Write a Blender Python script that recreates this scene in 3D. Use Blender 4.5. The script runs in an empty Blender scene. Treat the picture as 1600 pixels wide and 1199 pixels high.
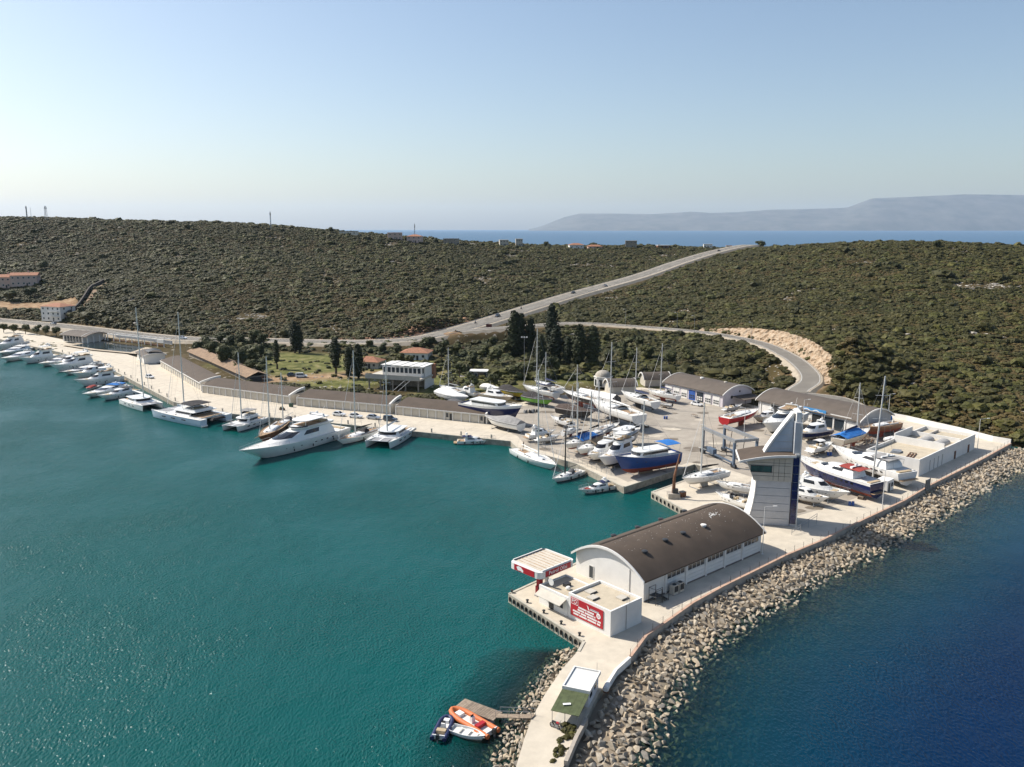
import bpy, math, random
import numpy as np
from mathutils import Vector, Matrix, noise as mnoise

random.seed(7); rng = np.random.default_rng(7)
R = math.radians
sc = bpy.context.scene
COL = sc.collection

# ------------------------------------------------------------------ camera, sky, sun, exposure
CAM_H, PITCH, FPX = 60.0, R(10.6), 1295.0
cam = bpy.data.cameras.new('camera'); camo = bpy.data.objects.new('camera', cam); COL.objects.link(camo)
camo.location = (0, 0, CAM_H); camo.rotation_euler = (math.pi/2 - PITCH, 0, 0)
cam.sensor_fit = 'HORIZONTAL'; cam.sensor_width = 36.0; cam.lens = 36.0*FPX/1600.0
cam.clip_start = 0.5; cam.clip_end = 120000.0
sc.camera = camo
SUN_EL, SUN_AZ = R(43), R(-67)            # azimuth from +Y, negative = to the left
w = bpy.data.worlds.new('World'); sc.world = w; w.use_nodes = True
nt = w.node_tree; bg = nt.nodes['Background']
sky = nt.nodes.new('ShaderNodeTexSky'); sky.sky_type = 'NISHITA'; sky.sun_disc = False
sky.sun_elevation = SUN_EL; sky.sun_rotation = SUN_AZ
sky.altitude = 0; sky.air_density = 1.0; sky.dust_density = 1.5; sky.ozone_density = 1.2
nt.links.new(sky.outputs[0], bg.inputs[0]); bg.inputs[1].default_value = 0.103
sun = bpy.data.lights.new('sun', 'SUN'); suno = bpy.data.objects.new('sun', sun); COL.objects.link(suno)
sun.energy = 5.0; sun.angle = R(0.53); sun.color = (1.0, 0.945, 0.86)
sd = Vector((math.sin(SUN_AZ)*math.cos(SUN_EL), math.cos(SUN_AZ)*math.cos(SUN_EL), math.sin(SUN_EL)))
suno.rotation_euler = sd.to_track_quat('Z', 'Y').to_euler(); suno.location = (0, 0, 200)
vs = sc.view_settings; vs.view_transform = 'Standard'; vs.look = 'None'; vs.gamma = 1.0; vs.exposure = 0.45
sc.display_settings.display_device = 'sRGB'
sc.cycles.use_denoising = True
sc.cycles.max_bounces = 8; sc.cycles.diffuse_bounces = 3; sc.cycles.glossy_bounces = 3
sc.cycles.transparent_max_bounces = 12; sc.cycles.transmission_bounces = 4; sc.cycles.volume_bounces = 1
sc.cycles.sample_clamp_indirect = 4.0; sc.cycles.caustics_reflective = False; sc.cycles.caustics_refractive = False

# ------------------------------------------------------------------ where a thing seen in the photo stands
def ray(px, py):
    a = (px - 800)/FPX; b = (599.5 - py)/FPX
    return Vector((a, math.cos(PITCH) + b*math.sin(PITCH), -math.sin(PITCH) + b*math.cos(PITCH)))
def G(px, py, z=1.5):
    d = ray(px, py); t = (z - CAM_H)/d.z
    return Vector((d.x*t, d.y*t, z))
def T(px, py, Y):
    d = ray(px, py); t = Y/d.y
    return Vector((d.x*t, Y, CAM_H + d.z*t))
def HT(base, py):          # height above base of a vertical thing whose top is at image row py
    d = ray(800, py); return CAM_H + d.z*base.y/d.y - base.z

# ------------------------------------------------------------------ materials
MATS = {}
def mat(name, col, rough=0.7, var=0.12, scale=0.6, metal=0.0, bump=0.0, bscale=8.0, spec=0.4, col2=None, island=0.0, objrand=0.0, coat=0.0, world=True, stain=0.0, emit=None):
    if name in MATS: return MATS[name]
    m = bpy.data.materials.new(name); m.use_nodes = True; MATS[name] = m
    n = m.node_tree.nodes; l = m.node_tree.links; b = n['Principled BSDF']
    b.inputs['Roughness'].default_value = rough; b.inputs['Metallic'].default_value = metal
    b.inputs['Specular IOR Level'].default_value = spec
    if coat: b.inputs['Coat Weight'].default_value = coat; b.inputs['Coat Roughness'].default_value = 0.08
    if world:
        src = n.new('ShaderNodeNewGeometry').outputs['Position']
    else:
        src = n.new('ShaderNodeTexCoord').outputs['Object']
    def tex(s, det=5.0, rg=0.6):
        t = n.new('ShaderNodeTexNoise'); t.inputs['Scale'].default_value = s; t.inputs['Detail'].default_value = det
        t.inputs['Roughness'].default_value = rg; l.new(src, t.inputs['Vector']); return t.outputs['Fac']
    def mix(fac, a, c):
        x = n.new('ShaderNodeMix'); x.data_type = 'RGBA'
        for s, v in ((x.inputs[0], fac), (x.inputs[6], a), (x.inputs[7], c)):
            if hasattr(v, 'is_output') or hasattr(v, 'links'): l.new(v, s)
            elif isinstance(v, (int, float)): s.default_value = v
            else: s.default_value = (*v[:3], 1)
        return x.outputs[2]
    c = col; c2 = col2 or tuple(max(0, x*(1 - 2.2*var)) for x in col)
    out = None
    if var > 0 or col2:
        r = n.new('ShaderNodeMapRange'); r.inputs[1].default_value = 0.35; r.inputs[2].default_value = 0.65
        l.new(tex(scale), r.inputs[0]); out = mix(r.outputs[0], c, c2)
    if stain > 0:
        r = n.new('ShaderNodeMapRange'); r.inputs[1].default_value = 0.5; r.inputs[2].default_value = 0.75
        r.inputs[4].default_value = stain
        l.new(tex(scale*0.23, 8.0, 0.7), r.inputs[0]); out = mix(r.outputs[0], out or c, tuple(x*0.45 for x in col))
    if island > 0 or objrand > 0:
        g = n.new('ShaderNodeNewGeometry').outputs['Random Per Island'] if island > 0 else n.new('ShaderNodeObjectInfo').outputs['Random']
        hs = n.new('ShaderNodeHueSaturation'); k = island or objrand
        mr = n.new('ShaderNodeMapRange'); mr.inputs[3].default_value = 1 - k; mr.inputs[4].default_value = 1 + k
        l.new(g, mr.inputs[0]); l.new(mr.outputs[0], hs.inputs['Value'])
        if out: l.new(out, hs.inputs['Color'])
        else: hs.inputs['Color'].default_value = (*c, 1)
        out = hs.outputs[0]
    if out: l.new(out, b.inputs['Base Color'])
    else: b.inputs['Base Color'].default_value = (*c, 1)
    if bump > 0:
        bp = n.new('ShaderNodeBump'); bp.inputs['Strength'].default_value = bump; bp.inputs['Distance'].default_value = 0.3/bscale
        l.new(tex(bscale), bp.inputs['Height']); l.new(bp.outputs[0], b.inputs['Normal'])
    if emit: b.inputs['Emission Color'].default_value = (*emit, 1); b.inputs['Emission Strength'].default_value = 1
    return m

# ------------------------------------------------------------------ mesh building
class MB:
    def __init__(s): s.v = []; s.f = []; s.m = []
    def add(s, vs, fs, mi=0):
        o = len(s.v); s.v += [tuple(p) for p in vs]
        for f in fs: s.f.append([i + o for i in f]); s.m.append(mi)
        return s
    def box(s, c, d, rz=0, mi=0, taper=1.0, ry=0.0):
        hx, hy, hz = d[0]/2, d[1]/2, d[2]/2; M = Matrix.Rotation(rz, 3, 'Z') @ Matrix.Rotation(ry, 3, 'Y'); cv = Vector(c); P = []
        for z, t in ((-hz, 1), (hz, taper)):
            for x, y in ((-hx, -hy), (hx, -hy), (hx, hy), (-hx, hy)): P.append(M @ Vector((x*t, y*t, z)) + cv)
        return s.add(P, [(3, 2, 1, 0), (4, 5, 6, 7), (0, 1, 5, 4), (1, 2, 6, 5), (2, 3, 7, 6), (3, 0, 4, 7)], mi)
    def prism(s, poly, z0, z1, mi=0, top=None):
        n = len(poly); z = lambda v, i: v[i] if isinstance(v, (list, tuple)) else v
        P = [(p[0], p[1], z(z0, i)) for i, p in enumerate(poly)] + [(p[0], p[1], z(z1, i)) for i, p in enumerate(poly)]
        a = sum(poly[i][0]*poly[(i+1) % n][1] - poly[(i+1) % n][0]*poly[i][1] for i in range(n))
        F = [list(range(n))[::-1], list(range(n, 2*n))] + [(i, (i+1) % n, n + (i+1) % n, n + i) for i in range(n)]
        if a < 0: F = [f[::-1] for f in F]
        o = len(s.f); s.add(P, F, mi)
        if top is not None: s.m[o+1] = top
        return s
    def tube(s, p, q, r0, r1=None, n=6, mi=0, cap=True):
        p, q = Vector(p), Vector(q); r1 = r0 if r1 is None else r1; d = q - p
        if d.length < 1e-6: return s
        d.normalize(); a = d.orthogonal().normalized(); b = d.cross(a); P = []
        for c, r in ((p, r0), (q, r1)):
            for i in range(n): t = 2*math.pi*i/n; P.append(c + (a*math.cos(t) + b*math.sin(t))*r)
        F = [(i, (i+1) % n, n + (i+1) % n, n + i) for i in range(n)]
        if cap: F += [list(range(n))[::-1], list(range(n, 2*n))]
        return s.add(P, F, mi)
    def path(s, pts, r, n=6, mi=0):
        for i in range(len(pts)-1): s.tube(pts[i], pts[i+1], r, r, n, mi)
        return s
    def loft(s, rings, closed=True, cap=True, mi=0, mfun=None):
        n = len(rings[0]); P = [p for r in rings for p in r]; k = n if closed else n-1; o = len(s.f)
        F = []
        M_ = []
        for j in range(len(rings)-1):
            for i in range(k):
                F.append((j*n + i, j*n + (i+1) % n, (j+1)*n + (i+1) % n, (j+1)*n + i)); M_.append(mfun(j, i) if mfun else mi)
        if cap and closed:
            F += [list(range(n))[::-1], list(range((len(rings)-1)*n, len(rings)*n))]; M_ += [mi, mi]
        s.add(P, F, mi); s.m[o:] = M_
        return s
    def lathe(s, c, prof, n=10, mi=0):
        c = Vector(c); return s.loft([[c + Vector((r*math.cos(2*math.pi*i/n), r*math.sin(2*math.pi*i/n), z)) for i in range(n)] for r, z in prof], mi=mi)
    def sphere(s, c, r, n=8, mi=0):
        c = Vector(c); rr = r if isinstance(r, (tuple, list)) else (r, r, r)
        rings = []
        for j in range(1, n//2+1):
            a = math.pi*(j/(n//2+1)) - math.pi/2
            rings.append([c + Vector((rr[0]*math.cos(a)*math.cos(2*math.pi*i/n), rr[1]*math.cos(a)*math.sin(2*math.pi*i/n), rr[2]*math.sin(a))) for i in range(n)])
        return s.loft(rings, mi=mi)
    def data(s, name, mats, smooth=False):
        me = bpy.data.meshes.new(name); me.from_pydata(s.v, [], s.f)
        for m in (mats if isinstance(mats, (list, tuple)) else [mats]): me.materials.append(m)
        if any(s.m): me.polygons.foreach_set('material_index', s.m)
        if smooth: me.polygons.foreach_set('use_smooth', [True]*len(s.f)); me.set_sharp_from_angle(angle=R(38))
        me.update(); return me
    def build(s, name, mats, parent=None, smooth=False, **kw):
        return link(name, s.data(name, mats, smooth), parent, **kw)

def link(name, data, parent=None, loc=None, rz=None, scale=None):
    o = bpy.data.objects.new(name, data); COL.objects.link(o)
    if parent is not None: o.parent = parent
    if loc is not None: o.location = loc
    if rz is not None: o.rotation_euler = (0, 0, rz)
    if scale is not None: o.scale = scale if isinstance(scale, (tuple, list)) else (scale,)*3
    return o
def tag(o, label=None, cat=None, group=None, kind=None):
    if label: o['label'] = label
    if cat: o['category'] = cat
    if group: o['group'] = group
    if kind: o['kind'] = kind
    return o
def thing(name, label, cat, loc=(0, 0, 0), rz=0.0, group=None):
    o = link(name, None, None, loc, rz); o.empty_display_size = 0.5
    return tag(o, label, cat, group)
def copy_tree(o, parent=None):
    c = o.copy(); COL.objects.link(c); c.parent = parent
    for ch in o.children: copy_tree(ch, c)
    return c
def fbm(x, y, s=1.0, o=4):
    v = 0; a = 0.5
    for i in range(o): v += a*mnoise.noise((x*s, y*s, 3.7 + i)); s *= 2.03; a *= 0.5
    return v
def seg_dist(P, line):
    """distance of points P (n,2) to a polyline, and the parameter z interpolated along it"""
    best = np.full(len(P), 1e9); zz = np.zeros(len(P))
    for a, b in zip(line[:-1], line[1:]):
        a2, b2 = np.array(a[:2]), np.array(b[:2]); d = b2 - a2
        t = np.clip(((P - a2) @ d)/(d @ d), 0, 1)
        q = a2 + t[:, None]*d; ds = np.hypot(*(P - q).T); m = ds < best
        best[m] = ds[m]
        if len(a) > 2: zz[m] = (a[2] + (b[2]-a[2])*t)[m]
    return best, zz
def inside(P, poly):
    poly = np.array([(p[0], p[1]) for p in poly]); x, y = P[:, 0], P[:, 1]; r = np.zeros(len(P), bool); j = len(poly)-1
    for i in range(len(poly)):
        xi, yi = poly[i]; xj, yj = poly[j]
        c = ((yi > y) != (yj > y)) & (x < (xj-xi)*(y-yi)/((yj-yi) or 1e-9) + xi); r ^= c; j = i
    return r
HAZE = 2.1e-5
# ------------------------------------------------------------------ plan of the place (metres), read off the photograph
QZ = 1.5
def gp(l, z=QZ): return [tuple(G(x, y, z)) for x, y in l]
SEAWALL = gp([(985,1030),(1010,996),(1038,977),(1083,945),(1130,919),(1177,896),(1229,870),(1280,849),(1346,816),(1412,785),(1456,759),(1532,721),(1579,695)])
WHITEWALL = gp([(1579,695),(1551,690),(1521,682),(1499,676),(1459,667),(1416,657),(1377,650)])
WATER_EDGE = [(-440,585,QZ),(-262,431,QZ),(-216.8,393.5,QZ),(-174.8,352,QZ),(-116,278,QZ),(-92.9,260.5,QZ),(-54.3,246.3,QZ),(-0.4,224.6,QZ),(1.4,217.8,QZ),(16.2,202.2,QZ),(25.7,182.7,QZ),(46.0,201.6,QZ),(50.0,197.0,QZ),(31.4,179.4,QZ),(36.9,166.1,QZ),(-0.6,126.4,QZ),(10.2,110.5,QZ),(9.2,107.7,QZ)]
PATH_L = gp([(902,1018),(878,1046),(852,1084),(832,1120),(820,1152),(806,1199)]) + [(-1.5,72,QZ),(-6,55,QZ),(-12,38,QZ)]
PATH_R = [(-6,36,QZ),(0.5,54,QZ),(3.8,72,QZ)] + gp([(880,1199),(908,1140),(934,1086),(960,1050)])
YARD_BACK = [(106,262,QZ),(84,268,QZ),(72,290,QZ),(48,305,QZ),(20,292,QZ),(-8,268,QZ)]
GARAGE_BACK = [(-10,250,QZ),(-40,264,QZ),(-74,279,QZ),(-114,300,QZ),(-152,356,QZ),(-200,407,QZ),(-248,447,QZ),(-428,602,QZ)]
PLATFORM = WATER_EDGE + PATH_L[1:] + PATH_R + SEAWALL + WHITEWALL[1:] + YARD_BACK + GARAGE_BACK
# roads: (x, y, z)
ROAD_MAIN = [tuple(T(*q)) for q in [(-160,488,540),(0,503,505),(100,512,478),(260,530,425),(400,534,415),(520,537,407),(600,536,408),(650,532,412),(700,522,424),(760,505,456),(820,486,500),(900,461,570),(1000,433,660),(1060,412,740),(1120,394,830),(1172,384,905)]] + [(290, 990, 36), (330, 1080, 22)]
ROAD_BRANCH = [tuple(T(*q)) for q in [(716,519,421),(830,510,440),(900,506,450),(1000,512,438),(1100,521,413),(1180,536,373),(1230,557,335),(1260,580,306),(1266,598,290),(1247,616,276)]] + [(108, 268, 4.2), (112, 258, 2.4)]
def smooth_line(L, k=5):
    L = [Vector(p) for p in L]; out = []
    for i in range(len(L)-1):
        a, b, c, d = L[max(i-1, 0)], L[i], L[i+1], L[min(i+2, len(L)-1)]
        for j in range(k):
            t = j/k; out.append(tuple(0.5*((2*b) + (c-a)*t + (2*a-5*b+4*c-d)*t*t + (3*b-a-3*c+d)*t**3)))
    return out + [tuple(L[-1])]
ROAD_MAIN = smooth_line(ROAD_MAIN); ROAD_BRANCH = smooth_line(ROAD_BRANCH)
# hill heights: (column, row, distance)
CTRL = [(0,337,800),(70,338,800),(200,345,780),(350,344,780),(430,352,780),(520,358,800),(600,364,820),(700,373,850),(800,377,870),(1000,379,900),(1100,382,910),(-150,335,800),(-150,450,600),(-150,400,700),
 (1215,381,830),(1250,379,720),(1330,378,650),(1400,377,620),(1500,378,600),(1600,382,600),(1720,386,590),
 (0,440,610),(50,472,550),(92,496,508),(0,400,690),(150,400,660),(300,503,455),(300,450,520),(300,400,630),(300,365,720),(150,450,540),(150,482,490),
 (600,512,440),(600,460,520),(600,410,650),(600,380,760),(450,503,452),(450,440,545),(450,380,710),(750,480,495),(750,430,630),(750,395,780),
 (900,430,690),(900,400,800),(1000,400,820),(850,470,530),
 (1100,480,490),(1100,440,600),(1100,415,690),(1000,480,500),(1000,455,580),(1200,480,460),(1200,430,590),(1200,400,700),
 (1400,600,272),(1400,640,253),(1400,550,315),(1400,500,380),(1400,450,465),(1400,410,550),(1600,672,228),(1600,620,258),(1600,560,308),(1600,480,402),(1600,420,515),(1750,600,280),(1750,480,400),(1750,680,222),
 (1250,522,360),(1180,513,398),(1302,562,297),(1310,600,276),(1500,650,243),(1500,600,270),(1500,520,348),(1500,440,480),(1330,640,258)]
CT = np.array([tuple(T(*q)) for q in CTRL] + [(-90,300,2.6),(-60,330,3.2),(-20,300,2.8),(0,330,3.4),(30,330,3.2),(60,350,4.5),(80,330,4.5),(90,300,3.5),(-130,350,3.0),(-100,380,3.2),(-30,370,3.6),(40,390,5.5),(-205,430,3),(-262,478,4),
   (-600,1150,30),(-300,1150,30),(0,1200,20),(300,1200,10),(500,1000,20),(700,900,20),(-700,900,60),(420,500,45),(500,700,45)] + [p for p in ROAD_MAIN[::5]] + [p for p in ROAD_BRANCH[::6]])
def _tps_fit(C):
    n = len(C); d = np.hypot(C[:, None, 0]-C[None, :, 0], C[:, None, 1]-C[None, :, 1]); K = d + np.eye(n)*6.0
    P = np.c_[np.ones(n), C[:, :2]]; A = np.block([[K, P], [P.T, np.zeros((3, 3))]])
    return np.linalg.solve(A, np.r_[C[:, 2], np.zeros(3)])
TPS = _tps_fit(CT)
def hill(P):
    out = np.empty(len(P))
    for i in range(0, len(P), 20000):
        Q = P[i:i+20000]; d = np.hypot(Q[:, None, 0]-CT[None, :, 0], Q[:, None, 1]-CT[None, :, 1])
        out[i:i+20000] = d @ TPS[:-3] + TPS[-3] + Q @ TPS[-2:]
    return out
SIDE_SEA = SEAWALL + [(150, 214, 0), (180, 200, 0), (260, 205, 0), (420, 300, 0)]
LAND = [WATER_EDGE[i][:2] for i in range(0, 13)] + [(60,200),(50,170),(36,150),(16,125),(12,112)] + [p[:2] for p in SEAWALL] + [(150,219),(180,206),(260,210),(420,310),(900,400),(900,1300),(-900,1300),(-900,900)]
def sstep(x, a, b):
    t = np.clip((x-a)/(b-a), 0, 1); return t*t*(3-2*t)
def ground(P, detail=True):
    P = np.asarray(P, float).reshape(-1, 2)
    z = hill(P)
    z = z - 2.0*sstep(z, 6, 16) - 2.4*sstep(z, 30, 46)
    z = np.maximum(z, 1.9)
    ins = inside(P, PLATFORM); dp, _ = seg_dist(P, PLATFORM + [PLATFORM[0]])
    k = np.where(ins, 1.0, 1 - sstep(dp, 2, 14)); z = z*(1-k) + 1.0*k
    z = np.where(ins, 0.6, z)
    for rd, wd in ((ROAD_MAIN, 7.5), (ROAD_BRANCH, 4.5)):
        d, rz = seg_dist(P, rd); k = 1 - sstep(d, wd, wd+9); z = np.where(ins, z, z*(1-k) + (rz-0.25)*k)
    land = inside(P, LAND); dl, _ = seg_dist(P, LAND + [LAND[0]])
    k = np.where(land, sstep(dl, 0, 4), 0); z = z*k + (-7.0)*(1-k)
    far = sstep(P[:, 1], 1050, 1250); z = z*(1-far) + (-7)*far
    return z
def gz(x, y): return float(ground(np.array([[x, y]]))[0])

# ------------------------------------------------------------------ terrain sheet
def grid_mesh(name, xs, ys, zf, mats):
    X, Y = np.meshgrid(xs, ys); P = np.c_[X.ravel(), Y.ravel()]; z = zf(P); nx, ny = len(xs), len(ys)
    me = bpy.data.meshes.new(name); V = np.c_[P, z]
    i = np.arange(nx*ny).reshape(ny, nx); Fq = np.stack([i[:-1, :-1], i[:-1, 1:], i[1:, 1:], i[1:, :-1]], -1).reshape(-1, 4)
    me.vertices.add(len(V)); me.vertices.foreach_set('co', V.ravel())
    me.loops.add(Fq.size); me.loops.foreach_set('vertex_index', Fq.ravel())
    me.polygons.add(len(Fq)); me.polygons.foreach_set('loop_start', np.arange(0, Fq.size, 4)); me.polygons.foreach_set('use_smooth', np.ones(len(Fq), bool))
    me.update(calc_edges=True); me.validate()
    for m in mats: me.materials.append(m)
    return me, P, z
GRASS = [[(-36,345),(0,345),(4,300),(-10,275),(-34,285)], [(-118,385),(-60,372),(-20,352),(-40,318),(-58,292),(-84,300),(-100,330),(-128,345),(-130,370)], [(2,320),(34,330),(40,312),(10,300)], [(-30,372),(8,372),(6,345),(-26,350)], [(38,322),(62,326),(60,306),(44,306)]]
DIRT = [[(-350,545),(-282,520),(-276,502),(-268,512),(-282,540),(-350,565)], [(-100,318),(-60,330),(-30,330),(-30,322),(-62,318),(-96,304)]]
def ground_material():
    m = bpy.data.materials.new('hill_ground'); m.use_nodes = True; n = m.node_tree.nodes; l = m.node_tree.links; b = n['Principled BSDF']
    b.inputs['Roughness'].default_value = 0.95; b.inputs['Specular IOR Level'].default_value = 0.1
    pos = n.new('ShaderNodeNewGeometry').outputs['Position']
    def nz(s, d=6):
        t = n.new('ShaderNodeTexNoise'); t.inputs['Scale'].default_value = s; t.inputs['Detail'].default_value = d; l.new(pos, t.inputs['Vector']); return t.outputs['Fac']
    def ramp(f, st):
        r = n.new('ShaderNodeValToRGB'); e = r.color_ramp.elements
        while len(e) < len(st): e.new(0.5)
        for x, (p, c) in zip(e, st): x.position = p; x.color = (*c, 1)
        l.new(f, r.inputs[0]); return r.outputs[0]
    def mix(f, a, c):
        x = n.new('ShaderNodeMix'); x.data_type = 'RGBA'; l.new(f, x.inputs[0]); l.new(a, x.inputs[6]); l.new(c, x.inputs[7]); return x.outputs[2]
    base = ramp(nz(0.06), [(0.3, (0.048, 0.038, 0.015)), (0.55, (0.068, 0.051, 0.022)), (0.72, (0.115, 0.085, 0.045))])
    rock = ramp(nz(0.35, 8), [(0.62, (0, 0, 0)), (0.7, (1, 1, 1))])
    rc = ramp(nz(1.5), [(0.3, (0.28, 0.25, 0.21)), (0.7, (0.45, 0.41, 0.35))])
    c = mix(rock, base, rc)
    grass = ramp(nz(0.25, 8), [(0.3, (0.06, 0.068, 0.02)), (0.52, (0.13, 0.132, 0.042)), (0.7, (0.24, 0.205, 0.10))])
    ag = n.new('ShaderNodeAttribute'); ag.attribute_name = 'grass'; c = mix(ag.outputs['Fac'], c, grass)
    dirt = ramp(nz(0.3, 8), [(0.3, (0.20, 0.11, 0.06)), (0.7, (0.40, 0.29, 0.18))])
    ad = n.new('ShaderNodeAttribute'); ad.attribute_name = 'dirt'; c = mix(ad.outputs['Fac'], c, dirt)
    l.new(c, b.inputs['Base Color'])
    bp = n.new('ShaderNodeBump'); bp.inputs['Strength'].default_value = 0.5; bp.inputs['Distance'].default_value = 0.4; l.new(nz(1.2, 8), bp.inputs['Height']); l.new(bp.outputs[0], b.inputs['Normal'])
    return m
def poly_soft(P, polys, w=5.0):
    a = np.zeros(len(P))
    for pl in polys:
        d, _ = seg_dist(P, pl + [pl[0]]); i = inside(P, pl); a = np.maximum(a, np.where(i, sstep(d, -1, w)*0.5+0.5, 0.5-0.5*sstep(d, 0, w)))
    return a
xs = np.r_[np.arange(-900, -420, 12), np.arange(-420, 320, 3.0), np.arange(320, 900, 12)]
ys = np.r_[np.arange(100, 520, 3.0), np.arange(520, 960, 6), np.arange(960, 1320, 20)]
tme, TP, TZ = grid_mesh('terrain', xs, ys, ground, [ground_material()])
rd1, _ = seg_dist(TP, ROAD_MAIN); rd2, _ = seg_dist(TP, ROAD_BRANCH)
for nm, val in (('grass', poly_soft(TP, GRASS)), ('dirt', np.maximum(poly_soft(TP, DIRT), np.maximum((1-sstep(rd1, 6, 10))*0.75, (1-sstep(rd2, 4, 7))*0.75)))):
    at = tme.attributes.new(nm, 'FLOAT', 'POINT'); at.data.foreach_set('value', val.astype(np.float32))
tag(link('terrain', tme), 'scrub covered hills round the bay', kind='structure')

# ------------------------------------------------------------------ breakwater rubble slope below the sea wall (profile used by water and rocks)
BW = [(-3,34),(3.2,54),(6.0,72)] + [p[:2] for p in gp([(893,1175),(912,1140),(938,1090)])] + [p[:2] for p in SEAWALL] + [(150,213),(175,203),(230,200)]
INNER = [p[:2] for p in PATH_L]
def rubble(P):
    """height of the rubble slope at points; distance outward from the wall"""
    P = np.asarray(P, float).reshape(-1, 2); d, _ = seg_dist(P, BW); ins = inside(P, PLATFORM)
    d2, _ = seg_dist(P, [(9.5,109)] + INNER); return d, d2, ins
WID = 9.5
def rub_z(d): return np.where(d < WID, 0.85 - 1.25*(d/WID)**1.3, -0.40 - (d-WID)*0.42)

# ------------------------------------------------------------------ sea: one sheet out to the horizon
def water_material():
    m = bpy.data.materials.new('sea_water'); m.use_nodes = True; n = m.node_tree.nodes; l = m.node_tree.links
    out = n['Material Output']; b = n['Principled BSDF']
    pos = n.new('ShaderNodeNewGeometry').outputs['Position']
    def nz(s, d=4, vec=pos, rg=0.6):
        t = n.new('ShaderNodeTexNoise'); t.inputs['Scale'].default_value = s; t.inputs['Detail'].default_value = d; t.inputs['Roughness'].default_value = rg; l.new(vec, t.inputs['Vector']); return t.outputs['Fac']
    def attr(a):
        x = n.new('ShaderNodeAttribute'); x.attribute_name = a; return x.outputs['Fac']
    def mix(f, a, c):
        x = n.new('ShaderNodeMix'); x.data_type = 'RGBA'
        for s, v in ((x.inputs[0], f), (x.inputs[6], a), (x.inputs[7], c)):
            if isinstance(v, tuple): s.default_value = (*v, 1)
            else: l.new(v, s)
        return x.outputs[2]
    inner = mix(nz(0.018, 5), (0.0004, 0.053, 0.050), (0.0010, 0.082, 0.077))
    outer = mix(nz(0.03, 4), (0.0002, 0.011, 0.044), (0.0004, 0.017, 0.058))
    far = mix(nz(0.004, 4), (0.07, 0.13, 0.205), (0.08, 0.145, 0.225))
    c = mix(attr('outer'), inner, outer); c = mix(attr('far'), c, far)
    l.new(c, b.inputs['Base Color'])
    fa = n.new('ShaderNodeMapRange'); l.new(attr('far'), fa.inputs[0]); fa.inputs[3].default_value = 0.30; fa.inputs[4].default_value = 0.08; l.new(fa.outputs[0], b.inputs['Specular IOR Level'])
    b.inputs['Roughness'].default_value = 0.17; b.inputs['IOR'].default_value = 1.33
    mp = n.new('ShaderNodeMapping'); mp.inputs['Scale'].default_value = (1, 0.55, 1); mp.inputs['Rotation'].default_value = (0, 0, R(-25)); l.new(pos, mp.inputs[0])
    h1 = nz(0.35, 3, mp.outputs[0], 0.5); h2 = nz(3.0, 2, mp.outputs[0], 0.5)
    ad = n.new('ShaderNodeMath'); ad.operation = 'MULTIPLY_ADD'; l.new(h2, ad.inputs[0]); ad.inputs[1].default_value = 0.8; l.new(h1, ad.inputs[2])
    bp = n.new('ShaderNodeBump'); gu = n.new('ShaderNodeMapRange'); gu.inputs[1].default_value = 0.35; gu.inputs[2].default_value = 0.68; gu.inputs[3].default_value = 0.36; gu.inputs[4].default_value = 1.45; l.new(nz(0.022, 4), gu.inputs[0]); gm = n.new('ShaderNodeMath'); gm.operation = 'MULTIPLY'; l.new(ad.outputs[0], gm.inputs[0]); l.new(gu.outputs[0], gm.inputs[1])
    bp.inputs['Strength'].default_value = 1.0; bp.inputs['Distance'].default_value = 0.36; l.new(gm.outputs[0], bp.inputs['Height']); l.new(bp.outputs[0], b.inputs['Normal'])
    tr = n.new('ShaderNodeBsdfTransparent'); tr.inputs[0].default_value = (0.70, 0.88, 0.82, 1)
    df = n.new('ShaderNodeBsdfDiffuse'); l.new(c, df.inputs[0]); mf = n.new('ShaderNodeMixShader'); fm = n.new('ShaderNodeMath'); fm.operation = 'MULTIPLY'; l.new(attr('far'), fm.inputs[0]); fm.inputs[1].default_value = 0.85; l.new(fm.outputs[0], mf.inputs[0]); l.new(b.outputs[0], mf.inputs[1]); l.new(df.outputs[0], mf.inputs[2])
    ms = n.new('ShaderNodeMixShader'); l.new(attr('clear'), ms.inputs[0]); l.new(mf.outputs[0], ms.inputs[1])
    gl = n.new('ShaderNodeBsdfGlossy'); gl.inputs['Roughness'].default_value = 0.07; l.new(bp.outputs[0], gl.inputs['Normal'])
    fr = n.new('ShaderNodeFresnel'); fr.inputs[0].default_value = 1.33; l.new(bp.outputs[0], fr.inputs['Normal'])
    m2 = n.new('ShaderNodeMixShader'); l.new(fr.outputs[0], m2.inputs[0]); l.new(tr.outputs[0], m2.inputs[1]); l.new(gl.outputs[0], m2.inputs[2])
    l.new(m2.outputs[0], ms.inputs[2]); l.new(ms.outputs[0], out.inputs['Surface'])
    return m
xs = np.r_[-34000, -12000, -5000, -2000, -900, np.arange(-400, -60, 10), np.arange(-60, 260, 2.0), np.arange(260, 500, 20), 900, 2000, 5000, 12000, 34000]
ys = np.r_[-3000, -600, -100, 0, np.arange(20, 260, 2.0), np.arange(260, 520, 20), 700, 1000, 1500, 2500, 5000, 9000, 16000, 34000]
wme, WP, _ = grid_mesh('sea', xs, ys, lambda P: np.zeros(len(P)), [water_material()])
d, d2, ins = rubble(WP)
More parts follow.
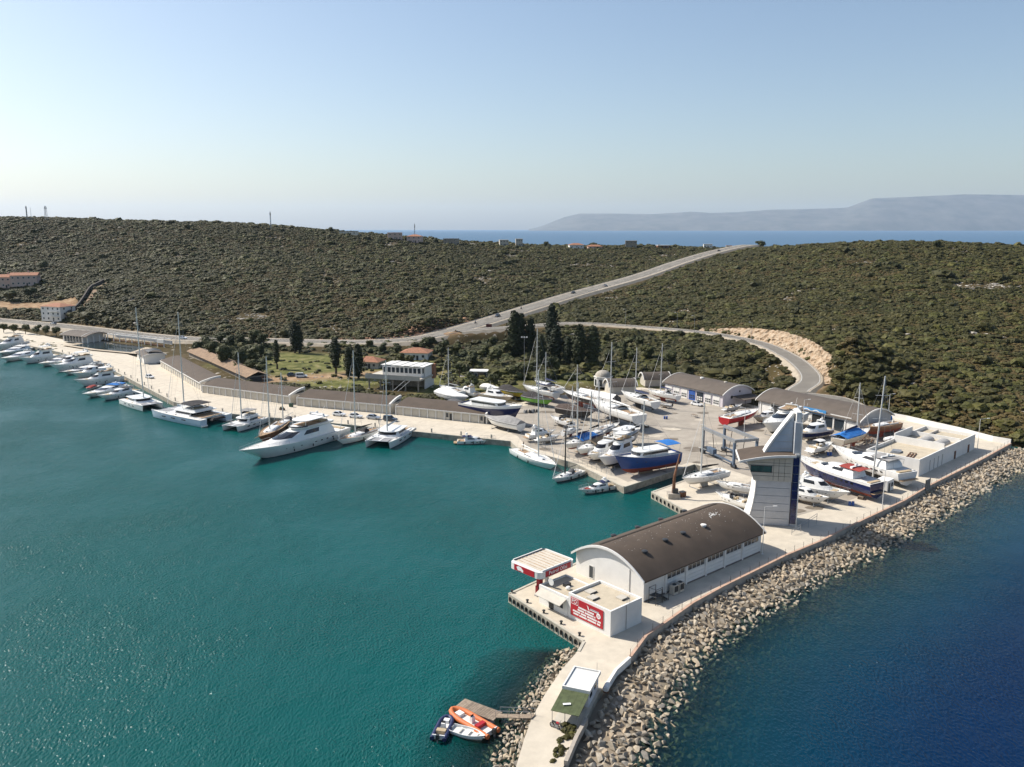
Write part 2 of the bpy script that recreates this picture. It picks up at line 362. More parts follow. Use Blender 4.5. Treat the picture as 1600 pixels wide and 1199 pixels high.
def side(P):   # >0 on the open-sea side of the breakwater
    L = np.array(BW); best = np.full(len(P), 1e9); s = np.zeros(len(P))
    for a, c in zip(L[:-1], L[1:]):
        e = c-a; t = np.clip(((P-a) @ e)/(e @ e), 0, 1); q = a + t[:, None]*e; ds = np.hypot(*(P-q).T); cr = e[0]*(P[:, 1]-a[1]) - e[1]*(P[:, 0]-a[0])
        k = ds < best - 1e-6; best[k] = ds[k]; s[k] = np.sign(-cr[k])
    return s
sdn = side(WP)
near = (WP[:, 1] < 300) & (WP[:, 0] > -60)
depth = np.where(sdn > 0, -rub_z(d), np.where((d2 < 12) & (WP[:, 1] < 112), d2*0.55 - 2.4, 9.0))
depth = np.where(near, np.clip(depth, 0.02, 9), 9)
nzv = np.array([fbm(x, y, 0.12, 3) for x, y in WP])
clear = np.where(near & (depth < 8.9), np.clip((np.exp(-np.maximum(depth + nzv*1.2, 0)*0.20) - 0.22)/0.78, 0, 1), 0)
outer = np.where((sdn > 0) & (WP[:, 0] > -20) & (WP[:, 1] < 300), sstep(d, 4, 44)*0.55+0.45, 0.0)
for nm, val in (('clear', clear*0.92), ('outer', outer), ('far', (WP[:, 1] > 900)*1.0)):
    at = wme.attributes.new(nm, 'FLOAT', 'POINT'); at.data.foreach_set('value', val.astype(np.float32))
tag(link('sea', wme), 'teal harbour water and open sea', kind='structure')
# sea bed under the clear strips
def bed_material():
    m = mat('sea_bed', (0.03, 0.05, 0.04), 0.95, 0.3, 0.15); n = m.node_tree.nodes; l = m.node_tree.links; b = n['Principled BSDF']; old = b.inputs['Base Color'].links[0].from_socket
    g = n.new('ShaderNodeNewGeometry'); sp = n.new('ShaderNodeSeparateXYZ'); l.new(g.outputs['Position'], sp.inputs[0]); r = n.new('ShaderNodeMapRange'); r.inputs[1].default_value = -0.3; r.inputs[2].default_value = 0.25; l.new(sp.outputs[2], r.inputs[0])
    x = n.new('ShaderNodeMix'); x.data_type = 'RGBA'; l.new(r.outputs[0], x.inputs[0]); l.new(old, x.inputs[6]); x.inputs[7].default_value = (0.24, 0.195, 0.14, 1); l.new(x.outputs[2], b.inputs['Base Color']); return m
bme, BP, _ = grid_mesh('sea_bed', np.arange(-40, 250, 3.0), np.arange(20, 260, 3.0), lambda P: np.full(len(P), -7.0), [bed_material()])
bd, bd2, bins = rubble(BP); bs = side(BP)
bz = np.where(bs > 0, np.maximum(rub_z(bd) - 0.12, -7), np.where((bd2 < 14) & (BP[:, 1] < 113), np.maximum(0.5-bd2*0.55, -7), -7)); bz = np.where(bins, 0.3, bz); bz = np.where(BP[:, 1] > 226, -7, bz)
co = np.c_[BP, bz]; bme.vertices.foreach_set('co', co.ravel()); bme.update()
tag(link('sea_bed', bme), 'dark sea bed falling away from the breakwater', kind='structure')

# ------------------------------------------------------------------ far coast across the strait
def far_coast():
    me = MB(); prof = [(830,358),(850,352),(880,340),(905,334),(960,334),(1020,335),(1080,331),(1110,333),(1150,332),(1200,328),(1260,327),(1320,325),(1360,310),(1420,308),(1500,304),(1600,305),(1700,308),(1800,315),(1900,330),(2000,352)]
    D = 25000.0; cols = np.linspace(826, 2000, 150); rings = []
    py = np.interp(cols, [p[0] for p in prof], [p[1] for p in prof])
    for c, y in zip(cols, py):
        top = max(T(c, y, D).z, 2); x0 = T(c, 359.5, D).x; r = []
        for k in range(11):
            f = k/10; yy = D - 2600 + f*2600; zz = top*(f**0.8); xx = x0*yy/D
            n_ = fbm(xx*0.0011, yy*0.0011, 1.0, 5)
            r.append((xx, yy + 260*n_*f, max(zz*(1 + 0.55*n_*(1-f)), -4) if 0 < k < 10 else (zz if k else -6)))
        r += [(x0*1.1, D+2500, -6)]
        rings.append(r)
    me.loft(rings, closed=False)
    o = me.build('far_hills', mat('far_scrub', (0.07, 0.07, 0.055), 0.95, 0.3, 0.0022, col2=(0.13, 0.12, 0.10)), smooth=True)
    tag(o, 'blue hazy mountains across the water', kind='structure')
far_coast()

# ------------------------------------------------------------------ quays and yard slab
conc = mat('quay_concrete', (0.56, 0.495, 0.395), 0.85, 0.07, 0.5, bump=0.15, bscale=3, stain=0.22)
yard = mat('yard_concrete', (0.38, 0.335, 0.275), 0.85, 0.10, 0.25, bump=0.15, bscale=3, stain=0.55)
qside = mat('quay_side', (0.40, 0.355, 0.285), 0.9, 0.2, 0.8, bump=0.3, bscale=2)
mb = MB()
from mathutils.geometry import tessellate_polygon
def sheet(mb, poly, z, mi=0):
    P = [Vector((p[0], p[1], z)) for p in poly]; tr = tessellate_polygon([P]); fs = []
    for t in tr:
        a, b, c = (P[i] for i in t); fs.append(t if (b-a).cross(c-a).z > 0 else t[::-1])
    mb.add(P, fs, mi)
sheet(mb, PLATFORM, QZ, 0)
n = len(PLATFORM)
ar = sum(PLATFORM[i][0]*PLATFORM[(i+1) % n][1] - PLATFORM[(i+1) % n][0]*PLATFORM[i][1] for i in range(n))
for i in range(n):
    a, b = PLATFORM[i], PLATFORM[(i+1) % n]
    if ar < 0: a, b = b, a
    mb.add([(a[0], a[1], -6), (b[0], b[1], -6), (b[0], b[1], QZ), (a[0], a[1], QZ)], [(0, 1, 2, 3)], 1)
quay = tag(mb.build('quay', [conc, qside]), 'pale concrete quay and breakwater platform', kind='structure')
mb = MB()
YARD = [(1.5,231,0),(4,219,0),(17.5,205.5,0),(27.2,187,0),(45,203.5,0),(52,199.5,0),(58,190,0),(47,176,0),(58,163,0),(72,172,0),(97,193,0),(97,206,0),(118,232,0),(116,254,0),(104,259,0),(83,265,0),(70,287,0),(49,301,0),(22,289,0),(-4,264,0),(-7,246,0)]
sheet(mb, YARD, QZ + 0.006)
tag(mb.build('boatyard_floor', yard), 'stained concrete floor of the boatyard', kind='structure')
# expansion joints in the quay floor
jm = mat('joint', (0.26, 0.23, 0.19), 0.9, 0)
mb = MB()
E = WATER_EDGE[1:8]
def along(line, step):
    out = []; acc = 0
    for a, b in zip(line[:-1], line[1:]):
        a, b = Vector(a), Vector(b); L = (b-a).length; d = (b-a).normalized(); t = step - acc if acc else 0
        while t <= L: out.append((a + d*t, d)); t += step
        acc = (L - (t - step)) if t > L else 0
    return out
for p, d in along(E, 6.0):
    nrm = Vector((-d.y, d.x, 0)); 
    if nrm.y < 0: nrm = -nrm
    q = p + nrm*0.4; r = p + nrm*(15 if p.x < -100 else 13); mb.box((*((q+r)/2).xy, QZ+0.004), ((r-q).length, 0.06, 0.004), math.atan2(nrm.y, nrm.x))
for off in (0.8, 7.5):
    for a, b in zip(E[:-1], E[1:]):
        a, b = Vector(a), Vector(b); d = (b-a).normalized(); nrm = Vector((-d.y, d.x, 0)); nrm = -nrm if nrm.y < 0 else nrm
        c = (a+b)/2 + nrm*off; mb.box((c.x, c.y, QZ+0.008), ((b-a).length-0.5, 0.06, 0.004), math.atan2(d.y, d.x))
mb.build('joint_line', jm, quay)
# coping along the water edge
mb = MB()
for a, b in zip(WATER_EDGE[1:-1], WATER_EDGE[2:]):
    a, b = Vector(a), Vector(b); d = (b-a); nrm = Vector((d.y, -d.x, 0)).normalized(); c = (a+b)/2 - nrm*0.18
    mb.box((c.x, c.y, QZ + 0.03), (d.length - 0.1, 0.42, 0.14), math.atan2(d.y, d.x))
mb.build('coping', mat('coping', (0.5, 0.46, 0.38), 0.9, 0.1, 0.7), quay)

# ------------------------------------------------------------------ roads
asph = mat('road_asphalt', (0.40, 0.37, 0.325), 0.9, 0.08, 0.12, stain=0.15, bump=0.1, bscale=4)
paint = mat('road_paint', (0.7, 0.69, 0.65), 0.7, 0.1, 1.0)
shoulder = mat('road_shoulder', (0.38, 0.325, 0.25), 0.95, 0.12, 0.4)
def ribbon(mb, line, o0, o1, dz=0.0, mi=0, dash=None):
    L = [Vector(p) for p in line]; n = len(L); ring = []
    for i, p in enumerate(L):
        d = (L[min(i+1, n-1)] - L[max(i-1, 0)]); nr = Vector((-d.y, d.x, 0)).normalized()
        ring.append((p + nr*o0 + Vector((0, 0, dz)), p + nr*o1 + Vector((0, 0, dz))))
    for i in range(n-1):
        mb.add([ring[i][0], ring[i+1][0], ring[i+1][1], ring[i][1]], [(3, 2, 1, 0) if o1 > o0 else (0, 1, 2, 3)], mi)
def road(name, line, w, label, sh):
    mb = MB(); ribbon(mb, line, -w-sh, w+sh, 0.0, 1)
    for q in (-1, 1):
        L = [Vector(p) for p in line]
        for i in range(len(L)-1):
            e = []
            for j in (i, i+1):
                d = L[min(j+1, len(L)-1)] - L[max(j-1, 0)]; nr = Vector((-d.y, d.x, 0)).normalized()*q; e += [L[j] + nr*(w+sh), L[j] + nr*(w+sh+2.2) - Vector((0, 0, 1.6))]
            mb.add([e[0], e[1], e[3], e[2]], [(0, 1, 2, 3) if q > 0 else (3, 2, 1, 0)], 1); ribbon(mb, line, -w, w, 0.02, 0)
    for o in (-w+0.3, w-0.3): ribbon(mb, line, o-0.09, o+0.09, 0.03, 2)
    for i in range(0, len(line)-1 if w > 4 else 0, 2): ribbon(mb, line[i:i+2], -0.08, 0.08, 0.03, 2)
    return tag(mb.build(name, [asph, shoulder, paint]), label, kind='structure')
def lift(line, dz): return [(x, y, z+dz) for x, y, z in line]
road('road', lift(ROAD_MAIN, 0.9), 5.4, 'coast road climbing over the hill', 2.4)
road('road', lift(ROAD_BRANCH, 0.5), 3.4, 'side road curving down to the boatyard', 0.7)
# ------------------------------------------------------------------ foliage
import bmesh
def leaf_mat(name, c1, c2, objv=0.3, scale=0.9):
    m = bpy.data.materials.new(name); m.use_nodes = True; n = m.node_tree.nodes; l = m.node_tree.links; b = n['Principled BSDF']
    b.inputs['Roughness'].default_value = 0.7; b.inputs['Specular IOR Level'].default_value = 0.25
    oi = n.new('ShaderNodeObjectInfo'); tc = n.new('ShaderNodeNewGeometry')
    big = n.new('ShaderNodeTexNoise'); big.inputs['Scale'].default_value = 0.02; big.inputs['Detail'].default_value = 4; l.new(tc.outputs['Position'], big.inputs['Vector'])
    nz = n.new('ShaderNodeTexNoise'); nz.inputs['Scale'].default_value = scale; nz.inputs['Detail'].default_value = 3; l.new(tc.outputs['Position'], nz.inputs['Vector'])
    ad = n.new('ShaderNodeMath'); ad.operation = 'ADD'; l.new(oi.outputs['Random'], ad.inputs[0]); l.new(big.outputs['Fac'], ad.inputs[1])
    sb = n.new('ShaderNodeMath'); sb.operation = 'MULTIPLY_ADD'; l.new(ad.outputs[0], sb.inputs[0]); sb.inputs[1].default_value = 0.9; sb.inputs[2].default_value = -0.4
    mx = n.new('ShaderNodeMix'); mx.data_type = 'RGBA'; l.new(sb.outputs[0], mx.inputs[0]); mx.inputs[6].default_value = (*c1, 1); mx.inputs[7].default_value = (*c2, 1)
    hs = n.new('ShaderNodeHueSaturation'); mr = n.new('ShaderNodeMapRange'); mr.inputs[1].default_value = 0.3; mr.inputs[2].default_value = 0.7; mr.inputs[3].default_value = 1-objv; mr.inputs[4].default_value = 1+objv
    l.new(nz.outputs['Fac'], mr.inputs[0]); l.new(mr.outputs[0], hs.inputs['Value']); l.new(mx.outputs[2], hs.inputs['Color']); l.new(hs.outputs[0], b.inputs['Base Color'])
    return m
M_maquis = leaf_mat('maquis_leaf', (0.029, 0.029, 0.0055), (0.058, 0.051, 0.011), 0.28)
M_dry = leaf_mat('dry_scrub', (0.060, 0.045, 0.013), (0.096, 0.069, 0.022), 0.28)
M_maquis2 = leaf_mat('maquis_leaf_green', (0.040, 0.044, 0.008), (0.08, 0.074, 0.016), 0.32)
M_tree = leaf_mat('tree_leaf', (0.028, 0.036, 0.010), (0.072, 0.072, 0.020), 0.32)
M_cyp = leaf_mat('cypress_leaf', (0.014, 0.021, 0.008), (0.034, 0.040, 0.013), 0.3)
M_bare = leaf_mat('bare_twig', (0.10, 0.06, 0.045), (0.15, 0.09, 0.06), 0.25)
M_bark = mat('bark', (0.10, 0.075, 0.05), 0.95, 0.2, 3)
def leaf_quads(mb, c, r, n, size, rnd, flat=0.8, mi=0):
    for _ in range(n):
        while True:
            p = Vector((rnd.uniform(-1, 1), rnd.uniform(-1, 1), rnd.uniform(-1, 1)))
            if 0.35 < p.length < 1: break
        q = Vector((c[0] + p.x*r[0], c[1] + p.y*r[1], c[2] + p.z*r[2]))
        nr = (p + Vector((rnd.uniform(-.7, .7), rnd.uniform(-.7, .7), rnd.uniform(-.2, .9)))).normalized(); a = nr.orthogonal().normalized(); a.rotate(Matrix.Rotation(rnd.uniform(0, 6.28), 3, nr)); b = nr.cross(a)
        s = size*rnd.uniform(0.6, 1.3)
        mb.add([q - a*s, q + b*s*0.6 + nr*s*0.15, q + a*s, q - b*s*0.6], [(0, 1, 2, 3)], mi)
def blob(mb, c, r, rnd, sub=2, amp=0.28, mi=0):
    bm = bmesh.new(); bmesh.ops.create_icosphere(bm, subdivisions=sub, radius=1.0); off = Vector((rnd.uniform(-50, 50),)*3)
    P = []
    for v in bm.verts:
        k = 1 + amp*2*mnoise.noise(v.co*1.6 + off) + amp*mnoise.noise(v.co*4 + off); P.append((c[0]+v.co.x*r[0]*k, c[1]+v.co.y*r[1]*k, c[2]+v.co.z*r[2]*k))
    mb.add(P, [[v.index for v in f.verts] for f in bm.faces], mi); bm.free()
def bush_mesh(seed, m):
    rnd = random.Random(seed); mb = MB()
    for i in range(rnd.randint(3, 5)):
        c = (rnd.uniform(-.5, .5), rnd.uniform(-.5, .5), rnd.uniform(.2, .5)); s = rnd.uniform(.35, .62); r = (s, s, s*rnd.uniform(.6, .85))
        blob(mb, c, r, rnd, 2, 0.3); leaf_quads(mb, c, [x*1.15 for x in r], 95, 0.075, rnd)
    return mb.data('bush', m, True)
def rock_data(seed, m, name='rock'):
    rnd = random.Random(seed); bm = bmesh.new(); s = (1, rnd.uniform(.65, .95), rnd.uniform(.5, .8))
    for i in range(11):
        v = Vector((rnd.gauss(0, 1), rnd.gauss(0, 1), rnd.gauss(0, 1))).normalized()*rnd.uniform(.42, .54); bm.verts.new((v.x*s[0], v.y*s[1], v.z*s[2]))
    bmesh.ops.convex_hull(bm, input=bm.verts); bmesh.ops.delete(bm, geom=[v for v in bm.verts if not v.link_faces], context='VERTS')
    me = bpy.data.meshes.new(name); bm.to_mesh(me); bm.free(); me.materials.append(m); return me

def scatter(name, pts, scl, rot, var, protos, label, parent=None):
    """one mass of plants or stones: instances of a few shapes on points"""
    col = bpy.data.collections.new(name + '_shapes')
    for i, me in enumerate(protos): o = bpy.data.objects.new('%s_shape_%02d' % (name, i), me); col.objects.link(o)
    me = bpy.data.meshes.new(name); me.vertices.add(len(pts)); me.vertices.foreach_set('co', np.asarray(pts, np.float32).ravel())
    for nm, v, ty in (('scl', scl, 'FLOAT_VECTOR'), ('rot', rot, 'FLOAT'), ('var', var, 'INT')):
        a = me.attributes.new(nm, ty, 'POINT'); a.data.foreach_set('vector' if ty == 'FLOAT_VECTOR' else 'value', np.asarray(v, np.int32 if ty == 'INT' else np.float32).ravel())
    o = link(name, me, parent); ng = bpy.data.node_groups.new(name, 'GeometryNodeTree')
    ng.interface.new_socket('Geometry', in_out='INPUT', socket_type='NodeSocketGeometry'); ng.interface.new_socket('Geometry', in_out='OUTPUT', socket_type='NodeSocketGeometry')
    N = ng.nodes; L = ng.links; gi = N.new('NodeGroupInput'); go = N.new('NodeGroupOutput'); ip = N.new('GeometryNodeInstanceOnPoints'); ci = N.new('GeometryNodeCollectionInfo')
    ci.inputs['Collection'].default_value = col; ci.inputs['Separate Children'].default_value = True; ci.inputs['Reset Children'].default_value = True
    def at(nm, ty):
        x = N.new('GeometryNodeInputNamedAttribute'); x.data_type = ty; x.inputs[0].default_value = nm; return x.outputs[0]
    cx = N.new('ShaderNodeCombineXYZ'); L.new(at('rot', 'FLOAT'), cx.inputs[2]); e2r = N.new('FunctionNodeEulerToRotation'); L.new(cx.outputs[0], e2r.inputs[0])
    L.new(gi.outputs[0], ip.inputs['Points']); L.new(ci.outputs[0], ip.inputs['Instance']); ip.inputs['Pick Instance'].default_value = True
    L.new(at('var', 'INT'), ip.inputs['Instance Index']); L.new(e2r.outputs[0], ip.inputs['Rotation']); L.new(at('scl', 'FLOAT_VECTOR'), ip.inputs['Scale']); L.new(ip.outputs[0], go.inputs[0])
    md = o.modifiers.new('scatter', 'NODES'); md.node_group = ng
    return tag(o, label, kind='stuff')

# ------------------------------------------------------------------ maquis on the hills
st = 1.6
gx, gy = np.meshgrid(np.arange(-700, 560, st), np.arange(215, 960, st)); P = np.c_[gx.ravel(), gy.ravel()] + rng.uniform(-st*.5, st*.5, (gx.size, 2))
P = P[np.abs(P[:, 0]) < P[:, 1]*0.66 + 60]
BARE = [[(-335,495),(-170,420),(-60,402),(-28,392),(-4,372),(4,345),(20,330),(46,328),(70,305),(76,284),(60,250),(-160,330),(-280,470)]]
k = ~inside(P, PLATFORM); d, _ = seg_dist(P, PLATFORM+[PLATFORM[0]]); k &= d > 3.5
for rd, wd in ((ROAD_MAIN, 10.5), (ROAD_BRANCH, 6.2)):
    d, _ = seg_dist(P, rd); k &= d > wd
    d, _ = seg_dist(P + np.array([0, 4.5]), rd); k &= d > wd
P = P[k]
for pl in GRASS + DIRT + BARE: P = P[~inside(P, pl)]
P = P[inside(P, LAND)]
nzv = np.array([fbm(x, y, 0.035, 4) for x, y in P]); nz2 = np.array([fbm(x+300, y, 0.012, 3) for x, y in P])
P2 = P; keep = (nzv + rng.uniform(-.12, .12, len(P))) < 0.24; P = P[keep]; nzv = nzv[keep]; nz2 = nz2[keep]
Z = ground(P)
ok = Z > 1.2; P, Z, nzv, nz2 = P[ok], Z[ok], nzv[ok], nz2[ok]
nzf = np.array([fbm(x*1.0+77, y, 0.11, 3) for x, y in P]); dry = (rng.random(len(P)) + nzf*0.9 + nz2*0.8) > 0.54
s = np.where(dry, rng.gamma(6, 0.13, len(P)) + 0.45, rng.gamma(6, 0.18, len(P))*np.clip(1.15 - nzf*0.9, .7, 1.6) + 0.5); s = np.where((~dry) & (rng.random(len(P)) < 0.03), s*1.7, s)
low = (P[:, 0] > 0) & (P[:, 0] < 150) & (P[:, 1] < 420); s = np.where(low, s*1.2, s)
hgt = s*np.where(dry, rng.uniform(.55, .8, len(P)), rng.uniform(.65, .95, len(P)))
protos = [bush_mesh(i, M_maquis if i < 4 else M_maquis2 if i < 6 else M_dry) for i in range(9)]
var = np.where(dry, rng.integers(6, 9, len(P)), np.where(rng.random(len(P)) < 0.18 + 0.5*nz2, rng.integers(4, 6, len(P)), rng.integers(0, 4, len(P))))
scatter('maquis', np.c_[P, Z-0.1], np.c_[s, s, hgt], rng.uniform(0, 6.28, len(P)), var, protos, 'dense olive and brown maquis scrub covering the hills')
# pale limestone between the bushes
M_lime = mat('limestone', (0.42, 0.385, 0.33), 0.95, 0.2, 0.8, objrand=0.2, bump=0.4, bscale=2)
Q = P2[~keep]; Q = Q[rng.random(len(Q)) < 0.33]; Zq = ground(Q); s = rng.gamma(3, 0.38, len(Q)) + 0.3
scatter('limestone_outcrop', np.c_[Q, Zq+0.05], np.c_[s*1.6, s, s*0.6], rng.uniform(0, 6.28, len(Q)), rng.integers(0, 6, len(Q)), [rock_data(100+i, M_lime) for i in range(6)], 'pale limestone outcrops between the bushes')

# ------------------------------------------------------------------ breakwater armour stones
def rock_mat():
    m = bpy.data.materials.new('armour_stone'); m.use_nodes = True; n = m.node_tree.nodes; l = m.node_tree.links; b = n['Principled BSDF']; b.inputs['Roughness'].default_value = 0.85
    b.inputs['Specular IOR Level'].default_value = 0.3
    g = n.new('ShaderNodeNewGeometry'); oi = n.new('ShaderNodeObjectInfo'); ad = n.new('ShaderNodeMath'); ad.operation = 'ADD'; l.new(g.outputs['Random Per Island'], ad.inputs[0]); l.new(oi.outputs['Random'], ad.inputs[1])
    fr = n.new('ShaderNodeMath'); fr.operation = 'FRACT'; l.new(ad.outputs[0], fr.inputs[0])
    r = n.new('ShaderNodeValToRGB'); e = r.color_ramp.elements
    e[0].position = 0.0; e[0].color = (0.345, 0.295, 0.225, 1); e[1].position = 1.0; e[1].color = (0.41, 0.355, 0.275, 1)
    for q, c in ((0.2, (0.395, 0.32, 0.22)), (0.4, (0.44, 0.38, 0.295)), (0.6, (0.31, 0.28, 0.235)), (0.8, (0.41, 0.32, 0.22))): x = e.new(q); x.color = (*c, 1)
    l.new(fr.outputs[0], r.inputs[0])
    nz = n.new('ShaderNodeTexNoise'); nz.inputs['Scale'].default_value = 2.5; nz.inputs['Detail'].default_value = 7; l.new(g.outputs['Position'], nz.inputs['Vector'])
    mr = n.new('ShaderNodeMapRange'); mr.inputs[1].default_value = .3; mr.inputs[2].default_value = .7; mr.inputs[3].default_value = .72; mr.inputs[4].default_value = 1.08; l.new(nz.outputs['Fac'], mr.inputs[0])
    hs = n.new('ShaderNodeHueSaturation'); l.new(mr.outputs[0], hs.inputs['Value']); l.new(r.outputs[0], hs.inputs['Color'])
    # wet, weed-grown band at and under the waterline
    sp = n.new('ShaderNodeSeparateXYZ'); l.new(g.outputs['Position'], sp.inputs[0]); wr = n.new('ShaderNodeMapRange'); wr.inputs[1].default_value = -0.4; wr.inputs[2].default_value = 0.12; l.new(sp.outputs[2], wr.inputs[0])
    mx = n.new('ShaderNodeMix'); mx.data_type = 'RGBA'; l.new(wr.outputs[0], mx.inputs[0]); mx.inputs[6].default_value = (0.11, 0.105, 0.048, 1); l.new(hs.outputs[0], mx.inputs[7]); l.new(mx.outputs[2], b.inputs['Base Color'])
    bp = n.new('ShaderNodeBump'); bp.inputs['Strength'].default_value = .5; bp.inputs['Distance'].default_value = .08; l.new(nz.outputs['Fac'], bp.inputs['Height']); l.new(bp.outputs[0], b.inputs['Normal'])
    return m
M_rock = rock_mat(); ROCKS = [rock_data(i, M_rock) for i in range(14)]
def dart(cands, rad):
    cell = {}; out = []
    for p, r in zip(cands, rad):
        kx, ky = int(p[0]//1.2), int(p[1]//1.2); good = True
        for i in range(kx-2, kx+3):
            for j in range(ky-2, ky+3):
                for q, rq in cell.get((i, j), ()):
                    if (p[0]-q[0])**2 + (p[1]-q[1])**2 < (0.60*(r+rq))**2: good = False; break
                if not good: break
            if not good: break
        if good: cell.setdefault((kx, ky), []).append((p, r)); out.append((p[0], p[1], r))
    return out
def armour(C, zfun, r0, r1):
    C = C[rng.permutation(len(C))]; rad = rng.uniform(r0, r1, len(C))**1.0; n1 = len(C)//3; rad[:n1] = rng.uniform((r0+r1)/2, r1, n1)
    st = dart(C, rad); A = np.array(st); z = zfun(A[:, :2]); return [(x, y, zz, r) for (x, y, r), zz in zip(st, z)]
C = np.c_[rng.uniform(-4, 172, 160000), rng.uniform(60, 225, 160000)]
d, d2, ins = rubble(C); k = (side(C) > 0) & (~ins) & (d < 18.5) & (d > 0.35); C = C[k]; C = C[np.abs(C[:, 0]) < C[:, 1]*0.64 + 14]
stones = armour(C, lambda Q: rub_z(rubble(Q)[0]), 0.28, 0.66)
C = np.c_[rng.uniform(-8, 11, 12000), rng.uniform(66, 111, 12000)]; d, d2, ins = rubble(C); k = (side(C) < 0) & (~ins) & (d2 < 4.6); C = C[k]
stones2 = armour(C, lambda Q: 1.05 - rubble(Q)[1]*0.40, 0.22, 0.48)
def rock_tf(x, y, z, r):
    S = 2*r*random.uniform(0.95, 1.25); return Vector((x, y, z + random.uniform(-.12, .22))), (random.uniform(-.5, .5), random.uniform(-.5, .5), random.uniform(0, 6.28)), (S, S*random.uniform(.75, 1), S*random.uniform(.7, 1))
def breakwater(name, stones, label, nmax):
    root = thing(name, label, 'breakwater', (30, 110, 0) if nmax > 100 else (2, 95, 0))
    off = root.location.copy(); vis = sorted([s for s in stones if s[2] > -0.05], key=lambda s: -s[3]/math.hypot(s[0], s[1], 60)); top = set(map(id, vis[:nmax])); rest = MB(); n = 0
    for s in stones:
        L, E, S = rock_tf(*s); me = random.choice(ROCKS)
        if id(s) in top:
            o = link('rock', me, root, L-off); o.rotation_euler = E; o.scale = S
        else:
            M = Matrix.Translation(L-off) @ (Matrix.Rotation(E[2], 4, 'Z') @ Matrix.Rotation(E[1], 4, 'Y') @ Matrix.Rotation(E[0], 4, 'X')) @ Matrix.Diagonal((*S, 1))
            rest.add([M @ v.co for v in me.vertices], [list(p.vertices) for p in me.polygons])
    if rest.v: tag(rest.build('rubble', M_rock, root), kind='stuff')
    return root
breakwater('breakwater', stones, 'long rubble slope of pale boulders below the sea wall', 298)
breakwater('rock_bank', stones2, 'narrow bank of boulders between the causeway and the harbour', 120)
bpy.data.objects['rock_bank']['category'] = 'rock bank'
print('STONES', len(stones), len(stones2), 'BUSHES', len(P))
# ------------------------------------------------------------------ buildings
WHITE = mat('white_render', (0.74, 0.72, 0.68), 0.8, 0.04, 0.5, stain=0.10)
CREAM = mat('cream_render', (0.66, 0.60, 0.50), 0.85, 0.05, 0.5, stain=0.15)
LILAC = mat('lilac_render', (0.60, 0.55, 0.58), 0.85, 0.05, 0.5, stain=0.1)
BROWN = mat('brown_roof', (0.088, 0.064, 0.046), 0.85, 0.10, 0.35, stain=0.35)
GREYR = mat('grey_roof', (0.11, 0.088, 0.07), 0.8, 0.1, 0.4, stain=0.2)
TRIM = mat('white_trim', (0.72, 0.70, 0.66), 0.6, 0.04, 1)
GLASS = mat('window_glass', (0.03, 0.04, 0.05), 0.12, 0.0, spec=0.6)
BLUEG = mat('blue_glass', (0.010, 0.018, 0.10), 0.12, 0.2, 0.7, spec=0.6)
GREENG = mat('green_glass', (0.05, 0.11, 0.10), 0.1, 0.25, 0.6, spec=0.6)
STEEL = mat('galvanised_steel', (0.34, 0.35, 0.36), 0.5, 0.1, 2, metal=0.5)
DARKM = mat('dark_metal', (0.035, 0.037, 0.04), 0.5, 0.1, 2)
BLUEP = mat('blue_paint', (0.03, 0.10, 0.36), 0.5, 0.1, 1)
TILE = mat('terracotta', (0.36, 0.165, 0.095), 0.9, 0.15, 1.2, bump=0.5, bscale=3)
OLDTILE = mat('old_tile', (0.30, 0.20, 0.125), 0.9, 0.2, 0.8, bump=0.5, bscale=3, stain=0.3)
RUST = mat('rust', (0.20, 0.09, 0.045), 0.8, 0.25, 2)
RED = mat('sign_red', (0.40, 0.018, 0.028), 0.45, 0.05, 1)
PINK = mat('pink_render', (0.62, 0.45, 0.38), 0.85, 0.06, 0.5)
BEIGE = mat('beige_panel', (0.50, 0.46, 0.39), 0.7, 0.06, 0.8)
ALU = mat('grey_cladding', (0.50, 0.51, 0.53), 0.45, 0.05, 0.6, metal=0.25)
ROOFC = mat('flat_roof', (0.50, 0.43, 0.32), 0.9, 0.08, 0.6, stain=0.3)
WOOD = mat('grey_wood', (0.27, 0.21, 0.155), 0.9, 0.18, 3)
GREENC = mat('green_sheet', (0.085, 0.105, 0.045), 0.85, 0.15, 1.5, stain=0.2)
STONE = mat('stone_wall', (0.36, 0.31, 0.25), 0.9, 0.2, 1.2, bump=0.5, bscale=2)
def at2(o, rz, x, y): return Vector((o[0] + x*math.cos(rz) - y*math.sin(rz), o[1] + x*math.sin(rz) + y*math.cos(rz), 0))
def ang(a, b): return math.atan2(b[1]-a[1], b[0]-a[0])
def part(parent, name, m, fn, smooth=False):
    mb = MB(); fn(mb); return mb.build(name, m, parent, smooth)
def bx(parent, name, m, c, d, **k): return part(parent, name, m, lambda b: b.box(c, d, **k))
def window(parent, x, y, z, w, h, axis='x', out=-1, glass=None, n=0, t=0.06):
    """pane proud of the wall with a frame round it; axis = the direction it runs in"""
    d = (w, t, h) if axis == 'x' else (t, w, h); off = out*t*0.5
    c = (x, y+off, z) if axis == 'x' else (x+off, y, z)
    g = bx(parent, 'window', glass or GLASS, c, d)
    if w*h > 0.8:
        def fr(b):
            o2 = out*t*0.6
            def pos(a, zz): return (x+a, y+off+o2, zz) if axis == 'x' else (x+off+o2, y+a, zz)
            e = 0.09
            for a in [-w/2, w/2] + [(-w/2 + w*(i+1)/(n+1)) for i in range(n)]: b.box(pos(a, z), (e, t, h+e) if axis == 'x' else (t, e, h+e))
            for zz in (z-h/2, z+h/2): b.box(pos(0, zz), (w-e, t*0.9, e) if axis == 'x' else (t*0.9, w-e, e))
        part(g, 'window_frame', TRIM, fr)
    return g
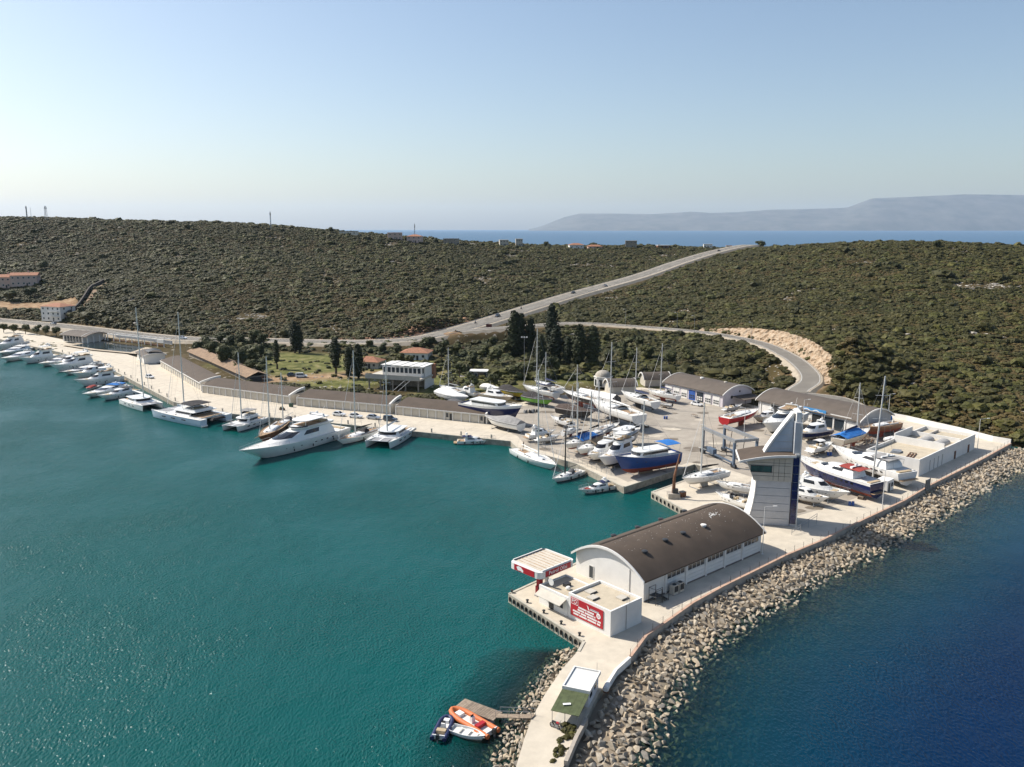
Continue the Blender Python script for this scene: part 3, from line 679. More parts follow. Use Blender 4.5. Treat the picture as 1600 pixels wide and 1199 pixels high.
def arc(W, over, eave, rise, n=14):
    out = []
    for i in range(n+1):
        y = -over + (W+2*over)*i/n; out.append((y, eave + rise*(1 - ((y-W/2)/(W/2+over))**2)))
    return out
def barrel(name, label, o, rz, L, W, H, rise, over=0.8, wall=WHITE, roofm=BROWN, ribs=True, z=QZ, endover=0.5, cat='building'):
    t = thing(name, label, cat, (o[0], o[1], z), rz); A = arc(W, over, H, rise); Aw = arc(W, 0, H + rise*(1-((W/2)/(W/2+over))**2), rise*((W/2)/(W/2+over))**2)
    def gable(x0, x1):
        def f(b):
            pr = [(0, 0)] + [(y, zz-0.12) for y, zz in Aw] + [(W, 0)]
            b.loft([[(x, y, zz) for y, zz in pr] for x in (x0, x1)])
        return f
    h0 = Aw[0][1]-0.12
    part(t, 'gable_wall', wall, gable(0, 0.3)); part(t, 'gable_wall', wall, gable(L-0.3, L))
    bx(t, 'side_wall', wall, (L/2, 0.15, h0/2), (L-0.6, 0.3, h0)); bx(t, 'side_wall', wall, (L/2, W-0.15, h0/2), (L-0.6, 0.3, h0))
    def rf(b): b.loft([[(x, y, zz) for y, zz in A] + [(x, y, zz-0.22) for y, zz in A[::-1]] for x in (-endover, L+endover)])
    r = part(t, 'roof', roofm, rf, True)
    if ribs:
        for x in (-endover-0.13, L+endover+0.13):
            part(r, 'roof_edge', TRIM, lambda b: b.loft([[(xx, y, zz+0.1) for y, zz in A] + [(xx, y, zz-0.3) for y, zz in A[::-1]] for xx in (x-0.12, x+0.12)]), True)
    return t, r, A
def arcz(A, y): return float(np.interp(y, [a[0] for a in A], [a[1] for a in A]))

# --- the long hall on the breakwater
HU = math.atan2(0.648, 0.762)
hall, hroof, HA = barrel('marina_hall', 'long white hall with a dark brown barrel roof beside the sea wall', (20.9, 123.2), HU, 32.6, 15.2, 3.75, 3.2, 0.55)
for i in range(5):
    x0 = 5.6 + i*5.35
    window(hall, x0+2.35, 0, 2.75, 4.5, 0.95, 'x', -1, n=3)
    bx(hall, 'pilaster', TRIM, (x0-0.32, -0.09, 1.72), (0.42, 0.24, 3.4))
for k in range(3): bx(hall, 'cladding_board', WHITE, (18.2, -0.035, 0.45+k*0.68), (27.5, 0.06, 0.62))
bx(hall, 'plinth', mat('plinth', (0.2, 0.17, 0.15), 0.9), (16.2, -0.1, 0.1), (32, 0.2, 0.2))
part(hroof, 'roof_seam', mat('roof_seam', (0.05, 0.04, 0.032), 0.9), lambda b: b.box((16.3, 9.9, arcz(HA, 9.9)+0.05), (32, 0.35, 0.12)))
for k, (x, y) in enumerate([(4.2, 3.6), (10.3, 4.3), (15.2, 4.4), (21.0, 4.4), (6.5, 12.6), (13, 12.8), (19.5, 12.9), (26.5, 12.9)]):
    part(hroof, 'roof_vent', DARKM if k != 3 else TRIM, lambda b: b.lathe((x, y, arcz(HA, y)-0.05), [(0.42, 0), (0.42, 0.28), (0.55, 0.3), (0.5, 0.42), (0.1, 0.5)], 10))
mb = MB(); rr = random.Random(4)
for _ in range(120):
    x, y = rr.uniform(2, 31), rr.gauss(6.5, 2.6); s = rr.uniform(.02, .07)
    if 0 < y < 14: mb.box((x, y, arcz(HA, y)+0.02), (s*1.6, s, 0.02), rr.uniform(0, 3))
for _ in range(26): x, y = 26.0+rr.gauss(0, .8), 6.2+rr.gauss(0, .35); mb.box((x, y, arcz(HA, y)+0.03), (rr.uniform(.15, .5), rr.uniform(.08, .2), 0.03), rr.uniform(0, 3))
tag(mb.build('bird_droppings', mat('droppings', (0.75, 0.74, 0.7), 0.9), hroof), kind='stuff')
window(hall, -0.0, 11.5, 1.4, 1.0, 2.2, 'y', -1)
part(hall, 'drain_pipe', TRIM, lambda b: b.tube((-0.07, 3.0, 0.1), (-0.07, 3.0, 4.6), 0.06))
def ladder(b, x, y, z0, z1, w=0.5, ax='y'):
    for s in (-w/2, w/2): b.tube((x, y+s, z0) if ax == 'y' else (x+s, y, z0), (x, y+s, z1) if ax == 'y' else (x+s, y, z1), 0.03, n=4)
    z = z0+0.3
    while z < z1: b.tube((x, y-w/2, z) if ax == 'y' else (x-w/2, y, z), (x, y+w/2, z) if ax == 'y' else (x+w/2, y, z), 0.02, n=4); z += 0.35
# --- air conditioners by the hall
for i, (x, y) in enumerate([(6.2, -1.15), (7.7, -1.15)]):
    p = at2((20.9, 123.2), HU, x, y)
    t = thing('air_conditioner', ['beige air conditioning cabinet nearer the black stair against the hall', 'beige air conditioning cabinet with the free end, by the hall windows'][i], 'air conditioner', (p.x, p.y, QZ), HU, 'cabinets by the hall wall')
    bx(t, 'cabinet', BEIGE, (0, 0, 0.85), (1.2, 0.9, 1.6)); bx(t, 'grille', DARKM, (0, -0.46, 1.0), (0.9, 0.05, 1.0)); part(t, 'fan_cover', DARKM, lambda b: b.lathe((0, 0, 1.64), [(0.36, 0), (0.36, 0.08), (0.1, 0.1)], 12)); bx(t, 'base', STEEL, (0, 0, 0.03), (1.3, 1.0, 0.06))
p = at2((20.9, 123.2), HU, 2.2, -1.3)
t = thing('metal_stair', 'black steel stair cage standing at the near end of the hall', 'stair', (p.x, p.y, QZ), HU)
def cage(b):
    for x in (-1.6, 0, 1.6):
        for y in (-0.7, 0.7): b.tube((x, y, 0), (x, y, 2.6 if x < 0.5 else 1.3), 0.05, n=5)
    for zz in (0.2, 1.3, 2.6):
        for y in (-0.7, 0.7): b.tube((-1.6, y, zz), (0 if zz > 2 else 1.6, y, zz), 0.04, n=5)
    for zz in (1.3, 2.6): b.tube((-1.6, -0.7, zz), (-1.6, 0.7, zz), 0.04, n=5)
part(t, 'frame', DARKM, cage); bx(t, 'landing', DARKM, (-0.8, 0, 1.3), (1.6, 1.4, 0.06))
for i in range(6): bx(t, 'tread', DARKM, (0.15+i*0.26, 0, 1.15-i*0.2), (0.26, 1.3, 0.04))

# --- white box with the red sign
BXA = ang((14.3, 111.8), (19.5, 116.4)); BO = (14.3, 111.8)
t = thing('plant_room', 'white flat-roofed block with the red and white sign board', 'building', (*BO, QZ), BXA); BL, BD, BHt = 7.0, 8.6, 4.0
def pbox(t, L, D, H, wall=WHITE, roof=ROOFC, par=0.45, th=0.28):
    bx(t, 'wall', wall, (L/2, th/2, H/2), (L, th, H)); bx(t, 'wall', wall, (L/2, D-th/2, H/2), (L, th, H)); bx(t, 'wall', wall, (th/2, D/2, H/2), (th, D-2*th, H)); bx(t, 'wall', wall, (L-th/2, D/2, H/2), (th, D-2*th, H))
    return bx(t, 'roof', roof, (L/2, D/2, H-par), (L-2*th, D-2*th, 0.12))
r = pbox(t, BL, BD, BHt)
for x, y in ((1.9, 5.3), (3.2, 7.0), (5.2, 2.4)): bx(r, 'roof_hatch', BEIGE, (x, y, BHt-0.28), (1.5, 1.3, 0.28)); bx(r, 'hatch_side', DARKM, (x, y-0.72, BHt-0.3), (1.4, 0.1, 0.22))
part(t, 'drain_pipe', STEEL, lambda b: b.tube((3.4, -0.06, 0.1), (3.4, -0.06, 3.9), 0.05)); part(t, 'ladder', STEEL, lambda b: ladder(b, -0.12, 0.9, 1.0, 4.6)) if False else None
part(r, 'roof_ladder', STEEL, lambda b: ladder(b, 4.3, 0.4, BHt-0.4, BHt+1.0, 0.6, 'x'))
# sign board on the west face (x = 0 plane), its own flat panel
sg = thing('sign_board', 'red advertising board with white lettering on the white block', 'sign', (*at2(BO, BXA, -0.07, 0).xy, QZ), BXA)
bx(sg, 'board', RED, (0, 4.7, 2.15), (0.08, 6.6, 2.9))
SW = mat('sign_white', (0.78, 0.77, 0.75), 0.6, 0)
def text(parent, name, s, size, loc, rot, m, ext=0.01, align='LEFT', sx=1.0):
    cu = bpy.data.curves.new(name, 'FONT'); cu.body = s; cu.size = size; cu.extrude = ext; cu.align_x = align; cu.resolution_u = 2
    o = bpy.data.objects.new(name, cu); dg = bpy.context.evaluated_depsgraph_get(); COL.objects.link(o); dg = bpy.context.evaluated_depsgraph_get(); me = bpy.data.meshes.new_from_object(o.evaluated_get(dg)); bpy.data.objects.remove(o)
    me.materials.clear(); me.materials.append(m); ob = link(name, me, parent, loc); ob.rotation_euler = rot; ob.scale = (sx, 1, 1); return ob
ROTL = (math.pi/2, 0, -math.pi/2)
XO = -0.055
def sy(f): return 8.0 - 6.6*f
text(sg, 'logo_letters', 'PO', 0.85, (XO, sy(0.03), 2.78), ROTL, SW, 0.012)
part(sg, 'logo_border', SW, lambda b: [b.box((XO, (sy(0.02)+sy(0.23))/2, z), (0.02, 1.4, 0.06)) for z in (2.62, 3.5)] and b.box((XO, sy(0.235), 3.06), (0.02, 0.06, 0.9)))
rr = random.Random(9)
for k, (f0, f1) in enumerate([(0.25, 0.73), (0.23, 0.75), (0.08, 0.92), (0.10, 0.90)]):
    z = 2.42 - k*0.42; y = sy(f0); n_ = 0; wlen = rr.randint(5, 8)
    while y > sy(f1):
        wl = rr.uniform(.15, .21); bx(sg, 'letter_block', SW, (XO, y-wl/2, z), (0.02, wl, 0.26)); y -= wl + 0.035; n_ += 1
        if n_ == wlen: y -= 0.16; n_ = 0; wlen = rr.randint(5, 9)
part(sg, 'round_emblem', SW, lambda b: b.tube((XO-0.012, sy(0.87), 2.45), (XO+0.012, sy(0.87), 2.45), 0.42, n=20)); part(sg, 'emblem_lines', RED, lambda b: [b.box((XO-0.02, sy(0.87), 2.45+dz), (0.02, 0.45, 0.06)) for dz in (-0.12, 0.1)])
part(sg, 'figure_mark', SW, lambda b: b.add([(XO, sy(0.50), 3.35), (XO, sy(0.53), 3.15), (XO, sy(0.55), 2.75), (XO, sy(0.60), 2.62), (XO, sy(0.57), 2.95), (XO, sy(0.55), 3.25)], [(0, 1, 2, 3, 4, 5)]))
part(sg, 'title_strip', mat('sign_grey', (0.35, 0.36, 0.40), 0.6), lambda b: b.box((XO, sy(0.75), 3.02), (0.02, 1.7, 0.16))); part(sg, 'title_line', SW, lambda b: b.box((XO, sy(0.74), 2.85), (0.02, 1.8, 0.08)))
# --- low annex between box, canopy and hall
q = at2(BO, BXA, 0, 8.7)
t = thing('fuel_office', 'low white fuel office with sloping awning and satellite dish', 'building', (q.x, q.y, QZ), BXA)
r = pbox(t, 6.0, 6.4, 3.1, par=0.25)
part(t, 'awning', BEIGE, lambda b: b.loft([[(-0.02, y, 2.75), (-1.5, y, 2.1), (-1.5, y, 2.02), (-0.02, y, 2.67)] for y in (0.3, 5.9)]))
bx(t, 'door', DARKM, (-0.03, 3.6, 1.05), (0.08, 1.0, 2.1)); window(t, 0, 1.6, 1.4, 1.4, 1.0, 'y', -1)
d_ = part(r, 'satellite_dish', TRIM, lambda b: b.loft([[(1.2 - 0.35*k*k, 4.6 + 0.62*k*math.cos(a*math.pi/6), 3.9 + 0.62*k*math.sin(a*math.pi/6)) for a in range(12)] for k in (0.05, 0.6, 1.0)]), True)
part(d_, 'dish_mast', STEEL, lambda b: b.tube((1.25, 4.6, 2.9), (1.2, 4.6, 3.9), 0.05)); bx(r, 'roof_tank', DARKM, (3.2, 3.4, 3.15), (1.1, 0.8, 0.55)); part(r, 'white_tank', TRIM, lambda b: b.sphere((2.4, 2.3, 3.15), (0.45, 0.45, 0.35)))
# --- fuel canopy
CA = math.atan2(0.69, 0.724); CO = (4.35, 122.9)
t = thing('fuel_canopy', 'white and red fuel station canopy with ribbed roof on a red pillar', 'canopy', (*CO, QZ), CA); CL, CD, z0, z1 = 8.3, 6.9, 3.9, 5.0
def rrect(L, D, r, n=5, ins=0.0):
    P = []
    for cx, cy, a0 in ((L-r, r, -90), (L-r, D-r, 0), (r, D-r, 90), (r, r, 180)):
        for i in range(n+1): a = R(a0 + 90*i/n); P.append((cx + (r-ins)*math.cos(a), cy + (r-ins)*math.sin(a)))
    return P
part(t, 'fascia', TRIM, lambda b: b.prism(rrect(CL, CD, 0.75), z0, z1), True)
bx(t, 'red_band', RED, (CL/2+0.15, -0.02, (z0+z1)/2), (5.9, 0.06, 0.98)); bx(t, 'red_band', RED, (-0.02, CD/2, (z0+z1)/2), (0.06, 4.6, 0.98)); bx(t, 'red_band', RED, (CL/2, CD+0.02, (z0+z1)/2), (5.9, 0.06, 0.98))
text(t, 'canopy_lettering', 'Petrol Ofisi', 0.92, (2.05, -0.06, z0+0.26), (math.pi/2, 0, 0), SW, 0.012)
part(t, 'emblem', SW, lambda b: b.add([(-0.065, 4.9, 4.1), (-0.065, 4.3, 4.15), (-0.065, 3.7, 4.0), (-0.065, 3.6, 4.35), (-0.065, 4.1, 4.75), (-0.065, 4.7, 4.85), (-0.065, 5.2, 4.6)], [(0, 1, 2, 3, 4, 5, 6)]))
part(t, 'roof_sheet', mat('canopy_sheet', (0.58, 0.52, 0.43), 0.7, 0.06, 1, stain=0.25), lambda b: b.box((CL/2+0.2, CD/2, z1+0.01), (CL-1.1, CD-1.0, 0.05)))
for i in range(8): bx(t, 'roof_rib', mat('canopy_rib', (0.42, 0.30, 0.19), 0.8, 0.3, 0.9, col2=(0.52, 0.46, 0.38)), (1.35+i*0.83, CD/2, z1+0.075), (0.12, CD-1.2, 0.09))
bx(t, 'gutter', DARKM, (CL/2+0.2, CD-0.32, z1+0.05), (CL-1.3, 0.45, 0.1))
for s in ((CL/2, 0.25, CL-1.6, 0.22), (CL/2, CD-0.05-0.05, CL-1.6, 0.2)): bx(t, 'parapet', TRIM, (s[0], s[1], z1+0.08), (s[2], s[3], 0.2))
bx(t, 'pillar', RED, (3.0, 2.9, z0/2), (0.75, 0.75, z0)); bx(t, 'pillar', TRIM, (5.4, 3.6, z0/2), (0.5, 0.5, z0))
for i, (x, y, lab) in enumerate([(2.0, 2.2, 'red fuel pump under the canopy beside the red pillar'), (4.3, 2.0, 'fuel pump under the canopy nearest the fuel office')]):
    p = at2(CO, CA, x, y); g = thing('fuel_pump', lab, 'fuel pump', (p.x, p.y, QZ), CA, 'fuel pumps')
    bx(g, 'cabinet', RED if i == 0 else TRIM, (0, 0, 0.85), (0.9, 0.5, 1.7)); bx(g, 'display', DARKM, (0, -0.26, 1.35), (0.6, 0.04, 0.4)); part(g, 'hose', DARKM, lambda b: b.path([(0.48, 0, 1.3), (0.65, -0.1, 0.6), (0.6, -0.2, 0.2), (0.5, -0.15, 0.9)], 0.03)); bx(g, 'base', STEEL, (0, 0, 0.05), (1.2, 0.7, 0.1))

# --- control tower
TA = ang((47.4, 159.2), (55.9, 157.7)); TO = (47.2, 158.9)
t = thing('control_tower', 'tall grey marina control tower with curved sides and sail-shaped fin', 'tower', (*TO, QZ), TA)
TZ0 = 14.2
def lx(z): return 0.0 + 1.45*(1 - (1 - min(z, 9.2)/9.2)**2)         # left edge curves in towards the cabin
zs = [0, 1.5, 3.0, 4.6, 6.2, 7.8, 9.3]
part(t, 'shaft', ALU, lambda b: b.loft([[(lx(z), 0.12, z), (8.2, 0.12, z), (8.2, 6.2, z), (lx(z), 6.2, z)] for z in zs]))
for a, c in zip(zs[:-1], zs[1:]):
    part(t, 'panel', ALU, lambda b: b.loft([[(lx(z)+0.12, 0.0, z), (8.1, 0.0, z), (8.1, 0.14, z), (lx(z)+0.12, 0.14, z)] for z in (a+0.05, c-0.05)]))
part(t, 'edge_strip', TRIM, lambda b: b.loft([[(lx(z)-0.1, -0.1, z), (lx(z)+0.08, -0.1, z), (lx(z)+0.08, 6.3, z), (lx(z)-0.1, 6.3, z)] for z in zs]))
cz = 9.3
def cabL(z): return 0.9 - 1.75*(z-cz)/4.4
def ctop(x): return 13.3 + 1.3*(1 - ((8.2-x)/9.5)**2)
part(t, 'cabin', BEIGE, lambda b: b.loft([[(cabL(cz), y, cz), (8.2, y, cz), (8.2, y, ctop(8.2)), (5.5, y, ctop(5.5)), (3, y, ctop(3)), (1, y, ctop(1)), (cabL(13.2), y, ctop(-0.7)-0.1)] for y in (-0.25, 6.3)]))
for zz in (10.3, 11.0, 12.45, 13.0):
    x0 = cabL(zz)+0.1; part(t, 'cabin_joint', DARKM, lambda b: b.box(((x0+7.9)/2, -0.262, zz), (7.9-x0, 0.03, 0.05)))
for xx in (4.6, 5.6, 6.7): part(t, 'cabin_joint', DARKM, lambda b: b.box((xx, -0.264, 11.6), (0.05, 0.03, 4.4)))
g = bx(t, 'cabin_window', GREENG, (2.25, -0.27, 11.7), (4.0, 0.08, 1.25)); part(g, 'window_frame', DARKM, lambda b: [b.box((2.25, -0.3, zz), (4.1, 0.08, 0.09)) for zz in (11.08, 12.32)] and [b.box((xx, -0.3, 11.7), (0.09, 0.08, 1.3)) for xx in (0.25, 2.6, 4.25)])
window(t, 0.25, 3.2, 11.7, 4.6, 1.2, 'y', -1, GREENG, 2)
rx = [-2.0, -1.0, 1, 3, 5, 7, 8.6]
r = part(t, 'cabin_roof', BROWN, lambda b: b.loft([[(x, y, ctop(x)+0.3) for x in rx] + [(x, y, ctop(x)+0.05) for x in rx[::-1]] for y in (-1.2, 7.2)]), True)
part(r, 'roof_edge', TRIM, lambda b: b.loft([[(x, y, ctop(x)+0.34) for x in rx] + [(x, y, ctop(x)-0.1) for x in rx[::-1]] for y in (-1.4, -1.2)]))
part(r, 'roof_edge', TRIM, lambda b: b.box((-2.05, 3.0, ctop(-2)+0.15), (0.2, 8.6, 0.4)))
def fx(z): f = min(max((z-14.2)/8.4, 0), 1); return 3.0 + 5.2*(f**1.12)      # front edge of the sail
fz = [14.2, 15.5, 16.9, 18.3, 19.7, 21.1, 22.2, 22.7]
part(t, 'sail_fin', ALU, lambda b: b.loft([[(fx(z), 2.0, z), (8.25, 2.0, z), (8.25, 4.0, z), (fx(z), 4.0, z)] for z in fz]))
for a, c in zip(fz[:-2], fz[1:-1]): part(t, 'sail_panel', mat('blue_grey_panel', (0.40, 0.47, 0.56), 0.35, 0.06, 0.7, metal=0.2), lambda b: b.loft([[(fx(z)+0.3, 1.93, z), (8.2, 1.93, z), (8.2, 2.02, z), (fx(z)+0.3, 2.02, z)] for z in (a+0.06, c-0.06)]))
part(t, 'sail_edge', TRIM, lambda b: b.loft([[(fx(z)-0.28, 1.8, z), (fx(z)+0.12, 1.8, z), (fx(z)+0.12, 4.2, z), (fx(z)-0.28, 4.2, z)] for z in fz]), True)
bx(t, 'lift_shaft', ALU, (8.95, 2.8, 10.6), (1.3, 5.4, 21.2)); bx(t, 'shaft_cap', TRIM, (8.95, 2.8, 22.2), (0.9, 4.2, 1.9))
for k in range(8): bx(t, 'shaft_pane', BLUEG, (8.86, 0.0, 1.4+k*1.72), (1.1, 0.2, 1.6))
for k in range(8): bx(t, 'shaft_pane', BLUEG, (9.65, 2.8, 1.4+k*1.72), (0.1, 3.6, 1.6))
bx(t, 'corner_strip', TRIM, (9.55, -0.02, 10.6), (0.18, 0.2, 21.2))
part(t, 'roof_lamp', TRIM, lambda b: b.box((8.9, -0.3, 14.9), (0.8, 0.3, 0.3)))

# --- white service building at the root of the breakwater
WO = (97.4, 191.2); WA_ = ang(WO, (124.6, 216.4))
t = thing('service_building', 'white flat-roofed building with parapets and roof tanks by the sea wall', 'building', (*WO, QZ), WA_)
r = pbox(t, 37.0, 13.0, 4.2, par=0.9)
bx(t, 'inner_wall', WHITE, (16.0, 6.5, 4.25), (0.3, 12.4, 1.9)); bx(t, 'inner_wall', WHITE, (27.0, 6.5, 3.95), (0.3, 12.4, 1.2)); bx(t, 'inner_wall', WHITE, (21.5, 12.7, 4.6), (11.2, 0.3, 2.2))
for k, y in enumerate((3.6, 7.6)):
    part(r, 'barrel_skylight', mat('skylight_grey', (0.42, 0.40, 0.37), 0.6, 0.1, 1, stain=0.3), lambda b: b.loft([[(x, y + 1.5*math.cos(a), 3.35 + 1.0*math.sin(a)) for a in [math.pi*i/8 for i in range(9)]] for x in (17.0, 25.5)]), True)
bx(r, 'roof_block', mat('pale_block', (0.55, 0.5, 0.44), 0.9), (33.0, 9.2, 3.5), (6.4, 0.25, 0.9))
for x in (13.2, 15.1): bx(t, 'door', RUST, (23.0 if x < 14 else 32.5, -0.03, 1.05), (1.1, 0.08, 2.1))
for k in range(4): part(t, 'drain_pipe', STEEL, lambda b: b.tube((6.5+k*2.6, -0.05, 0.1), (6.5+k*2.6, -0.05, 2.9), 0.05))
window(t, 0, 9.0, 2.0, 0.5, 1.2, 'y', -1)
for i, (x, y, m, d, lab) in enumerate([(5.2, 4.0, 'RUST', (5.2, 1.4, 0.25), 'rusty steel frame lying on the roof of the white service building'), (6.0, 8.2, 'STEEL', (3.6, 2.2, 0.5), 'pile of grey sheets on the roof of the white service building')]):
    p = at2(WO, WA_, x, y); g = thing('scrap_frame' if i == 0 else 'sheet_stack', lab, 'scrap', (p.x, p.y, QZ+3.37), WA_+0.2)
    m_ = RUST if i == 0 else STEEL
    if i == 0:
        for s in (-0.7, 0, 0.7): bx(g, 'beam', m_, (0, s, 0.1), (5, 0.16, 0.18))
        for s in (-2.2, 0, 2.2): bx(g, 'beam', m_, (s, 0, 0.27), (0.16, 1.6, 0.14))
    else:
        for k in range(4): bx(g, 'sheet', m_, (k*0.15, -k*0.1, 0.06+k*0.09), (3.4-k*0.3, 2.0, 0.07), rz=k*0.06)

# --- yard container, gate panel, sheds
def cont(px, py, d, rz, m, label, name='container'):
    p = G(px, py); t = thing(name, label, 'container', p, rz); bx(t, 'body', m, (0, 0, d[2]/2+0.12), d); bx(t, 'roof', TRIM, (0, 0, d[2]+0.16), (d[0]+0.1, d[1]+0.1, 0.1)); bx(t, 'door', DARKM, (-d[0]*0.2, -d[1]/2-0.02, d[2]*0.45), (0.9, 0.05, d[2]*0.75)); window(t, d[0]*0.22, -d[1]/2, d[2]*0.6, d[0]*0.25, 0.9, 'x', -1)
    for x in (-1, 1):
        for y in (-1, 1): bx(t, 'foot', STEEL, (x*(d[0]/2-0.2), y*(d[1]/2-0.2), 0.06), (0.3, 0.3, 0.12))
    return t
cont(1382, 766, (3.4, 2.5, 2.5), R(43), WHITE, 'white site cabin beside the navy motor yacht in the yard', 'site_cabin')
p = G(1449, 765); t = thing('gate_panel', 'grey steel gate panel at the sea wall near the white service building', 'gate', p, R(43))
bx(t, 'panel', STEEL, (0, 0, 1.25), (2.4, 0.1, 2.3)); [bx(t, 'bar', STEEL, (-1.05+i*0.42, -0.08, 1.25), (0.06, 0.06, 2.2)) for i in range(6)]; [bx(t, 'post', DARKM, (s*1.28, 0, 1.25), (0.14, 0.14, 2.5)) for s in (-1, 1)]

# --- workshops
SA = ang((54.3, 293), (69.6, 269.5))
t, r, A = barrel('workshop', 'lilac-white workshop with barrel roof and tall blue door', (55.0, 292.6), SA, 27.5, 14.0, 4.3, 2.6, 0.7, LILAC, GREYR)
for i in range(7):
    m = BLUEP if i == 3 else GLASS if i in (4,) else TRIM
    d_ = bx(t, 'door', m, (2.2+i*3.75, -0.05, 1.75), (3.0, 0.14, 3.4)); [bx(d_, 'door_light', GLASS if m is not GLASS else TRIM, (2.2+i*3.75 + (k-1)*0.85, -0.14, 0.9+q*0.75), (0.6, 0.05, 0.5)) for k in range(3) for q in range(2)]
bx(t, 'fascia_panel', mat('pale_blue_panel', (0.5, 0.55, 0.62), 0.5), (14.6, -0.06, 4.0), (22, 0.1, 0.7))
part(t, 'round_window', DARKM, lambda b: b.tube((27.45, 4.2, 3.0), (27.58, 4.2, 3.0), 0.55, n=12)); part(t, 'round_window', DARKM, lambda b: b.tube((27.45, 8.0, 4.6), (27.58, 8.0, 4.6), 0.35, n=12)); part(r, 'roof_vent', TRIM, lambda b: b.lathe((12, 6, arcz(A, 6)), [(0.7, 0), (0.6, 0.4), (0.1, 0.5)], 10)); part(r, 'roof_vent', BEIGE, lambda b: b.lathe((22, 7, arcz(A, 7)), [(0.6, 0), (0.5, 0.3), (0.1, 0.4)], 10))
part(t, 'canopy', GREYR, lambda b: b.loft([[(27.6, y, 3.3), (33.0, y, 2.9), (33.0, y, 2.78), (27.6, y, 3.18)] for y in (4.5, 13.5)])); [part(t, 'canopy_post', DARKM, lambda b: b.tube((32.7, y, 0), (32.7, y, 2.8), 0.08)) for y in (5, 9, 13)]
SB_ = ang((77.6, 263), (99, 230.5))
t, r, A = barrel('workshop', 'long grey workshop with barrel roof and a blue lettered sign above its doors', (79.5, 261.5), SB_, 36.5, 15.0, 4.3, 2.8, 0.8, mat('grey_render', (0.50, 0.49, 0.48), 0.85, 0.05, 0.5, stain=0.15), GREYR)
for i in range(9): bx(t, 'door', DARKM if i in (1, 2, 5) else GLASS if i in (6, 7) else TRIM, (3.0+i*3.85, -0.05, 1.75), (3.1, 0.14, 3.4)); bx(t, 'pier', TRIM, (1.05+i*3.85, -0.12, 2.1), (0.45, 0.3, 4.2))
s_ = bx(t, 'sign_panel', mat('sky_blue_sign', (0.07, 0.30, 0.62), 0.5), (21.5, -0.5, 4.55), (8.0, 0.12, 1.5)); part(s_, 'sign_wave', SW, lambda b: b.loft([[(17.8+k*0.6, -0.58, 4.45+0.28*math.sin(k*1.1)), (17.8+k*0.6, -0.58, 4.75+0.28*math.sin(k*1.1)), (17.8+k*0.6, -0.565, 4.75+0.28*math.sin(k*1.1)), (17.8+k*0.6, -0.565, 4.45+0.28*math.sin(k*1.1))] for k in range(12)]))
bx(t, 'sign_panel', TRIM, (30.5, -0.4, 4.3), (7, 0.12, 0.9))
[bx(r, 'roof_light', TRIM, (12+i*6.5, 12.4, arcz(A, 12.4)+0.02), (4.2, 0.5, 0.1)) for i in range(3)]
# small barrel-roofed sheds behind the yard
for i, (px, py, L, W, lab) in enumerate([(972, 618, 7, 9.5, 'small barrel-roofed shed below the white domed pavilion'), (1026, 606, 6, 9.5, 'small barrel-roofed shed next to the lilac workshop')]):
    p = G(px, py); barrel('boat_shed', lab, (p.x-4, p.y+2), R(10), W, L, 2.8, 2.2, 0.4, BEIGE, GREYR, cat='shed')
p = G(942, 603, 2.0); t = thing('domed_pavilion', 'white octagonal pavilion with a dome behind the boatyard', 'pavilion', p)
part(t, 'wall', WHITE, lambda b: b.lathe((0, 0, 0), [(3.3, 0), (3.3, 3.4)], 8)); part(t, 'cornice', TRIM, lambda b: b.lathe((0, 0, 3.4), [(3.6, 0), (3.6, 0.3)], 8)); part(t, 'dome', mat('dome', (0.40, 0.36, 0.30), 0.8), lambda b: b.lathe((0, 0, 3.7), [(3.1, 0), (2.9, 0.8), (2.2, 1.6), (1.2, 2.1), (0.1, 2.3)], 16), True)
for i in range(8): a = R(22.5+45*i); bx(t, 'arch_window', GLASS, (3.08*math.cos(a), 3.08*math.sin(a), 1.5), (0.12, 1.3, 2.4), rz=a)

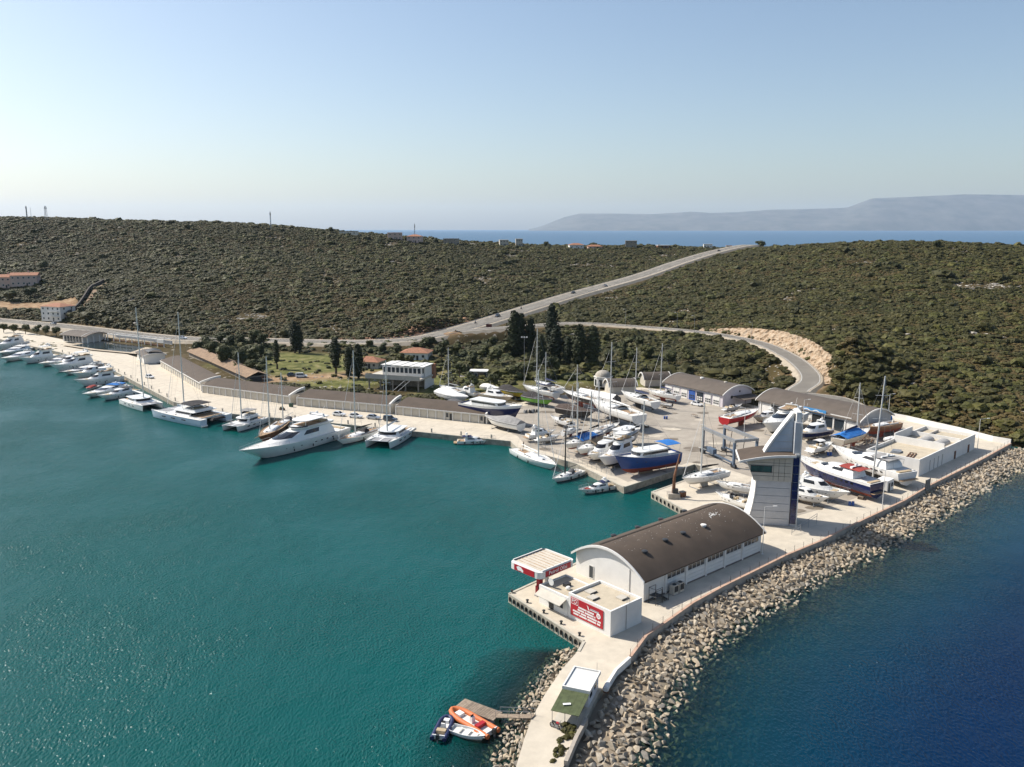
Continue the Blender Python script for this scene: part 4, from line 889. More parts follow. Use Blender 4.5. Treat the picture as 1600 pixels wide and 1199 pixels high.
# --- storage units along the quay
def storage(a, b, n, label, depth=7.0, hf=2.75, rise=1.55, offices=()):
    a, b = Vector(a), Vector(b); L = (b-a).length; rz = ang(a, b); t = thing('storage_building', label, 'building', (a.x, a.y, QZ), rz, 'storage units along the quay')
    bx(t, 'wall', CREAM, (L/2, 0.3, hf/2), (L, 0.3, hf)); bx(t, 'wall', CREAM, (L/2, depth-0.15, (hf+rise)/2-0.1), (L, 0.3, hf+rise-0.25)); [bx(t, 'wall', CREAM, (x, depth/2, hf/2+0.2), (0.3, depth-0.5, hf+0.4)) for x in (0.15, L-0.15)]
    ay = [(-0.35 + (depth+0.7)*k/8, hf + rise*math.sin(math.pi/2*(k/8))) for k in range(9)]
    r = part(t, 'roof', BROWN, lambda q: q.loft([[(x, y, z+0.16) for y, z in ay] + [(x, y, z-0.02) for y, z in ay[::-1]] for x in (0.6, L-0.6)]), True)
    bx(t, 'fascia', TRIM, (L/2, -0.38, hf+0.06), (L-1.0, 0.1, 0.34))
    for x in (L-0.3,): part(t, 'arched_rib', TRIM, lambda q: q.loft([[(xx, y, z+0.55) for y, z in ay] + [(xx, y, z-0.25) for y, z in ay[::-1]] for xx in (x-0.28, x+0.28)]), True)
    w_ = L/n
    for i in range(n):
        x = w_*(i+0.5)
        if i in offices: window(t, x-0.5, 0.15, 1.5, 1.0, 1.5, 'x', -1); bx(t, 'door', DARKM, (x+0.7, 0.13, 1.05), (0.8, 0.08, 2.1)); continue
        d_ = bx(t, 'shutter', mat('shutter', (0.60, 0.55, 0.46), 0.7, 0.05, 1, objrand=0.05), (x, 0.13, 1.15), (w_*0.72, 0.1, 2.2))
    for i in range(n+1): bx(t, 'pier', TRIM, (min(max(w_*i, 0.25), L-0.25), 0.05, hf/2), (0.4, 0.34, hf))
    return t
storage((-150.9, 351.6), (-113.9, 298.2), 20, 'longest row of cream storage units, beside the cafe end of the quay')
storage((-112.3, 294.6), (-74.8, 274.0), 14, 'row of cream storage units behind the black-topped catamaran')
storage((-72.3, 272.2), (-38.8, 259.4), 12, 'row of cream storage units behind the parked cars')
storage((-37.3, 258.6), (-7.5, 245.6), 11, 'row of cream storage units ending beside the shrink-wrapped cruiser', offices=(6, 10))

# --- restaurant on stilts
RO = G(661, 618, 2.6); RA = ang(G(569, 600, 2.6), G(661, 618, 2.6))
p = G(576, 603, 2.6); L = 21.0; rz = R(-18)
t = thing('restaurant', 'white-roofed restaurant raised on columns above a dark open ground floor', 'building', (p.x+1, p.y-4, 2.4), rz); t.scale = (1, 1, 1.32)

bx(t, 'terrace_slab', BEIGE, (10, 5.0, 3.3), (22, 13, 0.5)); bx(t, 'lower_wall', STONE, (12, 9.0, 1.5), (16, 5, 3.05)); bx(t, 'end_wall', WHITE, (20.3, 8.0, 3.1), (0.35, 8, 6.2)); bx(t, 'brick_end', TILE, (20.7, 11.2, 4.4), (1.2, 2.2, 4.0))
for x in (0.5, 5, 10, 15, 20): part(t, 'column', STONE, lambda b: b.box((x, -1.0, 1.52), (0.45, 0.45, 3.06)))
bx(t, 'parapet', BEIGE, (10, -1.4, 3.95), (21.6, 0.2, 0.8)); bx(t, 'upper_room', WHITE, (12.2, 6.3, 4.95), (15.6, 8.2, 2.8))
for i in range(9): window(t, 5.4+i*1.7, 2.2, 5.3, 1.3, 1.5, 'x', -1)
for i in range(4): window(t, 20.0, 3.2+i*1.7, 5.3, 1.3, 1.5, 'y', 1)
for i in range(9): bx(t, 'roof_panel', mat('white_sheet', (0.74, 0.72, 0.67), 0.5, 0.05, 1, objrand=0.08), (4.6+i*1.92, 6.3+(0.7 if i < 3 else 0), 6.5+(0.12 if i % 2 else 0)), (1.88, 9.4, 0.14), ry=0.0)
for x in (0.4, 2.4): part(t, 'stair_beam', STEEL, lambda b: b.tube((15+x, -1.3, 3.3), (11+x, -4.2, 0.3), 0.09))

# --- houses
def house(name, label, px, py, Y, L, D, H, rz, wall, roofm, storeys=2, hip=True, rh=1.8, z=None, nwin=4, flat=False):
    p = T(px, py, Y); gzv = gz(p.x, p.y) if z is None else z; t = thing(name, label, 'house', (p.x, p.y, gzv-0.3), rz); H += 0.3
    bx(t, 'wall', wall, (0, 0, H/2), (L, D, H))
    if flat: bx(t, 'roof', roofm, (0, 0, H+0.15), (L+0.4, D+0.4, 0.3))
    else:
        e = 0.6; part(t, 'roof', roofm, lambda b: b.add([(-L/2-e, -D/2-e, H), (L/2+e, -D/2-e, H), (L/2+e, D/2+e, H), (-L/2-e, D/2+e, H), (-(L-D)/2 if hip else -L/2-e, 0, H+rh), ((L-D)/2 if hip else L/2+e, 0, H+rh)], [(0, 1, 5, 4), (1, 2, 5), (2, 3, 4, 5), (3, 0, 4), (3, 2, 1, 0)]))
    for s in range(storeys):
        zz = 0.3 + H/storeys*(s+0.55) - 0.2
        for i in range(nwin): window(t, -L/2 + L*(i+0.5)/nwin, -D/2, zz, min(1.2, L/nwin*0.5), 1.2, 'x', -1)
        for i in range(2): window(t, L/2, -D/4+D/2*i, zz, 1.0, 1.2, 'y', 1)
    bx(t, 'door', DARKM, (L*0.12, -D/2-0.02, 1.3), (1.0, 0.08, 2.1))
    return t
h = house('villa', 'white three-storey villa with terracotta roof above the coast road', 92, 495, 505, 15.5, 11, 8.6, R(-20), WHITE, TILE, 3)
for zz in (3.2, 6.1): bx(h, 'balcony', WHITE, (3.0, -6.2, zz), (7.5, 1.6, 0.2)); part(h, 'balcony_rail', TRIM, lambda b: [b.tube((-0.7+k*0.5, -6.9, zz), (-0.7+k*0.5, -6.9, zz+1), 0.03, n=4) for k in range(16)] and b.tube((-0.7, -6.9, zz+1), (6.8, -6.9, zz+1), 0.05, n=4))
for i, (px, py, L) in enumerate([(8, 438, 16), (40, 437, 17)]):
    h = house('apartment_house', ['pink apartment house with red roof at the edge of the view', 'pink apartment house with red roof and a bare end wall, among dark trees'][i], px, py, 600, L, 12, 7.6, R(18), PINK, TILE, 2, nwin=5, hip=False)
    bx(h, 'chimney', PINK, (2, 1, 10.2), (0.9, 0.9, 1.6))
house('cottage', 'white cottage with orange hipped roof beside the coast road', 651, 553, 360, 12, 9, 3.2, R(-8), WHITE, TILE, 1, nwin=3)
house('cottage', 'cottage with orange roof half hidden behind two cypress trees', 578, 566, 340, 10, 7, 2.8, R(-15), BEIGE, TILE, 1, nwin=3)
house('shack', 'low shack with a pale sheet roof at the foot of the wooded slope', 754, 590, 318, 9.5, 5, 2.2, R(-4), mat('shack_brown', (0.2, 0.13, 0.09), 0.9), TRIM, 1, flat=True, nwin=2)
# houses along the ridge
for px, py, Y, L, D, H, m, rm, fl, lab in [
    (545, 361, 805, 17, 9, 3.4, CREAM, GREYR, True, 'low flat-roofed house on the ridge beside the lone dark tree'),
    (617, 367, 815, 14, 10, 6.4, PINK, TILE, True, 'salmon flat-topped villa on the ridge'),
    (648, 367, 815, 14, 10, 6.0, PINK, TILE, False, 'salmon villa with red pitched roof on the ridge'),
    (705, 372, 840, 14, 9, 5.4, STONE, GREYR, True, 'grey unfinished house on the ridge by the dark trees'),
    (787, 377, 860, 9, 8, 6.0, BEIGE, BEIGE, True, 'pale block house on the ridge, just right of the small gap'),
    (811, 376, 865, 7, 7, 7.6, BEIGE, BEIGE, True, 'narrow pale tower house on the ridge against the sea'),
    (900, 377, 880, 15, 9, 4.2, WHITE, TILE, False, 'white house with a shallow gable on the ridge against the sea'),
    (929, 379, 885, 15, 8, 2.6, PINK, TILE, False, 'low red-roofed house on the ridge left of the concrete shell'),
    (986, 378, 890, 12, 9, 7.2, STONE, STONE, True, 'bare concrete shell of a house on the ridge'),
    (1036, 378, 890, 13, 8, 3.2, RUST, TRIM, True, 'dark house with a pale flat roof on the ridge'),
    (1106, 379, 900, 9, 7, 4.6, WHITE, BEIGE, True, 'small white house on the ridge left of the road summit'),
    (1139, 386, 890, 6, 5, 3.2, BEIGE, TILE, True, 'little kiosk beside the road near the summit')]:
    house('ridge_house', lab, px, py, Y, L, D, H, R(random.uniform(-12, 12)), m, rm, 1 if H < 5 else 2, flat=fl, nwin=3)

# --- club buildings at the far end of the quay
p = G(99, 533, 2.2); t, r, A = barrel('club_pavilion', 'white pavilion with grey arched roof beside the swimming pool', (p.x, p.y), R(-28), 16, 12, 3.6, 1.7, 1.2, WHITE, GREYR, z=2.0, cat='pavilion')
for i in range(6): bx(t, 'glass_panel', GLASS, (2+i*2.4, -0.05, 1.7), (1.8, 0.1, 2.8))
for y in (1, 4.3, 7.7, 11): part(t, 'column', TRIM, lambda b: b.box((18.5, y, 1.8), (0.6, 0.6, 3.6)))
part(r, 'porch_roof', GREYR, lambda b: b.loft([[(x, y, z-0.05) for y, z in A] + [(x, y, z-0.25) for y, z in A[::-1]] for x in (16.6, 20)]), True)
pl = [G(*q, 1.6) for q in [(112, 541), (150, 536), (192, 537), (236, 541), (204, 552), (150, 547)]]
mb = MB(); sheet(mb, pl, 2.06); tag(mb.build('pool_water', mat('pool_water', (0.012, 0.028, 0.032), 0.08, 0.2, 0.3)), 'dark still water of the swimming pool', kind='structure')
mb = MB(); sheet(mb, [(c + (c - sum(pl, Vector())/6)*0.25) for c in pl], 2.03); tag(mb.build('pool_terrace', mat('terrace', (0.46, 0.38, 0.28), 0.85, 0.1, 0.6)), 'pale terrace round the pool', kind='structure')
a, b_ = G(168, 531, 3.0), G(257, 541, 3.0); L = (b_-a).length
t = thing('pergola', 'long white pergola with dark openings between pool and road', 'pergola', (a.x, a.y, 2.0), ang(a, b_))
bx(t, 'back_wall', WHITE, (L/2, 4.5, 1.5), (L, 0.3, 3.0)); bx(t, 'bar_counter', RUST, (L/2, 1.2, 0.6), (L*0.9, 0.6, 1.2)); [bx(t, 'roof_beam', TRIM, (L/2, y, 4.0), (L, 0.4, 0.4)) for y in (0, 4.2)]
for i in range(10): bx(t, 'post', TRIM, (0.3+i*(L-0.6)/9, 0, 1.9), (0.3, 0.3, 3.8)); bx(t, 'rafter', TRIM, (0.3+i*(L-0.6)/9, 2.1, 4.22), (0.25, 4.6, 0.1))
bx(t, 'side_screen', TRIM, (L-2.5, -0.3, 3.2), (5, 0.12, 1.6))
p = G(229, 571, 1.6); t, r, A = barrel('cafe_building', 'white cafe with dark curved roof and shaded terrace on the quay', (p.x-11, p.y+16), R(-56), 15, 9, 3.4, 1.0, 0.6, WHITE, GREYR, z=1.6, cat='cafe')
bx(t, 'door', DARKM, (10, -0.04, 1.1), (0.9, 0.08, 2.2)); part(t, 'terrace_shade', DARKM, lambda b: b.loft([[(x, 2 + 6*k/6, 5.0 + 0.8*math.sin(math.pi*k/6)) for k in range(7)] + [(x, 2 + 6*k/6, 4.9 + 0.8*math.sin(math.pi*k/6)) for k in range(6, -1, -1)] for x in (8, 15)])); [part(t, 'shade_post', TRIM, lambda b: b.tube((x, y, 3.4), (x, y, 5.0), 0.06)) for x in (8.3, 14.7) for y in (2.2, 7.8)]
window(t, 5, 0, 1.7, 2.5, 1.4, 'x', -1)
# old tiled sheds behind the storage units
a, b_ = G(286, 557, 2.4), G(378, 600, 2.4); L = (b_-a).length
t = thing('tiled_shed', 'long old shed with weathered brown tile roof behind the storage units', 'shed', (a.x+2, a.y+1, 2.2), ang(a, b_))
bx(t, 'wall', STONE, (L/2, 4, 1.3), (L-0.6, 7.4, 2.6))
for s in (-1, 1): part(t, 'roof_slope', OLDTILE, lambda b: b.loft([[(x, 4, 4.3), (x, 4 + s*4.6, 2.5), (x, 4 + s*4.6, 2.36), (x, 4, 4.14)] for x in (-0.3, L+0.3)]))
bx(t, 'open_bay', DARKM, (L-0.28, 4, 1.2), (0.12, 6, 2.2)); bx(t, 'red_door', RUST, (L-0.24, 6.2, 1.2), (0.12, 1.8, 2.2))
# ------------------------------------------------------------------ boats
GEL = mat('white_gelcoat', (0.78, 0.77, 0.74), 0.3, 0.03, 0.7, coat=0.3)
DECK = mat('deck_white', (0.70, 0.68, 0.63), 0.6, 0.05, 1.2)
TEAK = mat('teak', (0.36, 0.24, 0.14), 0.7, 0.12, 2)
TINT = mat('tinted_glass', (0.012, 0.013, 0.016), 0.1, 0, spec=0.6)
ALUM = mat('aluminium_mast', (0.62, 0.62, 0.60), 0.4, 0.05, 1, metal=0.3)
CARBON = mat('black_mast', (0.03, 0.03, 0.03), 0.4, 0)
CANVAS = {'blue': mat('blue_canvas', (0.02, 0.16, 0.48), 0.9, 0.1, 1), 'navy': mat('navy_canvas', (0.02, 0.03, 0.09), 0.9, 0.1, 1), 'grey': mat('grey_canvas', (0.30, 0.29, 0.28), 0.9, 0.1, 1), 'white': mat('white_canvas', (0.70, 0.69, 0.67), 0.85, 0.05, 0.8),
    'black': mat('black_canvas', (0.035, 0.03, 0.03), 0.9, 0.2, 1), 'brown': mat('brown_canvas', (0.075, 0.052, 0.042), 0.9, 0.15, 1), 'red': mat('red_canvas', (0.30, 0.045, 0.035), 0.9, 0.1, 1), 'tan': mat('tan_canvas', (0.30, 0.22, 0.14), 0.9, 0.15, 1), 'dkgrey': mat('charcoal_canvas', (0.09, 0.09, 0.095), 0.9, 0.1, 1)}
HULLC = {'white': GEL, 'navy': mat('navy_hull', (0.012, 0.02, 0.085), 0.2, 0.05, 0.5, coat=0.5), 'blue': mat('blue_hull', (0.018, 0.06, 0.23), 0.35, 0.08, 0.6), 'red': mat('red_hull', (0.40, 0.02, 0.025), 0.3, 0.05, 0.6), 'green': mat('green_hull', (0.16, 0.42, 0.05), 0.5, 0.1, 1), 'yellow': mat('yellow_hull', (0.55, 0.38, 0.04), 0.5, 0.1, 1),
    'grey': mat('grey_hull', (0.42, 0.42, 0.42), 0.4, 0.05, 0.6), 'tan': mat('tan_hull', (0.46, 0.40, 0.32), 0.5, 0.08, 0.6), 'black': mat('black_hull', (0.02, 0.02, 0.022), 0.3, 0.05, 0.6), 'wood': mat('varnished_hull', (0.17, 0.075, 0.04), 0.4, 0.15, 1.5), 'pale': mat('pale_blue_hull', (0.46, 0.54, 0.64), 0.35, 0.05, 0.6)}
ANTI = {'red': mat('red_antifouling', (0.24, 0.055, 0.035), 0.9, 0.15, 1), 'black': mat('black_antifouling', (0.03, 0.032, 0.036), 0.9, 0.15, 1), 'blue': mat('blue_antifouling', (0.03, 0.06, 0.14), 0.9, 0.15, 1), 'white': mat('chalky_antifouling', (0.5, 0.48, 0.44), 0.9, 0.1, 1)}
FEND = mat('fender_black', (0.02, 0.02, 0.022), 0.6, 0); CUSH = mat('cushion_beige', (0.46, 0.36, 0.23), 0.9, 0.08, 2); BRONZE = mat('bronze', (0.2, 0.13, 0.07), 0.5, 0)

def hull_sections(L, B, F, D, sheer=0.4, rake=0.12, tr=0.86, n=13, full=2.3, vee=0.55):
    secs = []
    for i in range(n):
        s = i/(n-1); s = 1-(1-s)**1.15
        f = tr + (1-tr)*min(s/0.4, 1)**0.8 if s < 0.4 else 1 - ((s-0.4)/0.6)**full
        b = max(B/2*f, 0.015); zs = F*(1 + sheer*s**2.2); kz = -D*(1 - max(0, (s-0.72)/0.28)**1.7) if s > 0.72 else -D
        def X(z): return -L/2 + L*(s - rake*s**3*(1 - min(max((z-kz)/(zs-kz+1e-6), 0), 1)))
        bl = max(1-s**3, 0.0); half = [(b, zs), (b*0.985, zs*0.78), (b*(0.93-0.15*s**2), zs*0.4), (b*(0.86-0.3*s**2), 0.10+0.0*s), (b*(vee+0.05)*(0.4+0.6*bl), kz*0.55 if s > 0.8 else -D*0.5), (0.012, kz)]
        ring = [(X(z), y, z) for y, z in half] + [(X(z), -y, z) for y, z in half[-2::-1]]
        secs.append(ring)
    return secs
def add_hull(t, L, B, F, D, top='white', anti='black', deck=None, stripe=None, name='hull', bul=0.1, off=(0, 0), **k):
    S = hull_sections(L, B, F, D, **k); S = [[(x, y+off[1], z) for x, y, z in r] for r in S]; n = len(S[0])
    mats = [HULLC.get(top, GEL), ANTI[anti], HULLC.get(stripe, HULLC.get(top, GEL)), GEL]
    def mf(j, i):
        i = min(i, n-2-i); return 2 if i == 0 and stripe else 0 if i < 3 else 1
    mb = MB(); mb.loft(S, closed=False, mfun=mf); mb.add(S[0], [list(range(n))], 0); h = mb.build(name, mats, t, True)
    # deck let in below the rail
    db = MB(); m = len(S); db.loft([[(r[0][0], (r[0][1]-off[1])*0.96+off[1], r[0][2]-bul), (r[0][0], (r[-1][1]-off[1])*0.96+off[1], r[0][2]-bul)] for r in S], closed=False); db.build('deck', deck or DECK, t)
    rb = MB()
    for i in range(m-1):
        for q in (0, -1): rb.tube(S[i][q], S[i+1][q], 0.05, n=4)
    rb.build('toe_rail', GEL if top != 'wood' else TEAK, h)
    return h, S
def outline(xa, xb, w, nose, w2=None, k=4):
    w2 = w2 or w; P = [(xa + (xb-nose-xa)*i/k, w2 + (w-w2)*i/k) for i in range(k+1)]
    P += [(xb-nose + nose*math.sin(a), w*math.cos(a)) for a in (R(30), R(60), R(82))]
    return P + [(x, -y) for x, y in P[::-1]]
def lerp_level(levels, z):
    for a, b in zip(levels[:-1], levels[1:]):
        if a[0] <= z <= b[0]: f = (z-a[0])/(b[0]-a[0]+1e-9); return [z] + [u+(v-u)*f for u, v in zip(a[1:], b[1:])]
    return list(levels[-1])
def add_cabin(t, levels, m=GEL, name='cabin', glass=None, gname=('windscreen', 'side_window'), gm=TINT, side_split=1):
    """levels: (z, x_aft, x_fore, half width, nose length)"""
    ring = lambda lv, e=0.0: [(x, y, lv[0]) for x, y in outline(lv[1]-e, lv[2]+e, lv[3]+e, lv[4])]
    c = part(t, name, m, lambda b: b.loft([ring(l) for l in levels]), True)
    if glass:
        z0, z1, fr, sd_ = glass
        a, b_ = ring(lerp_level(levels, z0), 0.03), ring(lerp_level(levels, z1), 0.03); n = len(a)
        if fr: part(c, gname[0], gm, lambda q: q.loft([a[5:n-5], b_[5:n-5]], closed=False))
        if sd_:
            i0, i1 = sd_
            for s in (0, 1):
                idx = list(range(i0, i1+1)) if s == 0 else [n-1-i for i in range(i0, i1+1)]
                part(c, gname[1], gm, lambda q: q.loft([[a[i] for i in idx], [b_[i] for i in idx]], closed=False))
    return c
def add_rail(t, S, i0, h=0.75, name='bow_rail', inset=0.94):
    def f(b):
        for q in (0, -1):
            P = [(r[q][0]-0.05, r[q][1]*inset, r[q][2]) for r in S[i0:]]
            for a, c in zip(P[:-1], P[1:]): b.tube((a[0], a[1], a[2]+h), (c[0], c[1], c[2]+h), 0.03, n=4)
            for a in P: b.tube(a, (a[0], a[1], a[2]+h), 0.025, n=4)
    return part(t, name, STEEL, f)
def add_ports(t, S, xs, z, B, m=TINT, size=(0.55, 0.22)):
    X = [r[2][0] for r in S]
    for x in xs:
        for s in (1, -1):
            y = float(np.interp(x, X, [r[2][1] for r in S])); yg = float(np.interp(x, X, [r[0][1] for r in S])); zg = float(np.interp(x, X, [r[0][2] for r in S])); zz = z*zg; y = y + (yg-y)*max(0, (z-0.4)/0.6)
            bx(t, 'porthole', m, (x, s*(y+0.01), zz), (size[0], 0.08, size[1]))
def add_fenders(t, S, xs):
    X = [r[0][0] for r in S]
    for x in xs:
        for s in (1, -1):
            y = float(np.interp(x, X, [r[0][1] for r in S])); z = float(np.interp(x, X, [r[0][2] for r in S]))
            part(t, 'fender', FEND, lambda b: b.lathe((x, s*(y+0.14), z*0.25), [(0.05, 0), (0.16, 0.12), (0.16, 0.6), (0.04, 0.75)], 7))
def add_bimini(t, xa, xb, w, z, m, h=0.25, legs=0.9, name='bimini'):
    o = part(t, name, m, lambda b: b.loft([[(x, -w + 2*w*i/6, z + h*math.sin(math.pi*i/6)*(1 if xa < x < xb else 0.75)) for i in range(7)] + [(x, -w + 2*w*i/6, z - 0.05 + h*math.sin(math.pi*i/6)*(1 if xa < x < xb else 0.75)) for i in range(6, -1, -1)] for x in (xa, (xa+xb)/2, xb)]), True)
    part(o, 'bimini_frame', STEEL, lambda b: [b.tube((x, s*w, z), (x + (0.3 if x < (xa+xb)/2 else -0.3), s*w*0.98, z-legs), 0.03, n=4) for x in (xa, xb) for s in (-1, 1)])
def motor(t, L, B, F, D, o):
    h, S = add_hull(t, L, B, F, D, o.get('hull', 'white'), o.get('anti', 'black'), o.get('deck'), o.get('stripe'), sheer=0.42, rake=0.2, tr=0.9, full=2.4)
    Fm = F*1.05; w = B*0.40; vr = random.uniform(0.85, 1.12); ch = o.get('ch', (0.085*L + 0.55)*vr if L < 20 else 2.2)
    if L > 9 and not o.get('small'):
        fb = o.get('fly', False)
        lv = [(Fm-0.15, -0.30*L, 0.26*L, w, 0.26*L), (Fm+ch*0.42, -0.29*L, 0.17*L, w*0.93, 0.2*L), (Fm+ch, -0.28*L, 0.045*L, w*0.78, 0.11*L), (Fm+ch+0.10, -0.27*L, 0.02*L, w*0.70, 0.10*L)]
        if L > 20 and o.get('hull', 'white') == 'white': lv = [(Fm-0.15, -0.34*L, 0.40*L, w, 0.34*L), (Fm+ch*0.5, -0.33*L, 0.20*L, w*0.94, 0.22*L), (Fm+ch, -0.31*L, 0.02*L, w*0.80, 0.09*L), (Fm+ch+0.10, -0.30*L, -0.01*L, w*0.72, 0.08*L)]
        c = add_cabin(t, lv, GEL, 'cabin', (Fm+ch*0.52, Fm+ch*0.93, True, (1, 4) if L < 20 else (2, 4)))
        bx(t, 'foredeck_hatch', TINT, (0.33*L, 0, F*1.17), (0.6, 0.6, 0.08))
        if fb:
            z = Fm+ch+0.10
            fl = part(t, 'flybridge', GEL, lambda b: b.loft([[(x, y, z) for x, y in outline(-0.34*L, 0.0*L, w*0.82, 0.10*L)], [(x, y, z+0.65) for x, y in outline(-0.345*L, 0.02*L, w*0.9, 0.10*L)]]), True)
            bx(fl, 'fly_floor', TEAK, (-0.18*L, 0, z+0.66), (0.24*L, w*1.35, 0.03)); bx(fl, 'fly_seat', CUSH, (-0.27*L, 0, z+0.85), (0.07*L, w*1.2, 0.38)); bx(fl, 'helm_seat', CUSH, (-0.09*L, w*0.3, z+0.95), (0.6, 0.9, 0.6))
            part(fl, 'fly_screen', TINT, lambda b: b.loft([[(x, y, z+0.66) for x, y in outline(-0.02*L, 0.02*L, w*0.86, 0.09*L)[4:12]], [(x-0.12, y*0.96, z+1.0) for x, y in outline(-0.02*L, 0.02*L, w*0.86, 0.09*L)[4:12]]], closed=False))
            ht = o.get('top')
            if ht: part(t, 'hardtop', CANVAS[ht] if ht in CANVAS else GEL, lambda b: b.prism([(x, y) for x, y in outline(-0.30*L, -0.03*L, w*0.85, 0.06*L)], z+2.1, z+2.28)); part(t, 'hardtop_post', GEL if ht == 'white' else STEEL, lambda b: [b.tube((x, s*w*0.75, z+0.5), (x-0.2, s*w*0.72, z+2.12), 0.06, n=5) for x in (-0.28*L, -0.06*L) for s in (-1, 1)])
            za = z + (2.3 if ht else 0.65)
        else:
            z = Fm+ch; za = z+0.1
            if o.get('top'): add_bimini(t, -0.36*L, -0.12*L, w*0.92, z+0.35, CANVAS[o['top']], legs=ch*0.8)
        ar = part(t, 'radar_arch', GEL, lambda b: b.loft([[(-0.25*L+dx, y, zz) for dx in (-0.3, 0.3)] + [(-0.25*L+dx, y*0.97, zz-0.16) for dx in (0.3, -0.3)] for y, zz in ((-w*0.8, za-0.1), (-w*0.7, za+0.7), (w*0.7, za+0.7), (w*0.8, za-0.1))]))
        part(ar, 'radar_dome', GEL, lambda b: b.sphere((-0.25*L, 0, za+0.98), (0.38, 0.38, 0.28))); part(ar, 'antenna', GEL, lambda b: b.tube((-0.26*L, w*0.4, za+0.7), (-0.3*L, w*0.4, za+2.6), 0.03, n=4))
        bx(t, 'cockpit_floor', TEAK, (-0.39*L, 0, F*0.78+0.12), (0.17*L, B*0.72, 0.06)); bx(t, 'cockpit_seat', CUSH, (-0.455*L, 0, F*0.95), (0.04*L, B*0.6, 0.45))
        bx(t, 'sun_pad', CUSH if o.get('pad') != 'red' else CANVAS['red'], (0.24*L, 0, F*1.13+0.06), (0.12*L, B*0.36, 0.14))
        add_rail(t, S, 7); add_ports(t, S, [L*q for q in (-0.12, 0.02, 0.15, 0.27)] + ([L*q for q in (-0.3, -0.24, -0.18, 0.09)] if L > 20 else []), 0.62, B, size=(0.7, 0.45) if L > 20 else (0.55, 0.22))
    else:
        lv = [(Fm-0.1, -0.05*L, 0.36*L, B*0.34, 0.30*L), (Fm+0.32, -0.03*L, 0.22*L, B*0.28, 0.22*L)]; add_cabin(t, lv, GEL, 'cuddy')
        part(t, 'windscreen', TINT, lambda b: b.loft([[(x, y, Fm+0.12) for x, y in outline(-0.12*L, 0.09*L, B*0.37, 0.13*L)[2:14]], [(x-0.25, y*0.9, Fm+0.72) for x, y in outline(-0.12*L, 0.09*L, B*0.37, 0.13*L)[2:14]]], closed=False))
        bx(t, 'cockpit_floor', DECK, (-0.24*L, 0, F*0.55+0.35), (0.4*L, B*0.72, 0.05)); [bx(t, 'seat', CUSH, (x, y, F+0.15), (0.5, 0.5, 0.6)) for x, y in ((-0.12*L, B*0.18), (-0.12*L, -B*0.18))]; bx(t, 'stern_seat', CUSH, (-0.38*L, 0, F+0.1), (0.5, B*0.7, 0.45))
        if o.get('top'): add_bimini(t, -0.26*L, 0.0*L, B*0.36, F+1.55, CANVAS[o['top']], legs=1.2)
        if o.get('outboard'): [ (lambda ob: part(ob, 'propeller_leg', CARBON, lambda b: b.box((-L/2-0.35, s*0.45, -0.2), (0.25, 0.16, 1.1))))(bx(t, 'outboard', CARBON, (-L/2-0.4, s*0.45, F+0.25), (0.6, 0.42, 0.75), taper=0.8)) for s in (-1, 1)]
        if o.get('pad') == 'red': bx(t, 'sun_pad', CANVAS['red'], (0.24*L, 0, Fm+0.32), (0.18*L, B*0.42, 0.15))
        add_rail(t, S, 8, 0.5); add_ports(t, S, [0.0, 0.12*L, 0.22*L], 0.62, B, size=(0.5, 0.16))
    part(t, 'swim_platform', TEAK if L > 9 and not o.get('small') else GEL, lambda b: b.box((-L/2-0.45, 0, 0.38), (1.0, B*0.78, 0.12)))
    if not o.get('ashore'): add_fenders(t, S, [-0.3*L, -0.08*L, 0.1*L])
    else: part(t, 'propeller', BRONZE, lambda b: [b.box((-0.42*L, s*B*0.2, -D*0.75), (0.1, 0.5, 0.12)) for s in (-1, 1)] and [b.tube((-0.2*L, s*B*0.2, -D*0.6), (-0.42*L, s*B*0.2, -D*0.75), 0.05, n=5) for s in (-1, 1)])
    return S
